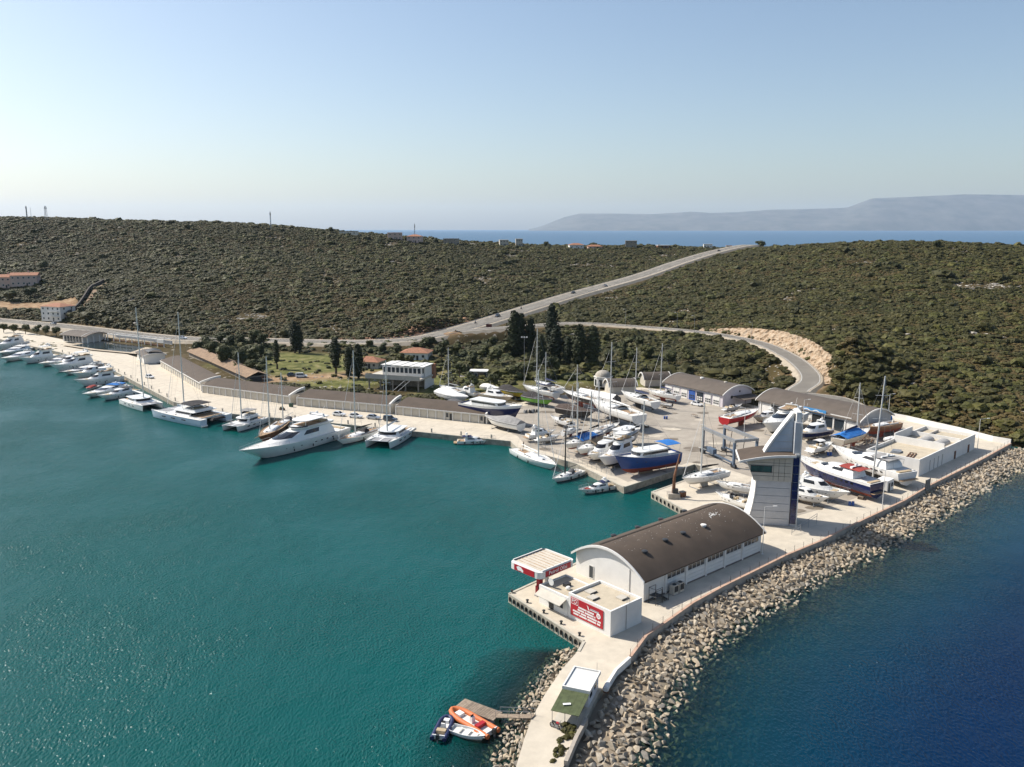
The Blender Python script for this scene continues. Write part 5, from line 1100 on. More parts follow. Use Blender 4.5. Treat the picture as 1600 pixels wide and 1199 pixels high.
def add_mast(t, x, z0, hM, L, m=ALUM, spread=2, boom=True, cover='navy', B=3, xb=None, xs=None, fur=True):
    ms = part(t, 'mast', m, lambda b: b.tube((x, 0, z0), (x-0.012*hM, 0, z0+hM), 0.21 if L > 10 else 0.15, 0.13, n=7))
    def top(f): return (x-0.012*hM*f, 0, z0+hM*f)
    for k in range(spread):
        f = (k+1)/(spread+1)+0.03; p = top(f); part(ms, 'spreader', m, lambda b: b.tube((p[0], -0.09*L*(1-0.25*k), p[2]), (p[0], 0.09*L*(1-0.25*k), p[2]), 0.05, n=4))
    part(ms, 'masthead', STEEL, lambda b: b.box((x-0.012*hM, 0, z0+hM+0.1), (0.35, 0.1, 0.2)))
    xb = xb if xb is not None else 0.48*L; xs = xs if xs is not None else -0.48*L
    def rig(b):
        b.tube(top(0.96), (xb, 0, z0*0.85), 0.028, n=3); b.tube(top(1), (xs, 0, z0*0.7), 0.02, n=3)
        for s in (-1, 1): b.tube(top(0.97), (x-0.02*L, s*B*0.46, z0*0.75), 0.02, n=3); b.tube(top(0.5), (x-0.05*L, s*B*0.45, z0*0.75), 0.018, n=3)
    part(t, 'rigging', STEEL, rig)
    if fur: part(t, 'furled_sail', CANVAS['white'], lambda b: b.tube((xb*0.985, 0, z0*0.85+0.5), tuple(Vector(top(0.96)).lerp(Vector((xb, 0, z0*0.85)), 0.12)), 0.075, 0.03, n=5))
    if boom:
        zb = z0+1.3; o = part(t, 'boom', m, lambda b: b.tube((x-0.15, 0, zb), (x-0.42*L, 0, zb+0.1), 0.08, n=6))
        if cover: part(o, 'sail_cover', CANVAS[cover], lambda b: b.loft([[(xx, y, zz) for y, zz in ((-r_, zb+0.05), (-r_*0.7, zb+r_*1.6), (0, zb+r_*2.3), (r_*0.7, zb+r_*1.6), (r_, zb+0.05))] for xx, r_ in ((x-0.1, 0.26), (x-0.2*L, 0.2), (x-0.40*L, 0.1))]), True)
def sail(t, L, B, F, D, o):
    h, S = add_hull(t, L, B, F, D, o.get('hull', 'white'), o.get('anti', 'red'), o.get('deck'), o.get('stripe'), sheer=0.22, rake=0.13, tr=0.74, full=2.0, vee=0.5)
    if o.get('ashore'):
        kd = D + 0.07*L; part(t, 'keel', ANTI[o.get('anti', 'red')], lambda b: b.loft([[(0.10*L, 0, -D*0.8), (0.0, 0.12, -D*0.8), (-0.09*L, 0, -D*0.8), (0.0, -0.12, -D*0.8)], [(0.05*L, 0, -kd), (0.0, 0.2, -kd), (-0.10*L, 0, -kd), (0.0, -0.2, -kd)]])); part(t, 'rudder', ANTI[o.get('anti', 'red')], lambda b: b.box((-0.42*L, 0, -D*0.9), (0.045*L, 0.12, D*1.6)))
    z = F*1.02
    c = add_cabin(t, [(z-0.08, -0.14*L, 0.24*L, B*0.29, 0.14*L), (z+0.26, -0.14*L, 0.20*L, B*0.26, 0.12*L), (z+0.42, -0.14*L, 0.14*L, B*0.19, 0.10*L)], GEL, 'coachroof', (z+0.04, z+0.22, False, (0, 3)))
    bx(t, 'hatch', TINT, (0.2*L, 0, z+0.20), (0.5, 0.5, 0.25)); bx(t, 'cockpit', TEAK, (-0.28*L, 0, F*0.98), (0.22*L, B*0.34, 0.08)); [bx(t, 'cockpit_coaming', GEL, (-0.27*L, s*B*0.27, z+0.12), (0.26*L, 0.28, 0.3)) for s in (-1, 1)]
    w_ = part(t, 'wheel', STEEL, lambda b: b.path([(-0.34*L, 0.5*math.cos(a*math.pi/5), z+0.55+0.5*math.sin(a*math.pi/5)) for a in range(11)], 0.03, 4)); bx(w_, 'pedestal', GEL, (-0.34*L+0.15, 0, z+0.2), (0.25, 0.3, 0.8))
    if o.get('hood', 'dkgrey'): part(t, 'sprayhood', CANVAS[o.get('hood', 'dkgrey')], lambda b: b.loft([[(x, B*0.27*math.cos(a), z+0.2+hh*math.sin(a)) for a in [math.pi*i/8 for i in range(9)]] for x, hh in ((-0.06*L, 0.2), (-0.12*L, 0.85), (-0.17*L, 0.95))], closed=False), True)
    if o.get('bim'): add_bimini(t, -0.42*L, -0.22*L, B*0.33, z+1.9, CANVAS[o['bim']], legs=1.7)
    if o.get('tarp'): part(t, 'tarpaulin', CANVAS[o['tarp']], lambda b: b.loft([[(x, B*0.5*q, z+0.3+hh*(1-abs(q))) for q in (-1, -0.5, 0, 0.5, 1)] for x, hh in ((-0.46*L, 0.7), (-0.25*L, 1.25), (0, 1.3), (0.12*L, 1.1))], closed=False))
    if o.get('mast', True): add_mast(t, 0.08*L, z+0.3, o.get('mh', 1.3*L), L, CARBON if o.get('dark') else ALUM, 2 if L > 10 else 1, True, o.get('cover', 'navy'), B)
    add_rail(t, S, 9, 0.65, 'pulpit'); part(t, 'guard_rail', STEEL, lambda b: [b.tube((S[i][q][0], S[i][q][1]*0.95, S[i][q][2]), (S[i][q][0], S[i][q][1]*0.95, S[i][q][2]+0.6), 0.02, n=3) for i in range(0, 10) for q in (0, -1)] and [b.tube((S[i][q][0], S[i][q][1]*0.95, S[i][q][2]+0.6), (S[i+1][q][0], S[i+1][q][1]*0.95, S[i+1][q][2]+0.6), 0.018, n=3) for i in range(0, 9) for q in (0, -1)])
    add_ports(t, S, [0.0, 0.12*L], 0.7, B, size=(0.7, 0.12))
    if not o.get('ashore'): add_fenders(t, S, [-0.22*L, 0.05*L])
    return S
def cat(t, L, B, F, D, o):
    S = None
    for s in (-1, 1): h, S = add_hull(t, L, B*0.235, F, D, o.get('hull', 'white'), 'black', sheer=0.12, rake=0.03, tr=0.85, full=2.6, off=(0, s*B*0.38))
    z = F
    part(t, 'bridge_deck', GEL, lambda b: b.box((-0.10*L, 0, z-0.12), (0.66*L, B*0.78, 0.42))); part(t, 'trampoline', mat('net_grey', (0.30, 0.30, 0.31), 0.9), lambda b: b.box((0.325*L, 0, z+0.02), (0.2*L, B*0.54, 0.03))); part(t, 'crossbeam', ALUM, lambda b: b.tube((0.43*L, -B*0.38, z+0.05), (0.43*L, B*0.38, z+0.05), 0.09)); bx(t, 'catwalk', GEL, (0.325*L, 0, z+0.08), (0.21*L, 0.5, 0.06))
    add_cabin(t, [(z, -0.22*L, 0.20*L, B*0.36, 0.12*L), (z+0.5, -0.22*L, 0.18*L, B*0.35, 0.12*L), (z+1.25, -0.22*L, 0.12*L, B*0.31, 0.10*L)], GEL, 'saloon', (z+0.55, z+1.15, True, (0, 4)))
    part(t, 'cabin_roof', GEL, lambda b: b.prism(outline(-0.30*L, 0.155*L, B*0.36, 0.12*L), z+1.25, z+1.42)); bx(t, 'cockpit_floor', TEAK, (-0.33*L, 0, z+0.12), (0.20*L, B*0.6, 0.05)); bx(t, 'cockpit_shade', TINT, (-0.225*L, 0, z+0.7), (0.04, B*0.6, 1.0))
    [bx(t, 'hull_hatch', TINT, (x*L, s*B*0.38, z*1.05), (0.6, 0.45, 0.06)) for x in (0.2, 0.02) for s in (-1, 1)]
    [bx(t, 'hull_window', TINT, (x*L, s*(B*0.497), F*0.66), (0.075*L, 0.05, 0.28)) for x in (-0.2, 0.0, 0.18) for s in (-1, 1)]
    [part(t, 'stern_steps', GEL, lambda b: b.box((-0.49*L, s*B*0.38, 0.35), (0.06*L, B*0.17, 0.4))) for s in (-1, 1)]
    ft = o.get('fly')
    if ft:
        fl = part(t, 'flybridge', GEL, lambda b: b.prism(outline(-0.28*L, 0.06*L, B*0.27, 0.1*L), z+1.42, z+1.95)); bx(fl, 'fly_seat', CUSH, (-0.2*L, 0, z+2.05), (0.08*L, B*0.4, 0.3)); bx(fl, 'fly_floor', DECK, (-0.1*L, 0, z+1.97), (0.28*L, B*0.42, 0.03))
        part(t, 'hardtop', CANVAS[ft], lambda b: b.prism(outline(-0.25*L, 0.03*L, B*0.28, 0.07*L), z+3.3, z+3.45)); part(t, 'hardtop_post', STEEL, lambda b: [b.tube((x*L, s*B*0.23, z+1.6), (x*L, s*B*0.23, z+3.32), 0.06, n=5) for x in (-0.23, -0.02) for s in (-1, 1)])
    if o.get('davit'): d_ = bx(t, 'dinghy', CANVAS['black'], (-0.53*L, 0, z*0.9), (1.3, B*0.4, 0.7), taper=0.8); part(t, 'davit', STEEL, lambda b: [b.tube((-0.48*L, s, z+0.4), (-0.55*L, s, z+1.3), 0.07, n=5) for s in (-1.2, 1.2)])
    if o.get('mast', True): add_mast(t, 0.10*L, z+1.4, o.get('mh', 1.35*L), L, ALUM, 2, True, o.get('cover', 'white'), B, 0.44*L, -0.3*L)
    part(t, 'guard_rail', STEEL, lambda b: [b.tube((x*L, s*B*0.47, F), (x*L, s*B*0.47, F+0.65), 0.02, n=3) for x in (-0.4, -0.2, 0, 0.2, 0.4) for s in (-1, 1)] and [b.tube((-0.42*L, s*B*0.47, F+0.65), (0.44*L, s*B*0.44, F+0.7), 0.02, n=3) for s in (-1, 1)])
    return S
def wrapped(t, L, B, F, D, o):
    h, S = add_hull(t, L, B, F, D, o.get('hull', 'white'), o.get('anti', 'black'), None, o.get('stripe'), sheer=0.35, rake=0.18, tr=0.9)
    pk = o.get('peak', 0.14*L); prof = o.get('prof', (0.55, 0.9, 1.0, 0.75, 0.45, 0.25, 0.12, 0.05))
    rings = []
    for i, r in enumerate(S):
        f = float(np.interp(i/(len(S)-1), np.linspace(0, 1, len(prof)), prof)); b = max(abs(r[0][1])*1.03, 0.03); z = r[0][2]
        rings.append([(r[0][0]+0.05, b*q, z - 0.25*(abs(q) == 1) + pk*f*(1-abs(q)**1.4) + 0.05*math.sin(i*2.1+q*5)) for q in (-1, -0.97, -0.7, -0.35, 0, 0.35, 0.7, 0.97, 1)])
    cv = part(t, 'cover', CANVAS[o['top']], lambda b: (b.loft(rings, closed=False), b.add(rings[0], [list(range(9))])))
    if o.get('outboard'): bx(t, 'outboard', CARBON, (-L/2-0.35, 0, F+0.1), (0.6, 0.5, 0.9))
    return S
def trawler(t, L, B, F, D, o):
    h, S = add_hull(t, L, B, F, D, o.get('hull', 'blue'), o.get('anti', 'red'), o.get('deck', DECK), o.get('stripe'), sheer=0.55, rake=0.12, tr=0.8, full=2.6, bul=0.45)
    z = F*0.9
    add_cabin(t, [(z, -0.28*L, 0.22*L, B*0.33, 0.08*L), (z+1.0, -0.28*L, 0.20*L, B*0.33, 0.07*L), (z+1.75, -0.28*L, 0.17*L, B*0.31, 0.06*L)], GEL if o.get('house', 'white') == 'white' else TEAK, 'deckhouse', (z+0.95, z+1.5, True, (0, 4)))
    part(t, 'house_roof', GEL, lambda b: b.prism(outline(-0.31*L, 0.20*L, B*0.36, 0.08*L), z+1.75, z+1.9)); bx(t, 'foredeck_trunk', GEL, (0.29*L, 0, z+0.45), (0.14*L, B*0.4, 0.5))
    if o.get('wheel'): add_cabin(t, [(z+1.9, -0.08*L, 0.14*L, B*0.24, 0.05*L), (z+3.1, -0.08*L, 0.11*L, B*0.22, 0.05*L)], GEL, 'wheelhouse', (z+2.3, z+2.9, True, (0, 4)))
    if o.get('top'): add_bimini(t, -0.46*L, -0.24*L, B*0.42, z+2.7, CANVAS[o['top']], legs=1.9)
    if o.get('mast', True): add_mast(t, 0.06*L, z+1.9, o.get('mh', 0.8*L), L, ALUM, 1, False, None, B, fur=False)
    add_rail(t, S, 5, 0.6); add_ports(t, S, [0.1*L, 0.22*L], 0.6, B, size=(0.4, 0.3)); return S
def gulet(t, L, B, F, D, o):
    S = sail(t, L, B, F, D, dict(o, deck=TEAK, hood=None, cover='tan')); part(t, 'bowsprit', TEAK, lambda b: b.tube((0.46*L, 0, F*1.2), (0.64*L, 0, F*1.4), 0.14, 0.08)); return S
def open_boat(t, L, B, F, D, o):
    h, S = add_hull(t, L, B, F, D, o.get('hull', 'white'), o.get('anti', 'white'), None, None, sheer=0.35, rake=0.1, tr=0.8, bul=0.32)
    for x in (-0.25, 0.02, 0.25): bx(t, 'thwart', TEAK if o.get('wood') else DECK, (x*L, 0, F*0.85), (0.3, B*0.7*(1-max(0, x)), 0.06))
    if o.get('outboard'): bx(t, 'outboard', CARBON, (-L/2-0.2, 0, F+0.15), (0.4, 0.35, 0.7))
    if o.get('hood'): part(t, 'hood', CANVAS[o['hood']], lambda b: b.loft([[(x, B*0.42*math.cos(a), F+hh*math.sin(a)) for a in [math.pi*i/8 for i in range(9)]] for x, hh in ((-0.1*L, 0.7), (0.15*L, 0.75), (0.4*L, 0.15))], closed=False), True)
    return S
KIND = {'m': (motor, 'motorboat', 0.29), 'f': (motor, 'motor yacht', 0.255), 's': (sail, 'sailing yacht', 0.30), 'c': (cat, 'catamaran', 0.52), 'w': (wrapped, 'boat', 0.30), 't': (trawler, 'trawler', 0.32), 'g': (gulet, 'wooden boat', 0.28), 'o': (open_boat, 'small boat', 0.36)}
NAMES = {'m': 'motorboat', 'f': 'motor_yacht', 's': 'sailing_yacht', 'c': 'catamaran', 'w': 'covered_boat', 't': 'trawler', 'g': 'wooden_sailing_boat', 'o': 'small_boat'}
def boat(kind, bow, stern, zp, label, o=None, prop=None, L=None, B=None, z=None):
    o = dict(o or {}); a, b = G(*bow, zp), G(*stern, zp); d = a-b; L = L or d.length; fn, catn, br = KIND[kind]
    if kind == 'f': o.setdefault('fly', True)
    B = B or max(L*br*(1.0 if L < 14 else 0.92), 1.5); F = o.get('F', {'m': 0.55+0.055*L, 'f': 0.6+0.075*L, 's': 0.5+0.05*L, 'c': 0.7+0.06*L, 'w': 0.5+0.07*L, 't': 0.6+0.09*L, 'g': 0.6+0.05*L, 'o': 0.4+0.04*L}[kind]); D = {'m': 0.055*L, 'f': 0.055*L, 's': 0.05*L, 'c': 0.04*L, 'w': 0.055*L, 't': 0.09*L, 'g': 0.08*L, 'o': 0.05*L}[kind]
    if prop is not None: L *= 1.12; B *= 1.16; F *= 1.14
    B *= o.get('bf', 1); F *= o.get('bf', 1); L *= 1.05 if o.get('bf') else 1
    c = (a+b)/2; rz = math.atan2(d.y, d.x); z0 = 0.0
    if prop is not None:
        o['ashore'] = True; kd = D + (0.07*L if kind in 'sg' else 0.35); z0 = QZ + kd + 0.12
        c = (G(*bow, z0+F) + G(*stern, z0+F))/2
    if z is not None: z0 = z
    t = thing(NAMES[kind], label, catn, (c.x, c.y, z0), rz, 'boats ashore in the yard' if prop is not None else 'boats afloat in the harbour')
    if o.get('mtop'): o['mh'] = max(HT(Vector((c.x, c.y, 0)), o['mtop']) - z0 - F - (1.4 if kind == 'c' else 1.5 if kind in 'tg' else 0.3), 5)
    fn(t, L, B, F, D, o)
    if prop:
        k = thing('boat_cradle', 'steel props holding up the ' + prop, 'cradle', (c.x, c.y, QZ), rz, 'boat cradles')
        g = z0-QZ
        bx(k, 'keel_block', WOOD, (0.0, 0, (g-D)*0.5 if kind not in 'sg' else 0.06), (0.22*L, 0.5, max(g-D-0.03, 0.1) if kind not in 'sg' else 0.12)); bx(k, 'cross_beam', STEEL, (0.2*L, 0, 0.08), (0.15, B*0.8, 0.16)); bx(k, 'cross_beam', STEEL, (-0.25*L, 0, 0.08), (0.15, B*0.8, 0.16))
        for x in (-0.25, 0.2):
            for s in (-1, 1): part(k, 'prop', STEEL, lambda b: b.tube((x*L, s*B*0.42, 0.1), (x*L, s*B*0.33, g-D*0.25), 0.06, n=5))
    return t

AFLOAT = [
 ('f', (-8,543), (38,534), 2, 'white motor yacht with dark side windows cut by the picture edge', {}),
 ('m', (-4,552), (46,541), 1.6, 'white cruiser second from the picture edge in the far row', {'top': 'white', 'ch': 1.0, 'F': 1.1}),
 ('m', (2,561), (56,550), 1.8, 'sleek white cruiser with one dark curved window beside the tall flybridge yacht', {'ch': 1.15, 'F': 1.35}),
 ('f', (31,562), (90,554), 2.2, 'tall white flybridge yacht with two long black side windows in the far row', {'top': 'white'}),
 ('m', (61,569), (113,558), 1.6, 'white cruiser with grey canvas over its cockpit in the far row', {'top': 'grey', 'ch': 0.9, 'F': 1.2}),
 ('m', (88,569), (126,560), 1.6, 'smaller white cruiser squeezed behind the one with a flybridge top', {}),
 ('f', (79,575), (152,565), 2.0, 'white flybridge yacht with long pulpit in the middle of the far row', {'top': 'white'}),
 ('m', (95,582), (160,571), 1.6, 'low white cruiser with black waterline, middle of the far row', {'stripe': 'black', 'ch': 0.85, 'F': 1.15}),
 ('m', (112,586), (172,576), 1.7, 'white cruiser with a black canvas top next to the square trawler yacht', {'top': 'black'}),
 ('f', (117,597), (188,587), 2.2, 'square white trawler yacht with round portholes and shaded aft deck', {'top': 'white', 'ch': 1.7}),
 ('m', (130,617), (197,601), 1.6, 'white cruiser with a blue canvas top', {'top': 'blue', 'ch': 1.0, 'F': 1.2}),
 ('m', (154,620), (212,608), 1.8, 'white cruiser with big grey canvas aft beside the two-hulled sailing boat', {'top': 'dkgrey', 'ch': 1.3}),
 ('c', (239,634), (205,622), 1.6, 'white sailing catamaran with its bows turned to the camera and leaning mast', {'cover': 'white', 'mtop': 481}),
 ('c', (257,638), (338,653), 2.0, 'large pale blue-grey catamaran with black hardtop', {'fly': 'black', 'hull': 'pale', 'davit': 1, 'mtop': 489}),
 ('c', (358,667), (406,651), 1.6, 'smaller white catamaran with grey flybridge canopy beside the huge yacht', {'fly': 'grey', 'mtop': 551, 'cover': 'black'}),
 ('s', (426,668), (464,649), 1.5, 'white sailing yacht half hidden behind the huge motor yacht', {'deck': TEAK, 'mtop': 582, 'cover': None}),
 ('g', (404,685), (444,658), 1.6, 'brown wooden sailing boat with bowsprit alongside the huge motor yacht', {'hull': 'wood', 'mtop': 550, 'anti': 'red'}),
 ('f', (374,709), (532,664), 3.0, 'huge white motor yacht with beige flybridge seats, longest on the quay', {'top': 'white', 'ch': 2.5, 'F': 2.7}),
 ('s', (527,690), (592,668), 1.4, 'white sailing yacht with teak deck between huge yacht and catamaran', {'deck': TEAK, 'mtop': 548, 'cover': 'black', 'hood': 'black'}),
 ('c', (589,693), (628,668), 1.6, 'white sailing catamaran with dark cabin windows and bare quay beyond it', {'cover': 'white', 'mtop': 563}),
 ('m', (774,687), (714,688), 1.0, 'white speedboat with navy bimini tied along the bare quay', {'top': 'navy', 'ch': 0.8, 'F': 0.95}),
 ('s', (869,730), (806,701), 1.3, 'long white sailing yacht moored along the boatyard quay', {'mtop': 578, 'cover': None, 'hood': None}),
 ('s', (863,749), (909,734), 1.1, 'small white sailing yacht with grey sprayhood below the boatyard railing', {'mtop': 666, 'hood': 'dkgrey', 'cover': None, 'dark': True}),
 ('m', (904,767), (957,757), 1.0, 'small white cabin boat with navy top and red sun pad', {'top': 'navy', 'ch': 0.8, 'pad': 'red', 'F': 0.95}),
 ('o', (135,608), (156,602), 0.6, 'little tender with a red hood between two white cruisers', {'hood': 'red', 'hull': 'grey'})]
for i_, (k, b, s, z, lab, o) in enumerate(AFLOAT): boat(k, b, s, z, lab, dict(o, bf=1.16) if i_ < 12 else o)
ASHORE = [
 ('w', (761,652), (811,662), 'white cruiser in grey shrink wrap at the end of the storage units', {'top': 'grey', 'peak': 1.9, 'stripe': 'black'}, 'shrink-wrapped cruiser'),
 ('t', (809,640), (731,628), 'long navy and white tour boat with a full-length white roof', {'hull': 'navy', 'mast': False, 'stripe': 'white', 'anti': 'blue'}, 'navy tour boat'),
 ('w', (782,608), (755,603), 'small boat under a white cover farthest back by the trees', {'top': 'white', 'peak': 1.2}, 'small white-covered boat by the trees'),
 ('m', (799,622), (757,614), 'white cruiser with tan hull behind the navy tour boat', {'hull': 'tan'}, 'tan-hulled cruiser'),
 ('w', (820,615), (786,607), 'yellow and green boat under a black cover', {'top': 'black', 'hull': 'yellow', 'stripe': 'green'}, 'yellow boat under black cover'),
 ('w', (862,626), (822,618), 'bright green boat under a black cover', {'top': 'black', 'hull': 'green'}, 'bright green boat'),
 ('s', (820,603), (866,613), 'white yacht with a dark bimini behind the black-covered boats', {'bim': 'black', 'mtop': 515, 'hull': 'white'}, 'white yacht with dark bimini'),
 ('s', (882,611), (931,624), 'black-sided racing yacht with a clear white deck', {'hull': 'black', 'hood': None, 'mtop': 572, 'cover': None}, 'black racing yacht'),
 ('s', (928,626), (993,647), 'longest white sailing yacht ashore, in front of the white tent', {'cover': 'white', 'anti': 'black', 'mtop': 537}, 'longest white sailing yacht'),
 ('w', (926,645), (876,636), 'boat under a dark brown cover in the middle of the yard', {'top': 'brown', 'hull': 'black', 'peak': 1.5}, 'brown-covered boat'),
 ('s', (974,613), (1021,627), 'white sailing yacht with dark sprayhood near the lilac workshop', {'mtop': 545, 'hood': 'dkgrey', 'anti': 'black'}, 'white yacht with dark sprayhood'),
 ('s', (1015,610), (1057,618), 'white sailing yacht with dark red bottom beside the lilac workshop', {'mtop': 538, 'anti': 'red', 'hood': 'grey'}, 'red-bottomed white yacht'),
 ('o', (1030,630), (1049,633), 'grey inflatable tender on the ground before the lilac workshop', {'hull': 'grey', 'outboard': 1}, 'grey tender'),
 ('m', (866,674), (826,679), 'white sports boat with two outboards at the yard railing', {'outboard': 1, 'top': 'grey'}, 'twin-outboard boat'),
 ('m', (874,681), (842,684), 'plain white fishing boat nearest the yard railing corner', {'anti': 'white'}, 'plain white fishing boat'),
 ('s', (904,669), (880,675), 'little white sloop with folded dark sail behind the blue-tarped yacht', {'mtop': 605, 'cover': 'black', 'hood': None}, 'little white sloop'),
 ('s', (884,695), (926,681), 'white yacht with red bottom and bright blue tarpaulin', {'tarp': 'blue', 'mtop': 598, 'anti': 'red', 'hood': None}, 'blue-tarped yacht'),
 ('s', (904,703), (948,686), 'small yacht under tan canvas in the row by the railing', {'tarp': 'tan', 'mtop': 612, 'anti': 'red', 'hood': None}, 'tan-tarped yacht'),
 ('m', (921,713), (958,695), 'small white motorboat between the tan canvas yacht and the cabin cruiser', {'anti': 'black'}, 'small white motorboat'),
 ('f', (938,718), (988,698), 'white cabin cruiser with grey side canvas beside the blue fishing vessel', {'top': 'white'}, 'white cabin cruiser'),
 ('t', (967,719), (1050,705), 'blue wooden fishing vessel with red bottom and bright blue awning', {'hull': 'blue', 'top': 'blue', 'mtop': 629, 'anti': 'red'}, 'blue fishing vessel'),
 ('t', (998,671), (958,684), 'small dark-trimmed launch with a wheelhouse in the middle row', {'hull': 'grey', 'stripe': 'black', 'mast': False, 'anti': 'black'}, 'small launch'),
 ('s', (1070,748), (1130,735), 'white sailing yacht on tall props by the travel lift slip', {'mtop': 630, 'anti': 'white', 'hood': None, 'cover': 'black'}, 'white yacht by the slip'),
 ('s', (1122,753), (1178,763), 'white sailing yacht without mast left of the tower', {'mast': False, 'anti': 'white', 'hood': None}, 'mastless white yacht'),
 ('m', (1121,772), (1168,785), 'open white motorboat lying lowest left of the tower', {'anti': 'white'}, 'open white motorboat'),
 ('s', (1183,640), (1135,652), 'bright red-hulled sailing yacht before the two workshops', {'hull': 'red', 'mast': False, 'anti': 'red', 'hood': None}, 'bright red yacht'),
 ('m', (1158,634), (1134,637), 'small grey motorboat behind the red yacht', {'hull': 'grey'}, 'small grey motorboat'),
 ('m', (1178,653), (1212,648), 'cruiser with olive-tan hull and red bottom beside the red yacht', {'hull': 'tan', 'anti': 'red'}, 'olive-tan cruiser'),
 ('f', (1196,665), (1246,644), 'big white cruiser with its bow pointing at the tower', {'ch': 1.6, 'anti': 'black', 'F': 2.2}, 'big bow-on cruiser'),
 ('m', (1236,643), (1268,652), 'white motorboat at the wall of the grey workshop', {}, 'white motorboat at the workshop'),
 ('m', (1246,678), (1292,669), 'white speedboat with navy lower hull under the blue sign', {'stripe': 'white', 'hull': 'navy', 'anti': 'white'}, 'navy and white speedboat'),
 ('f', (1249,718), (1362,752), 'navy-hulled classic motor yacht with a dark red awning', {'hull': 'navy', 'anti': 'red', 'fly': False, 'top': 'red', 'stripe': 'white', 'ch': 1.5}, 'navy motor yacht'),
 ('m', (1306,702), (1410,736), 'white sports cruiser with smoked windows next to the white service building', {'anti': 'black', 'top': 'grey', 'ch': 1.6}, 'white sports cruiser'),
 ('o', (1280,748), (1248,744), 'white dinghy hull lying right of the tower', {'hull': 'white'}, 'white dinghy hull'),
 ('m', (1323,772), (1240,753), 'white motorboat pointing at the site cabin', {'anti': 'white'}, 'white boat facing the cabin'),
 ('m', (1292,780), (1234,766), 'white motorboat with flat bow closest to the sea wall', {'anti': 'white'}, 'white boat nearest the sea wall'),
 ('s', (1356,671), (1312,685), 'tan yacht with blue tarpaulin before the grey workshop', {'hull': 'tan', 'tarp': 'blue', 'mtop': 600, 'anti': 'red', 'hood': None}, 'tan yacht with blue tarpaulin'),
 ('w', (729,622), (689,611), 'white-wrapped boat behind the storage units beside the restaurant', {'top': 'white', 'peak': 1.6}, 'white-wrapped boat by the restaurant'),
 ('m', (712,608), (744,614), 'white cruiser with tan awning behind the white-wrapped boat', {'top': 'tan'}, 'cruiser with tan awning'),
 ('w', (736,634), (704,627), 'grey-covered boat in the gap before the navy tour boat', {'top': 'dkgrey', 'peak': 1.2}, 'grey-covered boat'),
 ('s', (688,603), (720,611), 'white sloop farthest left in the boatyard', {'mtop': 545, 'hood': None, 'cover': None}, 'white sloop farthest left'),
 ('s', (838,596), (874,606), 'white sloop under the cypress wood with a slim mast', {'mtop': 552, 'hood': 'navy', 'cover': 'navy'}, 'white sloop under the cypress wood'),
 ('s', (948,671), (916,681), 'small white sloop right of the little one with folded dark sail', {'mtop': 598, 'hood': None, 'cover': 'black', 'anti': 'black'}, 'small white sloop'),
 ('s', (966,662), (934,672), 'small grey sloop behind the wheelhouse launch', {'mtop': 588, 'hull': 'grey', 'hood': None, 'cover': 'tan'}, 'small grey sloop'),
 ('m', (862,652), (892,660), 'white motorboat before the brown-covered boat', {'small': 1}, 'white motorboat before the brown cover'),
 ('m', (1300,692), (1268,700), 'white day boat on the apron behind the navy yacht bow', {'small': 1, 'top': 'white'}, 'white day boat'),
 ('g', (1352,668), (1400,660), 'derelict wooden hull by the white boundary wall', {'hull': 'wood', 'mast': False}, 'derelict wooden hull')]
for k, b, s, lab, o, pr in ASHORE: boat(k, b, s, 3.8, lab, o, pr)

# inflatables and dinghy at the little dock
def rib(label, bow, stern, m, o):
    a, b = G(*bow, 0.4), G(*stern, 0.4); d = a-b; L = d.length; B = o.get('B', L*0.38); c = (a+b)/2
    t = thing('inflatable_boat', label, 'inflatable boat', (c.x, c.y, 0), math.atan2(d.y, d.x), 'boats at the little dock'); r = B*0.13; w = B/2-r
    P = [(-L/2, w, 0.35), (-L*0.2, w, 0.36), (L*0.15, w, 0.4)] + [(L*0.15 + (L*0.35-r)*math.sin(R(a_)), w*math.cos(R(a_)), 0.4+0.12*math.sin(R(a_))) for a_ in (22, 45, 67, 90)]
    P = P + [(x, -y, z) for x, y, z in P[-2::-1]]
    tb = part(t, 'tube', m, lambda q: q.loft([[Vector(p) + (Vector((-(P[min(i+1, len(P)-1)][1]-P[max(i-1, 0)][1]), P[min(i+1, len(P)-1)][0]-P[max(i-1, 0)][0], 0)).normalized()*math.cos(k*math.pi/5) + Vector((0, 0, 1))*math.sin(k*math.pi/5))*r for k in range(10)] for i, p in enumerate(P)]), True)
    part(t, 'floor', DECK, lambda q: q.prism([(-L/2+0.2, -w), (L*0.15, -w), (L*0.4, -w*0.4), (L*0.4, w*0.4), (L*0.15, w), (-L/2+0.2, w)], 0.2, 0.27)); bx(t, 'transom', GEL, (-L/2+0.3, 0, 0.45), (0.12, 2*w, 0.6)); bx(t, 'bow_locker', GEL, (L*0.28, 0, 0.45), (L*0.12, w*0.9, 0.35))
    cn = bx(t, 'console', GEL, (-0.02*L, 0, 0.65), (0.5, 0.6, 0.8), taper=0.8); bx(cn, 'console_screen', TINT, (0.05-0.02*L, 0, 1.15), (0.05, 0.5, 0.25)); bx(t, 'seat', HULLC['red'] if o.get('seat') else CUSH, (-0.2*L, 0, 0.5), (0.6, w*1.5, 0.45))
    e = bx(t, 'outboard', CARBON, (-L/2-0.1, 0, 0.75), (0.45, 0.4, 0.6), taper=0.8); bx(e, 'outboard_leg', STEEL, (-L/2-0.15, 0, 0.2), (0.2, 0.14, 0.8))
rib('orange inflatable boat with console, moored against the wooden dock', (704,1108), (771,1146), mat('orange_tube', (0.62, 0.17, 0.055), 0.6, 0.08, 2, stain=0.2), {'seat': 1, 'B': 2.5})
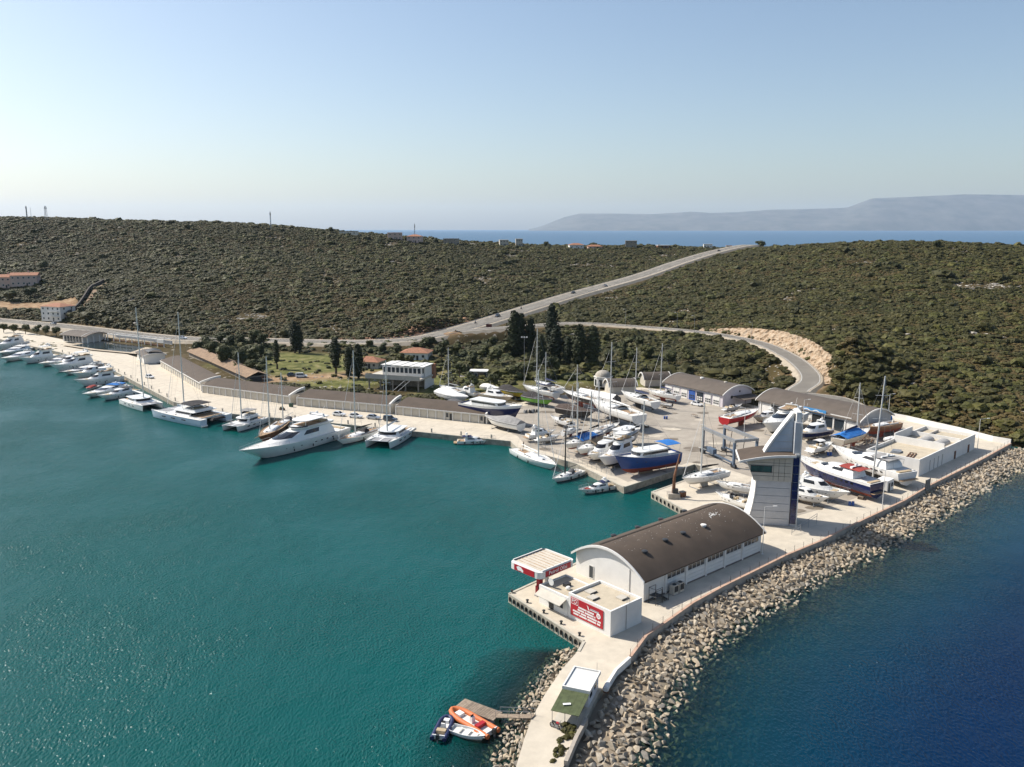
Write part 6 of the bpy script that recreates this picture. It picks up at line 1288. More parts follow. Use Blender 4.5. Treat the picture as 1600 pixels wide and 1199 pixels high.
rib('navy inflatable boat with black engine at the outer end of the dock', (702,1119), (684,1155), mat('navy_tube', (0.02, 0.03, 0.09), 0.5, 0.1, 2), {'B': 2.1})
boat('o', (757,1154), (706,1138), 0.4, 'white open dinghy with thwarts beside the orange inflatable', {'outboard': 0}, L=4.6, B=1.75)
# ------------------------------------------------------------------ sea wall with fence
t = thing('sea_wall', 'concrete sea wall with reddish coping along the breakwater', 'wall')
CONW = mat('sea_wall_concrete', (0.42, 0.37, 0.31), 0.9, 0.12, 0.8, stain=0.2); COPR = mat('red_coping', (0.50, 0.33, 0.24), 0.9, 0.1, 0.8)
def offset_pts(line, o):
    L = [Vector(p) for p in line]; out = []
    for i, p in enumerate(L):
        d = L[min(i+1, len(L)-1)] - L[max(i-1, 0)]; out.append(p + Vector((-d.y, d.x, 0)).normalized()*o)
    return out
SWI = offset_pts(SEAWALL, 0.25); SWO = offset_pts(SEAWALL, -0.2)
part(t, 'wall', CONW, lambda b: b.loft([[(i_.x, i_.y, QZ-0.1), (i_.x, i_.y, QZ+0.35), (o_.x, o_.y, QZ+0.35), (o_.x, o_.y, -0.6)] for i_, o_ in zip(SWI, SWO)]))
for (i0, o0), (i1, o1) in zip(list(zip(SWI, SWO))[:-1], list(zip(SWI, SWO))[1:]):
    part(t, 'coping', COPR, lambda b: b.loft([[(i_.x, i_.y, QZ+0.352), (o_.x, o_.y, QZ+0.352), (o_.x, o_.y, QZ+0.43), (i_.x, i_.y, QZ+0.43)] for i_, o_ in ((i0, o0), (i1, o1))]))
t = thing('wire_fence', 'thin dark post and wire fence standing on the sea wall', 'fence'); pts = []
for p, d in along(offset_pts(SEAWALL, 0.03), 2.9): part(t, 'post', DARKM, lambda b: b.tube((p.x, p.y, QZ+0.43), (p.x, p.y, QZ+1.55), 0.035, n=5)); pts.append(p)
part(t, 'wire', STEEL, lambda b: [b.tube((a.x, a.y, QZ+z), (c.x, c.y, QZ+z), 0.012, n=3) for a, c in zip(pts[:-1], pts[1:]) for z in (0.8, 1.15, 1.5)])
def wall_line(line, h, w, m, label, name='boundary_wall', z=QZ):
    t = thing(name, label, 'wall'); A = offset_pts(line, w/2); B_ = offset_pts(line, -w/2)
    part(t, 'wall', m, lambda b: b.loft([[(a.x, a.y, z-0.4), (c.x, c.y, z-0.4), (c.x, c.y, z+h), (a.x, a.y, z+h)] for a, c in zip(A, B_)])); return t
wall_line([(p[0], p[1], 0) for p in WHITEWALL], 1.5, 0.35, WHITE, 'curving white wall between the yard and the hillside')
wall_line(gp([(984,1032),(962,1052),(946,1078)]), 0.55, 0.4, WHITE, 'low white kerb wall along the causeway above the hut', 'kerb_wall')
wall_line(gp([(916,1128),(900,1158),(884,1196)]), 0.55, 0.45, CONW, 'low concrete kerb wall along the causeway below the hut', 'kerb_wall')
a_, b_ = G(60, 511, 5), G(97, 516, 5)
# ------------------------------------------------------------------ hut on the causeway
HO = (9.5, 93.6); HR = math.atan2(0.93, 0.36)
t = thing('watch_hut', 'small white cabin with pale flat roof and green sheet porch', 'hut', (*HO, QZ), HR)
bx(t, 'wall', mat('hut_white', (0.62, 0.62, 0.64), 0.7, 0.04, 1), (2.5, 1.65, 1.0), (4.7, 3.1, 2.0)); bx(t, 'roof', TRIM, (2.5, 1.65, 2.1), (5.2, 3.6, 0.22)); bx(t, 'roof_sheet', mat('hut_roof', (0.60, 0.61, 0.60), 0.6, 0.04, 1), (2.5, 1.65, 2.215), (4.6, 3.0, 0.03)); [bx(t, 'roof_rim', TRIM, c, d) for c, d in (((2.5, -0.06, 2.3), (5.2, 0.18, 0.2)), ((2.5, 3.36, 2.3), (5.2, 0.18, 0.2)), ((0.0, 1.65, 2.3), (0.18, 3.24, 0.2)), ((5.0, 1.65, 2.3), (0.18, 3.24, 0.2)))]
window(t, 3.4, 0.1, 1.3, 0.9, 0.8, 'x', -1); window(t, 1.3, 0.1, 1.3, 0.9, 0.8, 'x', -1); bx(t, 'door', DARKM, (0.13, 1.0, 0.95), (0.08, 0.8, 1.8))
for i in range(8): part(t, 'porch_sheet', GREENC, lambda b: b.box((-2.35, 0.12+i*0.44, 1.80 + (0.012 if i % 2 else 0)), (4.5, 0.435, 0.05), ry=R(-4)))
part(t, 'porch_post', STEEL, lambda b: [b.tube((-4.4, y, 0), (-4.4, y, 1.65), 0.04, n=5) for y in (0.1, 1.7, 3.3)]); bx(t, 'porch_floor', BEIGE, (-2.4, 1.65, 0.03), (4.3, 3.2, 0.06)); bx(t, 'bench', WOOD, (-0.8, 1.7, 0.45), (0.5, 2.6, 0.08)); part(t, 'antenna', STEEL, lambda b: b.tube((4.8, 0.3, 2.3), (4.8, 0.3, 3.6), 0.025, n=4))
p_ = at2(HO, HR, -3.0, 1.9); tag(part(None, 'white_board', SW, lambda b: b.box((p_.x, p_.y, QZ+1.91), (0.95, 0.35, 0.06), HR-1.1, ry=0.0)), 'small white board lying on the green porch roof', 'board')
# tank beside the hut, planter and kerb
p = at2(HO, HR, 4.6, -1.1); t = thing('water_tank', 'white rounded water tank beside the watch hut', 'tank', (p.x, p.y, QZ), HR); part(t, 'tank', TRIM, lambda b: b.loft([[(x, 0.42*math.cos(a*math.pi/5)*k, 0.62+0.42*math.sin(a*math.pi/5)*k) for a in range(10)] for x, k in ((-0.75, 0.6), (-0.6, 1), (0.6, 1), (0.75, 0.6))]), True); [bx(t, 'saddle', RUST, (x, 0, 0.12), (0.15, 0.7, 0.24)) for x in (-0.4, 0.4)]
# motorcycle
p = G(870, 1139); t = thing('motorcycle', 'dark motorcycle parked under the edge of the green porch', 'motorcycle', p, R(-35))
for x in (-0.65, 0.65):
    wl = part(t, 'wheel', CARBON, lambda b: b.path([(x+0.3*math.cos(a*math.pi/6), 0, 0.31+0.3*math.sin(a*math.pi/6)) for a in range(13)], 0.06, 5)); part(wl, 'rim', STEEL, lambda b: b.tube((x, -0.04, 0.31), (x, 0.04, 0.31), 0.2, n=10))
bx(t, 'engine', STEEL, (0, 0, 0.42), (0.45, 0.28, 0.35)); part(t, 'fuel_tank', HULLC['red'], lambda b: b.sphere((0.18, 0, 0.82), (0.3, 0.15, 0.15))); bx(t, 'saddle', CARBON, (-0.35, 0, 0.8), (0.65, 0.24, 0.12)); part(t, 'fork', STEEL, lambda b: [b.tube((0.65, s, 0.31), (0.42, s, 1.0), 0.03, n=5) for s in (-0.08, 0.08)]); part(t, 'handlebar', STEEL, lambda b: b.tube((0.4, -0.36, 1.05), (0.4, 0.36, 1.05), 0.025, n=5)); part(t, 'exhaust', STEEL, lambda b: b.tube((0.1, 0.16, 0.3), (-0.8, 0.18, 0.35), 0.05, n=6))
# dock
d0, d1 = G(719, 1098, 0.5), G(778, 1120, 0.5); DL = (d1-d0).length; t = thing('wooden_dock', 'floating plank dock with a railed gangway to the causeway', 'dock', (d0.x, d0.y, 0), ang(d0, d1))
for i in range(18): bx(t, 'plank', mat('dock_plank', (0.30, 0.235, 0.175), 0.9, 0.15, 3, objrand=0.18), ((i+0.5)*DL/18, 0, 0.5), (DL/18-0.03, 2.1, 0.07))
[bx(t, 'float', mat('float_grey', (0.3, 0.3, 0.3), 0.8), (DL*0.5, s*0.8, 0.22), (DL-0.2, 0.4, 0.45)) for s in (-1, 1)]; e0, e1 = Vector((DL, 0, 0.55)), Vector((DL+4.6, 0.9, 1.55))
part(t, 'gangway', WOOD, lambda b: b.loft([[(p.x, p.y+y, p.z+z) for y, z in ((-0.5, 0), (0.5, 0), (0.5, 0.1), (-0.5, 0.1))] for p in (e0, e1)])); part(t, 'gangway_rail', STEEL, lambda b: [(b.tube((e0.x, e0.y+y, e0.z+1.0), (e1.x, e1.y+y, e1.z+0.9), 0.03, n=4), [b.tube(e0.lerp(e1, f)+Vector((0, y, 0)), e0.lerp(e1, f)+Vector((0, y, 0.95)), 0.025, n=4) for f in (0, 0.33, 0.66, 1)]) for y in (-0.5, 0.5)])
# ------------------------------------------------------------------ quay fittings
TYRE = mat('rubber', (0.02, 0.02, 0.02), 0.9, 0)
tyq = []
for (a, b_, n) in (((-0.6, 126.4), (10.2, 110.5), 17), ((31.4, 179.4), (36.9, 166.1), 9)):
    a, b_ = Vector((*a, 0)), Vector((*b_, 0)); d = (b_-a).normalized(); nr = Vector((d.y, -d.x, 0)); nr = -nr if nr.x > 0 else nr
    for i in range(n): tyq.append((a.lerp(b_, (i+0.6)/n) + nr*0.16, math.atan2(nr.y, nr.x)))
tyre0 = MB().loft([[(0.16*math.cos(k*math.pi/3)*0.8, (0.36+0.14*math.sin(k*math.pi/3))*math.cos(a*math.pi/6), (0.36+0.14*math.sin(k*math.pi/3))*math.sin(a*math.pi/6)) for k in range(6)] for a in range(13)], cap=False).data('tyre_fender', TYRE)
for i, (p, rz) in enumerate(tyq):
    o = link('tyre_fender', tyre0, None, (p.x, p.y, 0.85), rz, (0.8, 0.42, 0.95)); tag(o, 'black tyre fender hung on the fuel quay face' if i < 17 else 'black tyre fender hung on the slip quay face', 'tyre', 'tyres on the fuel quay' if i < 17 else 'tyres on the slip quay')
# power pedestals and bollards along the quay
pe = MB().box((0, 0, 0.55), (0.34, 0.34, 1.1)).box((0, 0, 1.15), (0.42, 0.42, 0.1)).data('pedestal', BEIGE)
for i, (p, d) in enumerate(along(offset_pts(WATER_EDGE[2:8], 0.0), 9.5)):
    n_ = Vector((-d.y, d.x, 0)); n_ = -n_ if n_.y < 0 else n_; q = p + n_*1.1
    o = link('service_pedestal', pe, None, (q.x, q.y, QZ), math.atan2(d.y, d.x)); tag(o, 'short service pedestal on the edge of the boat quay', 'pedestal', 'service pedestals on the quay edge')
bo = MB().lathe((0, 0, 0), [(0.22, 0), (0.17, 0.1), (0.15, 0.35), (0.27, 0.42), (0.25, 0.52), (0.05, 0.56)], 8).data('bollard', DARKM)
for i, (p, d) in enumerate(along([(-0.6, 126.4, 0), (10.2, 110.5, 0)], 4.4)):
    n_ = Vector((-d.y, d.x, 0)); n_ = -n_ if n_.x < 0 else n_; o = link('bollard', bo, None, (p.x+n_.x*0.7, p.y+n_.y*0.7, QZ)); tag(o, 'mooring bollard on the fuel quay edge', 'bollard', 'bollards on the fuel quay')
# railing along the boatyard quay
rl = [G(*q) for q in [(826, 690), (862, 707), (900, 722), (958, 745)]]
t = thing('yard_railing', 'mesh railing along the boatyard quay above the moored boats', 'railing'); pp = [p for p, d in along([tuple(p) for p in rl], 1.9)]
for p in pp: part(t, 'post', STEEL, lambda b: b.tube((p.x, p.y, QZ), (p.x, p.y, QZ+1.25), 0.04, n=5))
part(t, 'rail', STEEL, lambda b: [b.tube((a.x, a.y, QZ+z), (c.x, c.y, QZ+z), 0.03 if z > 1 else 0.014, n=4) for a, c in zip(pp[:-1], pp[1:]) for z in (0.15, 0.35, 0.55, 0.75, 0.95, 1.2)])
# rails round the tower entrance and ramp
p = G(1237, 836); t = thing('ramp_railing', 'grey handrail on the ramp beside the foot of the tower', 'railing', p, R(40)); part(t, 'rail', STEEL, lambda b: [b.tube((0, 0, z), (9, 0, z+1.3), 0.04, n=4) for z in (0.5, 1.0)]); [part(t, 'post', STEEL, lambda b: b.tube((x, 0, 0), (x, 0, 1.0+x*0.144), 0.045, n=5)) for x in (0, 3, 6, 9)]
# ------------------------------------------------------------------ travel lift
LB = mat('lift_blue', (0.10, 0.14, 0.20), 0.5, 0.15, 1)
A_, C_ = Vector((50.5, 212.5)), Vector((55, 198.5)); u = (C_-A_).normalized(); v = Vector((-u.y, u.x)); LL, LW, LH = 14.7, 6.4, 6.8
t = thing('travel_lift', 'big blue-grey travel lift frame standing by the slip', 'boat lift', (A_.x, A_.y, QZ), math.atan2(u.y, u.x))
for x in (0, LL):
    for y in (0, LW):
        lg = bx(t, 'leg', LB, (x, y, 0.9+(LH-0.9)/2), (0.55, 0.55, LH-0.9)); 
        for s in (-0.55, 0.55): part(t, 'wheel', TYRE, lambda b: b.tube((x+s, y-0.25, 0.55), (x+s, y+0.25, 0.55), 0.55, n=12))
        bx(t, 'bogie', LB, (x, y, 0.75), (1.7, 0.5, 0.4))
for y in (0, LW): bx(t, 'side_beam', STEEL, (LL/2, y, LH), (LL+0.8, 0.6, 0.75)); bx(t, 'lower_beam', LB, (LL/2, y, 1.2), (LL-1.2, 0.3, 0.4))
bx(t, 'cross_beam', STEEL, (LL, LW/2, LH+0.05), (0.6, LW-0.7, 0.7)); bx(t, 'engine_box', LB, (4.2, 0.1, 1.8), (3.2, 1.1, 1.3)); bx(t, 'winch', DARKM, (1.8, 0.1, 1.7), (1.0, 1.0, 1.0))
for x in (4, 10): part(t, 'sling', CANVAS['black'], lambda b: b.path([(x, 0.3, LH-0.3), (x, 0.9, 2.0), (x, LW/2, 1.2), (x, LW-0.9, 2.0), (x, LW-0.3, LH-0.3)], 0.08, 4))
# crane post on the pier
p = G(1052, 778); t = thing('quay_crane', 'rusty slewing crane post on a concrete block at the slip', 'crane', p); bx(t, 'block', CONW, (0, 0, 0.6), (2.6, 2.2, 1.2)); part(t, 'post', RUST, lambda b: b.tube((0, 0, 1.2), (0.1, 0, 5.2), 0.42, 0.3, n=10)); part(t, 'jib', RUST, lambda b: b.tube((0.1, 0, 5.0), (1.5, 2.0, 9.4), 0.3, 0.15, n=8)); bx(t, 'motor', DARKM, (0.3, -0.3, 1.7), (1.2, 0.9, 0.9))
p = G(1066, 776); t = thing('steel_drum_rack', 'brown rusty box beside the crane block', 'box', p, R(30)); bx(t, 'body', RUST, (0, 0, 0.55), (1.3, 1.1, 1.1)); bx(t, 'lid', DARKM, (0, 0, 1.13), (1.4, 1.2, 0.06))
# white tent, tall mast, junk
a, b_ = G(907, 612, 3.5), G(963, 623, 3.5); t = thing('boat_tent', 'long white ridge tent among the boats ashore', 'tent', (a.x, a.y, QZ), ang(a, b_)); TL = (b_-a).length
part(t, 'cover', CANVAS['white'], lambda b: b.loft([[(x, -2.6, 0.3), (x, -2.4, 2.0), (x, 0, 3.4), (x, 2.4, 2.0), (x, 2.6, 0.3)] for x in (0, TL/3, TL*2/3, TL)], closed=False)); part(t, 'end_flap', CANVAS['dkgrey'], lambda b: b.add([(TL-0.02, -2.55, 0.3), (TL-0.02, -2.35, 1.95), (TL-0.02, 0, 3.3), (TL-0.02, 2.35, 1.95), (TL-0.02, 2.55, 0.3)], [(0, 1, 2, 3, 4)])); part(t, 'pole', STEEL, lambda b: [b.tube((x, s*2.6, 0), (x, s*2.4, 2.0), 0.05, n=5) for x in (0.1, TL-0.1) for s in (-1, 1)])
p = G(1363, 752); t = thing('standing_mast', 'very tall grey mast stepped on the yard behind the navy motor yacht', 'mast', p); hM = HT(p, 588); part(t, 'mast', ALUM, lambda b: b.tube((0, 0, 0), (1.0, 0, hM), 0.24, 0.16, n=8)); [part(t, 'spreader', ALUM, lambda b: b.tube((hM*f/hM*1.0-1.6, 0.2, hM*f), (f+1.6, -0.2, hM*f), 0.06, n=5)) for f in (0.35, 0.6, 0.82)]; part(t, 'stay', STEEL, lambda b: [b.tube((1.0, 0, hM), q, 0.03, n=3) for q in ((-5, 4, 0), (5, 5, 0), (4, -3, 0))]); bx(t, 'foot', DARKM, (0, 0, 0.3), (0.9, 0.9, 0.6))
# outboard engines and timber in the yard
for px, py, lab, m in [(1312, 705, 'black engine parts heaped beside the tan yacht', 'DARKM'), (829, 645, 'row of dark engines standing behind the navy tour boat', 'DARKM')]:
    p = G(px, py); t = thing('engine_heap', lab, 'engines', p, R(20))
    for i in range(6): e = bx(t, 'engine', DARKM if i % 3 else STEEL, (i*0.85-2.1, random.uniform(-.6, .6), 0.45), (0.7, random.uniform(.6, 1.1), random.uniform(.7, 1.0)), rz=random.uniform(0, 1), taper=0.75); bx(e, 'engine_cover', STEEL, (i*0.85-2.1, 0, 1.0), (0.3, 0.3, 0.2))
for i, (px, py, lab) in enumerate([(1392, 676, 'pile of old timber and planks under the white boundary wall'), (1352, 690, 'scattered timber beams before the white service building')]):
    p = G(px, py); t = thing('timber_pile', lab, 'timber', p, R(30+i*20)); rr = random.Random(i)
    for k in range(16): bx(t, 'beam', WOOD if k % 3 else RUST, (rr.uniform(-2, 2), rr.uniform(-1.5, 1.5), 0.12+k*0.07), (rr.uniform(3, 6.5), 0.22, 0.16), rz=rr.uniform(-.5, .5))
p = G(1383, 664, 2.2); t = thing('tarpaulin_heap', 'blue tarpaulin heap by the white boundary wall', 'tarpaulin', (p.x, p.y, QZ), 0.4); part(t, 'sheet', CANVAS['blue'], lambda b: blob(b, (0, 0, 1.0), (2.6, 1.4, 1.2), random.Random(3), 3, 0.35)); part(t, 'sheet', CANVAS['blue'], lambda b: blob(b, (2.2, 1.0, 1.8), (1.2, 0.8, 1.3), random.Random(5), 3, 0.35))
p = G(1393, 690); t = thing('hull_mould', 'white boat moulding with three round holes lying in the yard', 'moulding', p, R(15)); part(t, 'shell', GEL, lambda b: blob(b, (0, 0, 0.7), (2.6, 1.2, 0.8), random.Random(8), 3, 0.08), True); [part(t, 'opening', TINT, lambda b: b.sphere((x, -1.0, 0.9), (0.35, 0.25, 0.3))) for x in (-1.2, 0, 1.2)]
# ------------------------------------------------------------------ cars
PAINT = {'white': mat('car_white', (0.72, 0.72, 0.71), 0.25, 0, coat=0.8), 'silver': mat('car_silver', (0.42, 0.43, 0.45), 0.3, 0, metal=0.5, coat=0.8), 'dark': mat('car_dark', (0.03, 0.04, 0.055), 0.25, 0, coat=0.8), 'black': mat('car_black', (0.015, 0.015, 0.017), 0.25, 0, coat=0.8), 'red': mat('car_red', (0.3, 0.03, 0.03), 0.3, 0, coat=0.8)}
LAMP = mat('lamp_glass', (0.6, 0.6, 0.58), 0.15, 0); TAIL = mat('tail_red', (0.3, 0.02, 0.02), 0.2, 0)
def car(px, py, rz, paint, label, z=QZ, van=False, suv=False, P3=None, L=4.3, group=None):
    p = Vector(P3) if P3 is not None else G(px, py, z); t = thing('van' if van else 'car', label, 'van' if van else 'car', p, rz, group); W = 1.78; hb, ht = (0.95, 1.5) if not (van or suv) else (1.05, 1.75) if suv else (1.05, 1.85); m = PAINT[paint]; h = L/2
    sec = [(-h, 0.55, 0.78, 0.86), (-h+0.15, 0.3, hb*0.95, 0.95), (-h*0.5, 0.25, hb, 1), (h*0.35, 0.25, hb, 1), (h-0.35, 0.28, hb*0.84, 0.96), (h, 0.45, 0.68, 0.84)]
    part(t, 'body', m, lambda b: b.loft([[(x, -W/2*k, z0), (x, -W/2*k, z0+(z1-z0)*0.7), (x, -W/2*k*0.93, z1), (x, W/2*k*0.93, z1), (x, W/2*k, z0+(z1-z0)*0.7), (x, W/2*k, z0)] for x, z0, z1, k in sec]), True)
    x0, x1 = (-h*0.93, h*0.42) if not van else (-h*0.96, h*0.62); t0, t1 = (-h*0.62, h*0.02) if not (van or suv) else (-h*0.9, h*0.1) if suv else (-h*0.92, h*0.3)
    c = part(t, 'cabin', m, lambda b: b.loft([[(x0, -W*0.45, hb-0.03), (x1, -W*0.45, hb-0.08), (x1, W*0.45, hb-0.08), (x0, W*0.45, hb-0.03)], [(t0, -W*0.36, ht), (t1, -W*0.36, ht), (t1, W*0.36, ht), (t0, W*0.36, ht)]]), True)
    def gl(a, b_, f0, f1):
        A0, A1 = Vector(a[0]), Vector(a[1]); B0, B1 = Vector(b_[0]), Vector(b_[1]); return [A0.lerp(A1, f0), A0.lerp(A1, f1), B0.lerp(B1, f1), B0.lerp(B1, f0)]
    def quadglass(name, q0, q1, q2, q3, out):
        P = [Vector(q) for q in (q0, q1, q2, q3)]; ctr = sum(P, Vector())/4; P = [ctr + (x-ctr)*0.86 + Vector(out)*0.02 for x in P]; part(c, name, TINT, lambda b: b.add(P, [(0, 1, 2, 3)]))
    for s in (-1, 1): quadglass('side_window', (x0+0.25, s*W*0.45, hb), (x1-0.1, s*W*0.45, hb-0.03), (t1, s*W*0.36, ht), (t0+0.1, s*W*0.36, ht), (0, s, 0.3))
    quadglass('windscreen', (x1, -W*0.45, hb-0.05), (x1, W*0.45, hb-0.05), (t1, W*0.36, ht), (t1, -W*0.36, ht), (1, 0, 0.5)); quadglass('rear_window', (x0, -W*0.45, hb), (x0, W*0.45, hb), (t0, W*0.36, ht), (t0, -W*0.36, ht), (-1, 0, 0.3))
    for x in (-h*0.62, h*0.62):
        for s in (-1, 1): w_ = part(t, 'wheel', TYRE, lambda b: b.tube((x, s*(W/2-0.2), 0.31), (x, s*(W/2+0.01), 0.31), 0.31, n=12)); part(w_, 'rim', STEEL, lambda b: b.tube((x, s*(W/2), 0.31), (x, s*(W/2+0.025), 0.31), 0.19, n=8))
    for s in (-1, 1): bx(t, 'headlight', LAMP, (h-0.12, s*W*0.33, 0.62), (0.2, 0.32, 0.14)); bx(t, 'tail_light', TAIL, (-h+0.05, s*W*0.36, 0.72), (0.12, 0.26, 0.18))
    return t
QD = math.atan2(-0.36, 0.93)
car(530, 650, QD, 'white', 'white hatchback parked by the storage units, first of four', group='cars on the quay')
car(556, 653, QD, 'white', 'white saloon parked by the storage units, second of four', L=4.5, group='cars on the quay')
car(584, 655, QD, 'silver', 'silver saloon parked by the storage units, third of four', L=4.5, group='cars on the quay')
car(610, 658, QD, 'dark', 'dark off-road car at the end of the four parked by the storage units', suv=True, L=4.6, group='cars on the quay')
car(234, 591, R(-35), 'white', 'white car parked alone on the wide quay below the cafe')
car(1089, 634, R(-50), 'white', 'white car parked before the doors of the lilac workshop')
car(471, 590, R(12), 'white', 'white van parked on the grass beside the slim cypress', z=3.0, van=True, L=4.6)
car(457, 588, R(20), 'dark', 'dark car parked on the grass touching the shade of the white van', z=3.0)
def on_road(line, px):
    best = min(range(len(line)), key=lambda i: abs((800 + FPX*line[i][0]/(line[i][1]*math.cos(PITCH) - (line[i][2]-CAM_H)*math.sin(PITCH))) - px)); a, b = line[max(best-1, 0)], line[min(best+1, len(line)-1)]; return Vector(line[best]), math.atan2(b[1]-a[1], b[0]-a[0])
for px, side_, paint, lab in [(787, 2.2, 'dark', 'dark car on the coast road near the bottom of the hill'), (901, 2.2, 'black', 'black car in the middle of the climbing coast road'), (949, -2.2, 'silver', 'silver car on the climbing coast road above the black one'), (1116, -2.2, 'dark', 'dark car near the top of the coast road'), (300, -2.2, 'white', 'white car on the level coast road behind the tiled shed'), (86, 2.2, 'silver', 'silver car on the coast road below the white villa')]:
    p, a = on_road(lift(ROAD_MAIN, 0.93), px); q = p + Vector((-math.sin(a), math.cos(a), 0))*side_; car(0, 0, a if side_ < 0 else a+math.pi, paint, lab, P3=q, group='cars on the coast road')
for px, side_, lab in [(742, 2.0, 'motorcycle and rider on the coast road below the dark car'), (826, 2.4, 'motorcycle and rider on the coast road above the cypress group')]:
    p, a = on_road(lift(ROAD_MAIN, 0.93), px); q = p + Vector((-math.sin(a), math.cos(a), 0))*side_; t = thing('ridden_motorcycle', lab, 'motorcycle', q, a, 'motorcycles on the coast road')
    for x in (-0.65, 0.65): part(t, 'wheel', CARBON, lambda b: b.tube((x, -0.06, 0.31), (x, 0.06, 0.31), 0.31, n=10))
    bx(t, 'frame', CARBON, (0, 0, 0.6), (1.3, 0.3, 0.4)); bx(t, 'saddle', CARBON, (-0.3, 0, 0.85), (0.7, 0.25, 0.1)); part(t, 'rider', CANVAS['navy'], lambda b: b.loft([[(-0.2+dx, 0.24*k*math.cos(a_*math.pi/4), z_+0.0) if a_ % 4 in (0,) else (-0.2+dx+0.17*k*math.sin(a_*math.pi/4), 0.24*k*math.cos(a_*math.pi/4), z_) for a_ in range(8)] for dx, z_, k in ((0, 0.88, 0.9), (0.02, 1.1, 0.95), (0.1, 1.4, 1.1), (0.14, 1.5, 0.5), (0.17, 1.56, 0.42), (0.18, 1.68, 0.6), (0.18, 1.8, 0.45))]), True)
# ------------------------------------------------------------------ lamp posts and poles
def lamp(base, h, label, arm=1.8, rz=0.0, m=None, group='street lamps', flood=False, name='street_lamp'):
    t = thing(name, label, 'lamp post' if name != 'utility_pole' else 'pole', base, rz, group); m = m or STEEL
    part(t, 'pole', m, lambda b: b.tube((0, 0, 0), (0, 0, h), 0.09, 0.055, n=6)); bx(t, 'base_plate', m, (0, 0, 0.05), (0.4, 0.4, 0.1))
    if flood:
        part(t, 'crossbar', m, lambda b: b.tube((-1.0, 0, h), (1.0, 0, h), 0.06, n=5)); [bx(t, 'floodlight', TRIM, (x, -0.2, h+0.25), (0.55, 0.25, 0.4)) for x in (-0.9, 0, 0.9)]
    else: part(t, 'arm', m, lambda b: b.tube((0, 0, h-0.05), (arm, 0, h+0.1), 0.05, n=5)); bx(t, 'lamp_head', TRIM, (arm+0.25, 0, h+0.08), (0.7, 0.28, 0.14))
for px, py, top, arm, rz, lab in [(1191, 866, 792, 1.6, R(0), 'slim lamp post at the far end of the long hall'), (1527, 702, 655, 2.2, R(10), 'lamp post beside the far corner of the white service building'), (1252, 700, 625, 1.2, R(10), 'tall white lamp post just right of the tower top'), (1162, 690, 637, 0.9, R(180), 'slim white lamp post behind the travel lift'), (1388, 650, 616, 1.0, R(0), 'lamp post on the hillside behind the grey workshop'), (1378, 800, 735, 0.8, R(180), 'slim post beside the site cabin')]:
    p = G(px, py, QZ); lamp(p, HT(p, top), lab, arm, rz, TRIM)
p = G(819, 612, 2.6); lamp(p, HT(p, 528), 'tall floodlight mast in front of the cypress wood', flood=True)
for px, py, top, lab in [(972, 505, 476, 'lamp post on the side road under the open slope'), (1065, 512, 484, 'double lamp post on the side road before the rock cutting'), (1177, 528, 500, 'lamp post above the rock cutting'), (434, 520, 498, 'lamp post at the foot of the scrub hill'), (927, 452, 438, 'lamp post on the climbing coast road'), (1075, 540, 520, 'lamp post at the inside of the side road bend')]:
    p, a = on_road(ROAD_BRANCH if px not in (434, 927) else ROAD_MAIN, px); p = p + Vector((0, 6.0 if px != 1075 else -5, 0.2)); lamp(p, 8.5, lab, 1.0, R(180), STEEL, 'lamps along the roads')
# flood wall: planter by quay, guard rails
t = thing('guard_rail', 'galvanised guard rail along the coast road bend', 'guard rail'); L_ = offset_pts(lift(ROAD_MAIN, 0.9), 6.4); seg = [p for p in L_ if -70 < p.x < 210]
part(t, 'beam', STEEL, lambda b: [b.tube(a + Vector((0, 0, 0.6)), c + Vector((0, 0, 0.6)), 0.13, n=4) for a, c in zip(seg[:-1], seg[1:])]); [part(t, 'post', STEEL, lambda b: b.tube(p, p + Vector((0, 0, 0.7)), 0.07, n=4)) for p in seg]
L2 = offset_pts(lift(ROAD_MAIN, 0.9), -6.6); seg2 = [p for p in L2 if -50 < p.x < 60]
t = thing('guard_rail', 'low guard rail on the harbour side of the coast road', 'guard rail'); part(t, 'beam', STEEL, lambda b: [b.tube(a + Vector((0, 0, 0.6)), c + Vector((0, 0, 0.6)), 0.13, n=4) for a, c in zip(seg2[:-1], seg2[1:])]); [part(t, 'post', STEEL, lambda b: b.tube(p, p + Vector((0, 0, 0.7)), 0.07, n=4)) for p in seg2]
p = T(764, 519, 430); t = thing('road_sign_board', 'dark red board on two posts beside the coast road bend', 'sign', (p.x, p.y, gz(p.x, p.y)), 0); bx(t, 'board', mat('board_maroon', (0.12, 0.03, 0.025), 0.6), (0, 0, 2.2), (3.0, 0.1, 1.6)); [bx(t, 'post', STEEL, (x, 0.1, 1.2), (0.12, 0.12, 2.6)) for x in (-1, 1)]
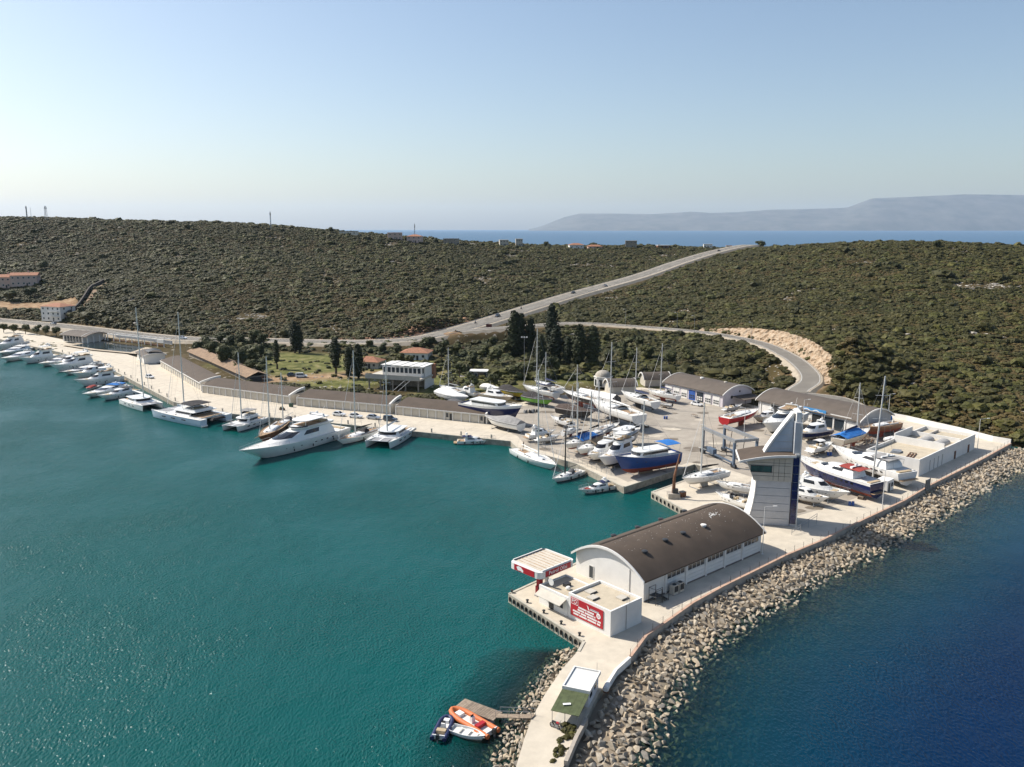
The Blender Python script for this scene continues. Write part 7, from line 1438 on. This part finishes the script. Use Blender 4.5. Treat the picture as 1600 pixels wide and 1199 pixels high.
# ridge masts
for px, py, Y, top, lab in [(42, 338, 800, 322, 'thin pair of radio masts at the left end of the skyline'), (72, 338, 800, 322, 'stubby lattice radio tower beside the pair of thin masts'), (423, 352, 780, 331, 'power pylon standing alone on the skyline'), (648, 366, 820, 350, 'thin aerial between the salmon villas on the ridge')]:
    p = T(px, py, Y); z = gz(p.x, p.y); h = 60 + ray(800, top).z*Y/ray(800, top).y - z; t = thing('radio_mast', lab, 'mast', (p.x, p.y, z)); w_ = 2.2 if px == 72 else 0.9
    part(t, 'lattice', STEEL, lambda b: [b.tube((s*w_/2, q*w_/2, 0), (s*w_/5, q*w_/5, h), 0.14, n=4) for s in (-1, 1) for q in (-1, 1)] and [b.tube((-w_/2*(1-0.6*k/8), -w_/2*(1-0.6*k/8), h*k/8), (w_/2*(1-0.6*(k+1)/8), -w_/2*(1-0.6*(k+1)/8), h*(k+1)/8), 0.09, n=4) for k in range(8)]); [bx(t, 'antenna_panel', TRIM, (s*w_*0.4, 0, h*0.85), (0.4, 0.5, 2.0)) for s in (-1, 1)]
    if px == 42: part(t, 'second_mast', STEEL, lambda b: b.tube((4, 0, 0), (4, 0, h*0.9), 0.2, 0.1, n=4)); bx(t, 'equipment_hut', STONE, (2, 1, 1.2), (6, 3, 2.8))
# rock cutting on the side road
def cutting():
    lo = offset_pts(ROAD_BRANCH, 3.9); idx = [i for i, p in enumerate(ROAD_BRANCH) if p[0] > 88 and p[1] > 288]; t = thing('rock_cutting', 'raw pale orange rock cutting above the bend of the side road', 'rock face'); rings = []
    n = len(idx)
    for j, i in enumerate(idx):
        for s in range(8):
            f = (j + s/8)/(n); a = Vector(ROAD_BRANCH[i]).lerp(Vector(ROAD_BRANCH[min(i+1, len(ROAD_BRANCH)-1)]), s/8); d = Vector(ROAD_BRANCH[min(i+1, len(ROAD_BRANCH)-1)]) - Vector(ROAD_BRANCH[i-1]); nr = Vector((-d.y, d.x, 0)).normalized(); H = 7.0*math.sin(math.pi*min(max(f, 0.03), 0.97))**0.6
            rings.append([tuple(a + nr*(4.4 + k*0.75 *0.5 + 1.1*mnoise.noise((a.x*0.35, a.y*0.35, k*0.25)) + 0.9*mnoise.noise((a.x*1.3, a.y*1.3, k*0.45)) + 0.5*mnoise.noise((a.x*3.1, a.y*3.1, k*1.1))) + Vector((0, 0, -0.3 + H*k/11*(1+0.12*mnoise.noise((a.x*0.3, k, a.y*0.3)))))) for k in range(12)] + [tuple(a + nr*14 + Vector((0, 0, -3)))])
    part(t, 'face', mat('cut_rock', (0.30, 0.20, 0.12), 0.95, 0.2, 0.6, bump=0.9, bscale=1.2, col2=(0.42, 0.34, 0.25)), lambda b: b.loft(rings, closed=False))
    return rings
CUT = cutting()

# dirt track and dark retaining wall beside the villa
ta, tb = T(118, 505, 497), T(176, 459, 566); trk = [(*ta.lerp(tb, k/12).xy, 0) for k in range(13)]; trk = [(x, y, gz(x, y)+0.35) for x, y, z in trk]
mb = MB(); ribbon(mb, trk, -2.6, 2.6, 0, 0); tag(mb.build('track', mat('track_dirt', (0.36, 0.25, 0.16), 0.95, 0.15, 0.5)), 'bare earth track climbing beside the villa', kind='structure')
t = thing('retaining_wall', 'dark stone retaining wall beside the earth track by the villa', 'wall'); part(t, 'wall', mat('dark_stone', (0.11, 0.095, 0.08), 0.95, 0.2, 1, bump=0.6, bscale=2), lambda b: b.loft([[tuple(p + Vector((0, 0, -1))), tuple(p + Vector((0, 0, 1.7))), tuple(p + Vector((-1.2, 0.6, 1.7))), tuple(p + Vector((-1.2, 0.6, -1)))] for p in offset_pts(trk, 4.6)]))

# ------------------------------------------------------------------ people and yard clutter
SKIN = mat('skin', (0.42, 0.25, 0.17), 0.6, 0)
def person(px, py, rz, label, shirt, trousers, z=QZ):
    t = thing('person', label, 'person', G(px, py, z), rz)
    V = [(0, 0, 0.95), (0, 0, 1.2), (0, 0, 1.42), (0, 0, 1.52), (0.02, 0, 1.66), (0, 0.19, 1.42), (0.02, 0.26, 1.15), (0.14, 0.25, 0.95), (0, -0.19, 1.42), (-0.02, -0.26, 1.15), (0.06, -0.27, 0.9), (0, 0.1, 0.9), (0.05, 0.11, 0.5), (0, 0.12, 0.07), (0.14, 0.13, 0.04), (0, -0.1, 0.9), (-0.02, -0.11, 0.5), (-0.06, -0.12, 0.07), (0.08, -0.13, 0.04)]
    E = [(0, 1), (1, 2), (2, 3), (3, 4), (2, 5), (5, 6), (6, 7), (2, 8), (8, 9), (9, 10), (0, 11), (11, 12), (12, 13), (13, 14), (0, 15), (15, 16), (16, 17), (17, 18)]
    Rr = [.15, .15, .16, .06, .10, .07, .052, .04, .07, .052, .04, .10, .07, .05, .045, .10, .07, .05, .045]
    me = bpy.data.meshes.new('body'); me.from_pydata(V, E, []); o = link('body', me, t); sk = o.modifiers.new('skin', 'SKIN')
    for v, r in zip(me.skin_vertices[0].data if me.skin_vertices else [], Rr): v.radius = (r, r)
    if me.skin_vertices: me.skin_vertices[0].data[0].use_root = True
    o.modifiers.new('smooth', 'SUBSURF').levels = 1
    m = bpy.data.materials.new('clothes'); m.use_nodes = True; n = m.node_tree.nodes; l = m.node_tree.links; b = n['Principled BSDF']; b.inputs['Roughness'].default_value = 0.9
    sp = n.new('ShaderNodeSeparateXYZ'); l.new(n.new('ShaderNodeTexCoord').outputs['Object'], sp.inputs[0]); cr = n.new('ShaderNodeValToRGB'); cr.color_ramp.interpolation = 'CONSTANT'; e = cr.color_ramp.elements; e[0].color = (0.03, 0.03, 0.03, 1); e[1].position = 0.045; e[1].color = (*trousers, 1)
    for q, c in ((0.5, shirt), (0.775, (0.42, 0.25, 0.17)), (0.86, (0.03, 0.02, 0.015))): x = e.new(q); x.color = (*c, 1)
    mu = n.new('ShaderNodeMath'); mu.operation = 'MULTIPLY'; mu.inputs[1].default_value = 0.51; l.new(sp.outputs[2], mu.inputs[0]); l.new(mu.outputs[0], cr.inputs[0]); l.new(cr.outputs[0], b.inputs['Base Color']); me.materials.append(m)
person(592, 663, R(200), 'person in dark clothes on the quay by the stern of the teak-decked yacht', (0.03, 0.03, 0.05), (0.04, 0.04, 0.05))
person(818, 699, R(160), 'person in dark clothes on the quay corner above the long white sailing yacht', (0.05, 0.05, 0.06), (0.03, 0.03, 0.04))
person(1098, 690, R(-30), 'person in a light shirt standing under the travel lift', (0.5, 0.5, 0.48), (0.05, 0.06, 0.1))
p_ = G(455, 636); t = thing('waste_bin', 'dark green waste bin at the foot of the storage units', 'bin', p_, R(-25)); bx(t, 'body', mat('bin_green', (0.03, 0.08, 0.05), 0.6), (0, 0, 0.6), (1.1, 0.9, 1.1), taper=1.1); bx(t, 'lid', mat('bin_lid', (0.02, 0.05, 0.035), 0.6), (0, 0, 1.2), (1.25, 1.05, 0.1)); [part(t, 'wheel', TYRE, lambda b: b.tube((x, -0.4, 0.1), (x, -0.3, 0.1), 0.1, n=8)) for x in (-0.4, 0.4)]
p_ = G(441, 641); t = thing('flower_planter', 'dark planter with low shrubs on the quay behind the huge yacht', 'planter', p_, R(-25)); bx(t, 'box', mat('planter_brown', (0.10, 0.07, 0.05), 0.9), (0, 0, 0.3), (1.8, 0.8, 0.6)); part(t, 'shrub', M_maquis2, lambda b: (blob(b, (0, 0, 0.8), (0.8, 0.4, 0.35), random.Random(2), 2, 0.3), leaf_quads(b, (0, 0, 0.8), (0.9, 0.5, 0.45), 120, 0.08, random.Random(3))))
for i, (px, py, k, lab) in enumerate([(1010, 668, 'p', 'stack of pallets on the empty part of the yard apron'), (1040, 655, 'd', 'two blue drums on the yard apron before the lilac workshop'), (1205, 690, 'p', 'stack of pallets behind the tower roof'), (1296, 712, 'd', 'two blue drums between the navy yacht and the workshop'), (905, 660, 'l', 'trestle table on the apron behind the row of boats'), (1085, 652, 'l', 'trestle table before the travel lift'), (1330, 790, 'd', 'two blue drums at the sea wall below the white boats'), (1345, 780, 'p', 'stack of pallets at the sea wall below the site cabin')]):
    q = G(px, py)
    if k == 'p':
        t = thing('pallet_stack', lab, 'pallets', q, R(20+i*17))
        for j in range(4): [bx(t, 'board', WOOD, (0, -0.5+b_*0.25, 0.13+j*0.16), (1.2, 0.14, 0.03)) for b_ in range(5)]; [bx(t, 'runner', WOOD, (x, 0, 0.06+j*0.16), (0.1, 1.1, 0.1)) for x in (-0.5, 0, 0.5)]
    elif k == 'd':
        t = thing('oil_drums', lab, 'drums', q); [part(t, 'drum', BLUEP, lambda b: b.lathe((x, 0, 0), [(0.28, 0), (0.3, 0.03), (0.29, 0.3), (0.3, 0.45), (0.29, 0.6), (0.3, 0.88), (0.26, 0.9)], 10)) for x in (-0.35, 0.35)]
    else:
        t = thing('trestle_table', lab, 'table', q, R(i*23)); bx(t, 'top', WOOD, (0, 0, 0.8), (2.4, 0.9, 0.06)); [bx(t, 'leg', STEEL, (x, y, 0.39), (0.07, 0.07, 0.77)) for x in (-1, 1) for y in (-0.35, 0.35)]
# ------------------------------------------------------------------ trees
def cypress_mesh(seed, slim=0.17):
    rnd = random.Random(seed); mb = MB()
    for k in range(9):
        f = k/8; r = slim*(math.sin(math.pi*(0.12+0.80*f)))**0.8 + 0.02; blob(mb, (rnd.uniform(-.02, .02), rnd.uniform(-.02, .02), 0.12+0.84*f), (r*0.8, r*0.8, 0.10), rnd, 1, 0.25); leaf_quads(mb, (0, 0, 0.12+0.84*f), (r*1.1, r*1.1, 0.10), 120, 0.028, rnd)
    return mb.data('crown', M_cyp)
def round_mesh(seed, m, n=7, wide=0.5):
    rnd = random.Random(seed); mb = MB()
    for k in range(n):
        a = rnd.uniform(0, 6.28); q = rnd.uniform(0, wide*0.55); c = (q*math.cos(a), q*math.sin(a), rnd.uniform(0.42, 0.82)); r = rnd.uniform(0.16, 0.27)
        blob(mb, c, (r*.8, r*.8, r*0.65), rnd, 2, 0.3); leaf_quads(mb, c, (r*1.15, r*1.15, r*0.95), 120, 0.04, rnd)
    return mb.data('crown', m)
def bare_mesh(seed):
    rnd = random.Random(seed); mb = MB()
    def grow(p, d, l, r, n):
        q = p + d*l; mb.tube(p, q, r, r*0.6, 4)
        if n:
            for _ in range(3): grow(q, (d + Vector((rnd.uniform(-.8, .8), rnd.uniform(-.8, .8), rnd.uniform(-.1, .6)))).normalized(), l*0.68, r*0.55, n-1)
    for _ in range(4): grow(Vector((0, 0, 0.2)), Vector((rnd.uniform(-.7, .7), rnd.uniform(-.7, .7), 1)).normalized(), 0.26, 0.02, 4)
    return mb.data('crown', M_bare)
def trunk_mesh(seed, h=0.5, r=0.03, limbs=4):
    rnd = random.Random(seed); mb = MB(); mb.tube((0, 0, -0.04), (0.01, 0, h*0.6), r*1.2, r, 7); mb.tube((0.01, 0, h*0.6), (0, 0.01, h), r, r*0.6, 6)
    for i in range(limbs): a = rnd.uniform(0, 6.28); mb.tube((0, 0, h*rnd.uniform(.5, .9)), (0.2*math.cos(a), 0.2*math.sin(a), h*1.2), r*0.5, r*0.2, 4)
    return mb.data('trunk', M_bark)
CYP = [cypress_mesh(i, 0.125+0.025*(i % 3)) for i in range(4)]; RND = [round_mesh(20+i, M_tree) for i in range(5)]; RNG = [round_mesh(40+i, M_maquis2) for i in range(3)]; BRE = [bare_mesh(60+i) for i in range(2)]
TRK = [trunk_mesh(i) for i in range(3)]; TRC = trunk_mesh(9, 0.3, 0.02, 0)
TREES = []
def tree(kind, base, h, label, group, wide=1.0, clear=0.0):
    i = len(TREES); name = {'c': 'cypress_tree', 'r': 'round_tree', 'g': 'shrub_tree', 'b': 'bare_tree'}[kind]
    t = thing(name, label, 'tree', base, random.uniform(0, 6), group); me = {'c': CYP, 'r': RND, 'g': RNG, 'b': BRE}[kind]; cr = link('crown', me[i % len(me)], t, (0, 0, clear*h), None, (h*wide, h*wide, h*(1-clear))); tk = link('trunk', TRC if kind == 'c' else TRK[i % 3], t, (0, 0, 0), None, (h*(1.6 if clear else 1), h*(1.6 if clear else 1), h*(0.6+clear*1.2) if kind == 'c' else h)); TREES.append(t); return t
def plant(kind, px, py, top, label, group, wide=1.0, clear=0.0, z=None):
    p = G(px, py, 3.2 if z is None else z)
    for _ in range(4):
        zz = max(gz(p.x, p.y), 1.5); p = G(px, py, zz)
    return tree(kind, p, max(HT(p, top), 1.5), label, group, wide, clear)
GC = 'dark cypress trees behind the harbour'
for px, py, top, w_, cl, lab in [
    (433, 577, 533, 1.0, 0.22, 'slim dark cypress with a clear bare stem beside the white van'), (461, 552, 504, 1.0, 0.05, 'left cypress of the pair on the grass below the coast road'), (468, 552, 510, 1.0, 0.05, 'right cypress of the pair on the grass below the coast road'),
    (525, 584, 530, 1.3, 0.15, 'broad cypress with a bare stem left of the orange-roofed cottage'), (545, 592, 545, 1.2, 0.05, 'cypress between the broad one and the restaurant terrace'), (560, 592, 540, 1.3, 0.02, 'full dark cypress next to the restaurant terrace'),
    (804, 560, 489, 1.1, 0.0, 'tall cypress left of the floodlight mast'), (814, 560, 493, 1.2, 0.0, 'cypress just behind the floodlight mast'), (829, 560, 499, 1.2, 0.0, 'cypress just right of the floodlight mast'),
    (862, 556, 479, 1.0, 0.0, 'tallest pointed cypress breaking the line of the side road'), (868, 572, 512, 1.3, 0.0, 'broad cypress in front of the tallest pointed one'),
    (905, 576, 510, 1.3, 0.0, 'wide dark cypress, first in the row right of the tallest'), (926, 576, 512, 1.4, 0.0, 'wide dark cypress, second in the row right of the tallest'), (975, 568, 535, 0.9, 0.0, 'small cypress by itself right of the row of wide ones'),
    (887, 574, 528, 1.3, 0.0, 'lower cypress between the tallest and the row of wide ones'), (845, 574, 525, 1.4, 0.0, 'lower cypress under the tall group by the side road')]:
    plant('c', px, py, top, lab, GC, w_, cl)
GR = 'broad trees behind the harbour'
spots = [(335, 562, 530, 'tree above the tiled shed roof, nearest the pool'), (352, 574, 535, 'tree overhanging the middle of the tiled shed'), (372, 580, 545, 'dark tree at the gable of the tiled shed'), (395, 570, 540, 'spreading tree between the tiled shed and the track'), (345, 540, 518, 'tree beside the coast road above the tiled shed'), (398, 540, 512, 'large dark tree below the coast road at the grass edge'), (375, 540, 520, 'bushy tree in the hedge below the coast road'), (320, 545, 525, 'tree where the hedge below the coast road begins'),
    (600, 552, 535, 'round tree left of the orange-roofed cottage'), (620, 556, 538, 'tree touching the left wall of the orange-roofed cottage'), (578, 545, 530, 'dark hedge tree by the coast road'), (627, 574, 548, 'leafy tree in front of the orange-roofed cottage'), (672, 552, 525, 'big tree at the right wall of the orange-roofed cottage'), (690, 560, 530, 'big tree right of the orange-roofed cottage'), (712, 560, 535, 'tree above the green glade'), (665, 580, 560, 'dark tree behind the white roof of the restaurant'),
    (740, 575, 548, 'tree left of the pale-roofed shack'), (778, 572, 543, 'tree right of the pale-roofed shack'), (740, 610, 580, 'lone round tree in front of the pale-roofed shack'), (772, 608, 582, 'bushy tree in front of the pale-roofed shack'), (790, 560, 530, 'tree on the wooded slope left of the cypress group'), (770, 545, 524, 'tree high on the wooded slope by the road board'), (860, 590, 555, 'leafy tree under the cypress group'), (835, 588, 560, 'leafy tree beside the floodlight mast'),
    (950, 570, 545, 'tree between cypress row and domed pavilion'), (990, 572, 545, 'tree above the small barrel-roofed sheds'), (1010, 566, 535, 'tree on the slope right of the small cypress'), (1045, 578, 548, 'tree behind the lilac workshop roof'), (1075, 570, 540, 'tree on the slope above the lilac workshop'), (895, 545, 522, 'tree under the side road, left of the wide cypresses'), (945, 540, 518, 'tree under the side road, above the wide cypresses'), (1000, 545, 522, 'tree under the middle of the side road')]
spots += [(312, 556, 532, 'dark tree at the pool end of the tiled shed'), (328, 552, 528, 'dark tree filling the gap behind the tiled shed'), (360, 566, 538, 'dense tree in the clump over the tiled shed, towards the palm'), (384, 566, 538, 'dense tree in the clump between palm and track'), (408, 560, 536, 'dark tree at the right end of the clump by the tiled shed'), (412, 545, 520, 'tall dark tree where the hedge meets the grass'), (358, 548, 522, 'tall dark tree in the middle of the hedge below the road'), (392, 586, 560, 'leafy tree behind the storage units beside the tiled shed gable'),
    (640, 575, 552, 'leafy tree between cottage and restaurant roof'), (700, 585, 560, 'leafy tree right of the restaurant'), (718, 590, 566, 'leafy tree between restaurant and glade'), (760, 560, 538, 'tree on the slope above the shack roof'), (800, 592, 570, 'bush-like tree at the foot of the tall cypresses'), (815, 590, 565, 'tree hiding the foot of the floodlight mast'), (548, 560, 540, 'small tree behind the cottage with the hidden roof')]
for px, py, top, lab in spots: plant('r', px, py, top, lab, GR, random.uniform(0.85, 1.15))
for px, py, top, lab in [(725, 552, 540, 'reddish leafless tree on the wooded slope'), (905, 588, 573, 'reddish leafless bush below the wide cypresses'), (710, 612, 592, 'leafless tree between restaurant and shack')]: plant('b', px, py, top, lab, 'leafless trees', 1.2)
for i, px in enumerate([6, 22, 40, 58, 72, 88]): plant('r', px, 520 + i*1.2, 504 + i*1.0, ['dark round street tree at the picture edge', 'dark round street tree, second from the picture edge', 'dark round street tree, third from the picture edge', 'dark round street tree, fourth from the picture edge', 'dark round street tree, next to last before the pavilion', 'dark round street tree closest to the pavilion'][i], 'row of round street trees', 1.1)
for px, py, Y, h, w_, lab in [(517, 361, 800, 7, 1.3, 'lone dark tree on the ridge left of the flat-roofed house'), (1188, 382, 860, 9.5, 1.35, 'round dark tree on the skyline at the road summit'), (682, 371, 835, 6, 1.3, 'dark tree beside the grey unfinished house on the ridge'), (853, 378, 880, 7, 1.1, 'small tree on the ridge against the sea'), (635, 368, 815, 5, 1.2, 'tree between the salmon villas on the ridge'), (1464, 382, 600, 7, 1.4, 'spiky tree on the skyline of the right-hand hill'), (1400, 412, 540, 5, 1.5, 'dark bushy tree on the upper right-hand hill'), (70, 425, 640, 8, 1.4, 'dark tree beside the end wall of the pink houses'), (15, 470, 560, 9, 1.4, 'large dark tree below the pink houses at the picture edge'), (48, 465, 565, 9, 1.4, 'large dark tree between the pink houses and the villa')]:
    p = T(px, py, Y); tree('r', (p.x, p.y, gz(p.x, p.y)-0.3), h, lab, 'single trees on the hills', w_)
# palm by the tiled shed
p = G(368, 583, 2.6); t = thing('palm_tree', 'palm tree with pale fronds at the tiled shed', 'tree', (p.x, p.y, 2.2)); part(t, 'trunk', M_bark, lambda b: b.tube((0, 0, 0), (0.2, 0, 4.2), 0.3, 0.22, 8))
for i in range(16):
    a = i*2.4; e = R(60 - (i % 4)*28); part(t, 'frond', M_maquis2, lambda b: b.loft([[(0.2 + math.cos(a)*r*math.cos(e) - math.sin(a)*w_, math.sin(a)*r*math.cos(e) + math.cos(a)*w_, 4.2 + r*math.sin(e) - 0.16*r*r) for w_ in (-ww, 0, ww)] for r, ww in ((0, 0.08), (0.9, 0.32), (1.8, 0.28), (2.6, 0.05))], closed=False))
# shrubs: hedge masses, harbour scrub, weeds
def shrubs(name, poly, n, s0, s1, label, protos_, zoff=0.0, seed=1):
    r_ = np.random.default_rng(seed); poly = [(p[0], p[1]) for p in poly]; xs_ = [p[0] for p in poly]; ys_ = [p[1] for p in poly]; P = np.c_[r_.uniform(min(xs_), max(xs_), n*4), r_.uniform(min(ys_), max(ys_), n*4)]; P = P[inside(P, poly)][:n]; Z = ground(P) + zoff; s = r_.uniform(s0, s1, len(P))
    scatter(name, np.c_[P, Z-0.1], np.c_[s, s, s*r_.uniform(.6, 1, len(P))], r_.uniform(0, 6.28, len(P)), r_.integers(0, len(protos_), len(P)), protos_, label)
dk = [bush_mesh(200+i, M_tree) for i in range(3)] + [bush_mesh(210, M_maquis2), bush_mesh(211, M_maquis)]
def gpoly(l, z): return [tuple(G(x, y, z)) for x, y in l]
shrubs('slope_shrubs', gpoly([(705,552),(760,530),(800,540),(835,545),(1000,540),(1060,560),(1020,582),(880,590),(800,590),(720,578)], 4.5), 420, 1.5, 4.2, 'thick dark shrubs on the wooded slope behind the yard', dk, seed=3)
shrubs('hedge', gpoly([(310,530),(420,536),(430,546),(405,578),(380,585),(320,548)], 3.0), 230, 1.5, 3.4, 'dark hedge shrubs below the coast road', dk, seed=4)
shrubs('garden_shrubs', gpoly([(560,545),(700,545),(720,575),(690,590),(570,560)], 3.6), 90, 1.0, 2.8, 'garden shrubs round the cottages', dk, seed=5)
shrubs('field_shrubs', gpoly([(400,560),(580,570),(600,600),(560,618),(470,606),(410,585)], 2.8), 70, 0.6, 1.7, 'low bushes and rubble tufts dotted over the grass', dk, seed=6)
shrubs('park_shrubs', gpoly([(0,524),(60,528),(98,536),(92,544),(40,536),(0,530)], 2.2), 70, 1.0, 2.2, 'low green hedge along the quay lawn', [bush_mesh(220, M_maquis2), bush_mesh(221, M_maquis2)], seed=8)
shrubs('weeds', gpoly([(884,1132),(905,1140),(884,1180),(862,1199),(866,1176)], QZ), 34, 0.25, 0.7, 'dry green and brown weeds along the causeway kerb', [bush_mesh(222, M_maquis2), bush_mesh(223, M_maquis)], zoff=8.55, seed=9)
shrubs('rough_shrubs', gpoly([(690,585),(800,572),(808,600),(790,612),(700,616)], 2.8), 130, 0.7, 2.2, 'rough shrubs between the restaurant and the boats ashore', dk, seed=11)
shrubs('roadside_shrubs', gpoly([(425,541),(700,538),(700,548),(560,552),(425,551)], 3.2), 120, 1.2, 2.8, 'dark shrubs scattered along the verge below the coast road', dk, seed=17)
# stones and rubble in the field
r_ = np.random.default_rng(12); P = np.array([tuple(G(x, y, 2.8))[:2] for x, y in zip(r_.uniform(420, 800, 260), r_.uniform(585, 612, 260))]); P = P[~inside(P, PLATFORM)]; s = r_.gamma(2, .28, len(P)) + .2
scatter('field_stones', np.c_[P, ground(P)], np.c_[s, s, s*.6], r_.uniform(0, 6.28, len(P)), r_.integers(0, 4, len(P)), [rock_data(300+i, M_lime) for i in range(4)], 'pale stones scattered over the rough ground')
# red earth bank along the road
r_ = np.random.default_rng(14); q = offset_pts(ROAD_MAIN, 10.5); q = [p for p in q if -130 < p.x < -15]; P = []
for p in q:
    for _ in range(26): P.append((p.x + r_.normal(0, 4), p.y + r_.normal(0, 1.8)))
P = np.array(P); s = r_.gamma(3, .35, len(P)) + .3; M_red = mat('red_earth_stone', (0.34, 0.19, 0.11), 0.95, 0.2, 0.8, objrand=0.35)
scatter('earth_bank', np.c_[P, ground(P)+0.3], np.c_[s*1.4, s, s*.8], r_.uniform(0, 6.28, len(P)), r_.integers(0, 4, len(P)), [rock_data(310+i, M_red) for i in range(4)], 'broken red earth and stones banked along the coast road')
# stains, oil patches and tyre marks on the yard and quay floor: thin worn sheets
st_m = mat('oil_stain', (0.20, 0.165, 0.125), 0.8, 0.15, 0.8); st_l = mat('pale_patch', (0.52, 0.46, 0.37), 0.9, 0.1, 0.8); r_ = random.Random(21)
def patch(x, y, s, m, name, i, floor):
    mb = MB(); n = 11; P = [(x + s*r_.uniform(.55, 1.1)*math.cos(2*math.pi*k/n)*1.5, y + s*r_.uniform(.55, 1.1)*math.sin(2*math.pi*k/n), QZ + 0.010 + 0.0008*i) for k in range(n)]; mb.add(P, [list(range(n))]); mb.build(name, m, floor)
fl = bpy.data.objects['boatyard_floor']; i = 0
while i < 90:
    x, y = r_.uniform(-5, 115), r_.uniform(165, 300)
    if inside(np.array([[x, y]]), YARD)[0]: patch(x, y, r_.uniform(.5, 2.2), st_m if i % 4 else st_l, 'floor_stain', i, fl); i += 1
mb = MB()
for a, b in (((20, 285), (60, 205)), ((5, 255), (95, 245)), ((40, 290), (112, 240)), ((60, 200), (112, 236)), ((30, 225), (80, 262))):
    a, b = Vector((*a, 0)), Vector((*b, 0)); d = b-a
    for j in range(10):
        c = a + d*(j+0.5)/10
        if inside(np.array([[c.x, c.y]]), YARD)[0]: mb.box((c.x, c.y, QZ+0.0085), (d.length/10, 0.07, 0.002), math.atan2(d.y, d.x))
mb.build('slab_joint', jm, fl)
# ------------------------------------------------------------------ the hazy air
hb = MB(); hb.box((0, 16000, 495), (70000, 40000, 1010))
hm = bpy.data.materials.new('haze_air'); hm.use_nodes = True; hn = hm.node_tree.nodes; hn.remove(hn['Principled BSDF'])
pv = hn.new('ShaderNodeVolumePrincipled'); pv.inputs['Color'].default_value = (0.66, 0.82, 1.0, 1); pv.inputs['Density'].default_value = HAZE; pv.inputs['Anisotropy'].default_value = 0.25
hm.node_tree.links.new(pv.outputs[0], hn['Material Output'].inputs['Volume'])
tag(hb.build('haze', hm), 'thin blue sea haze filling the air', kind='stuff')
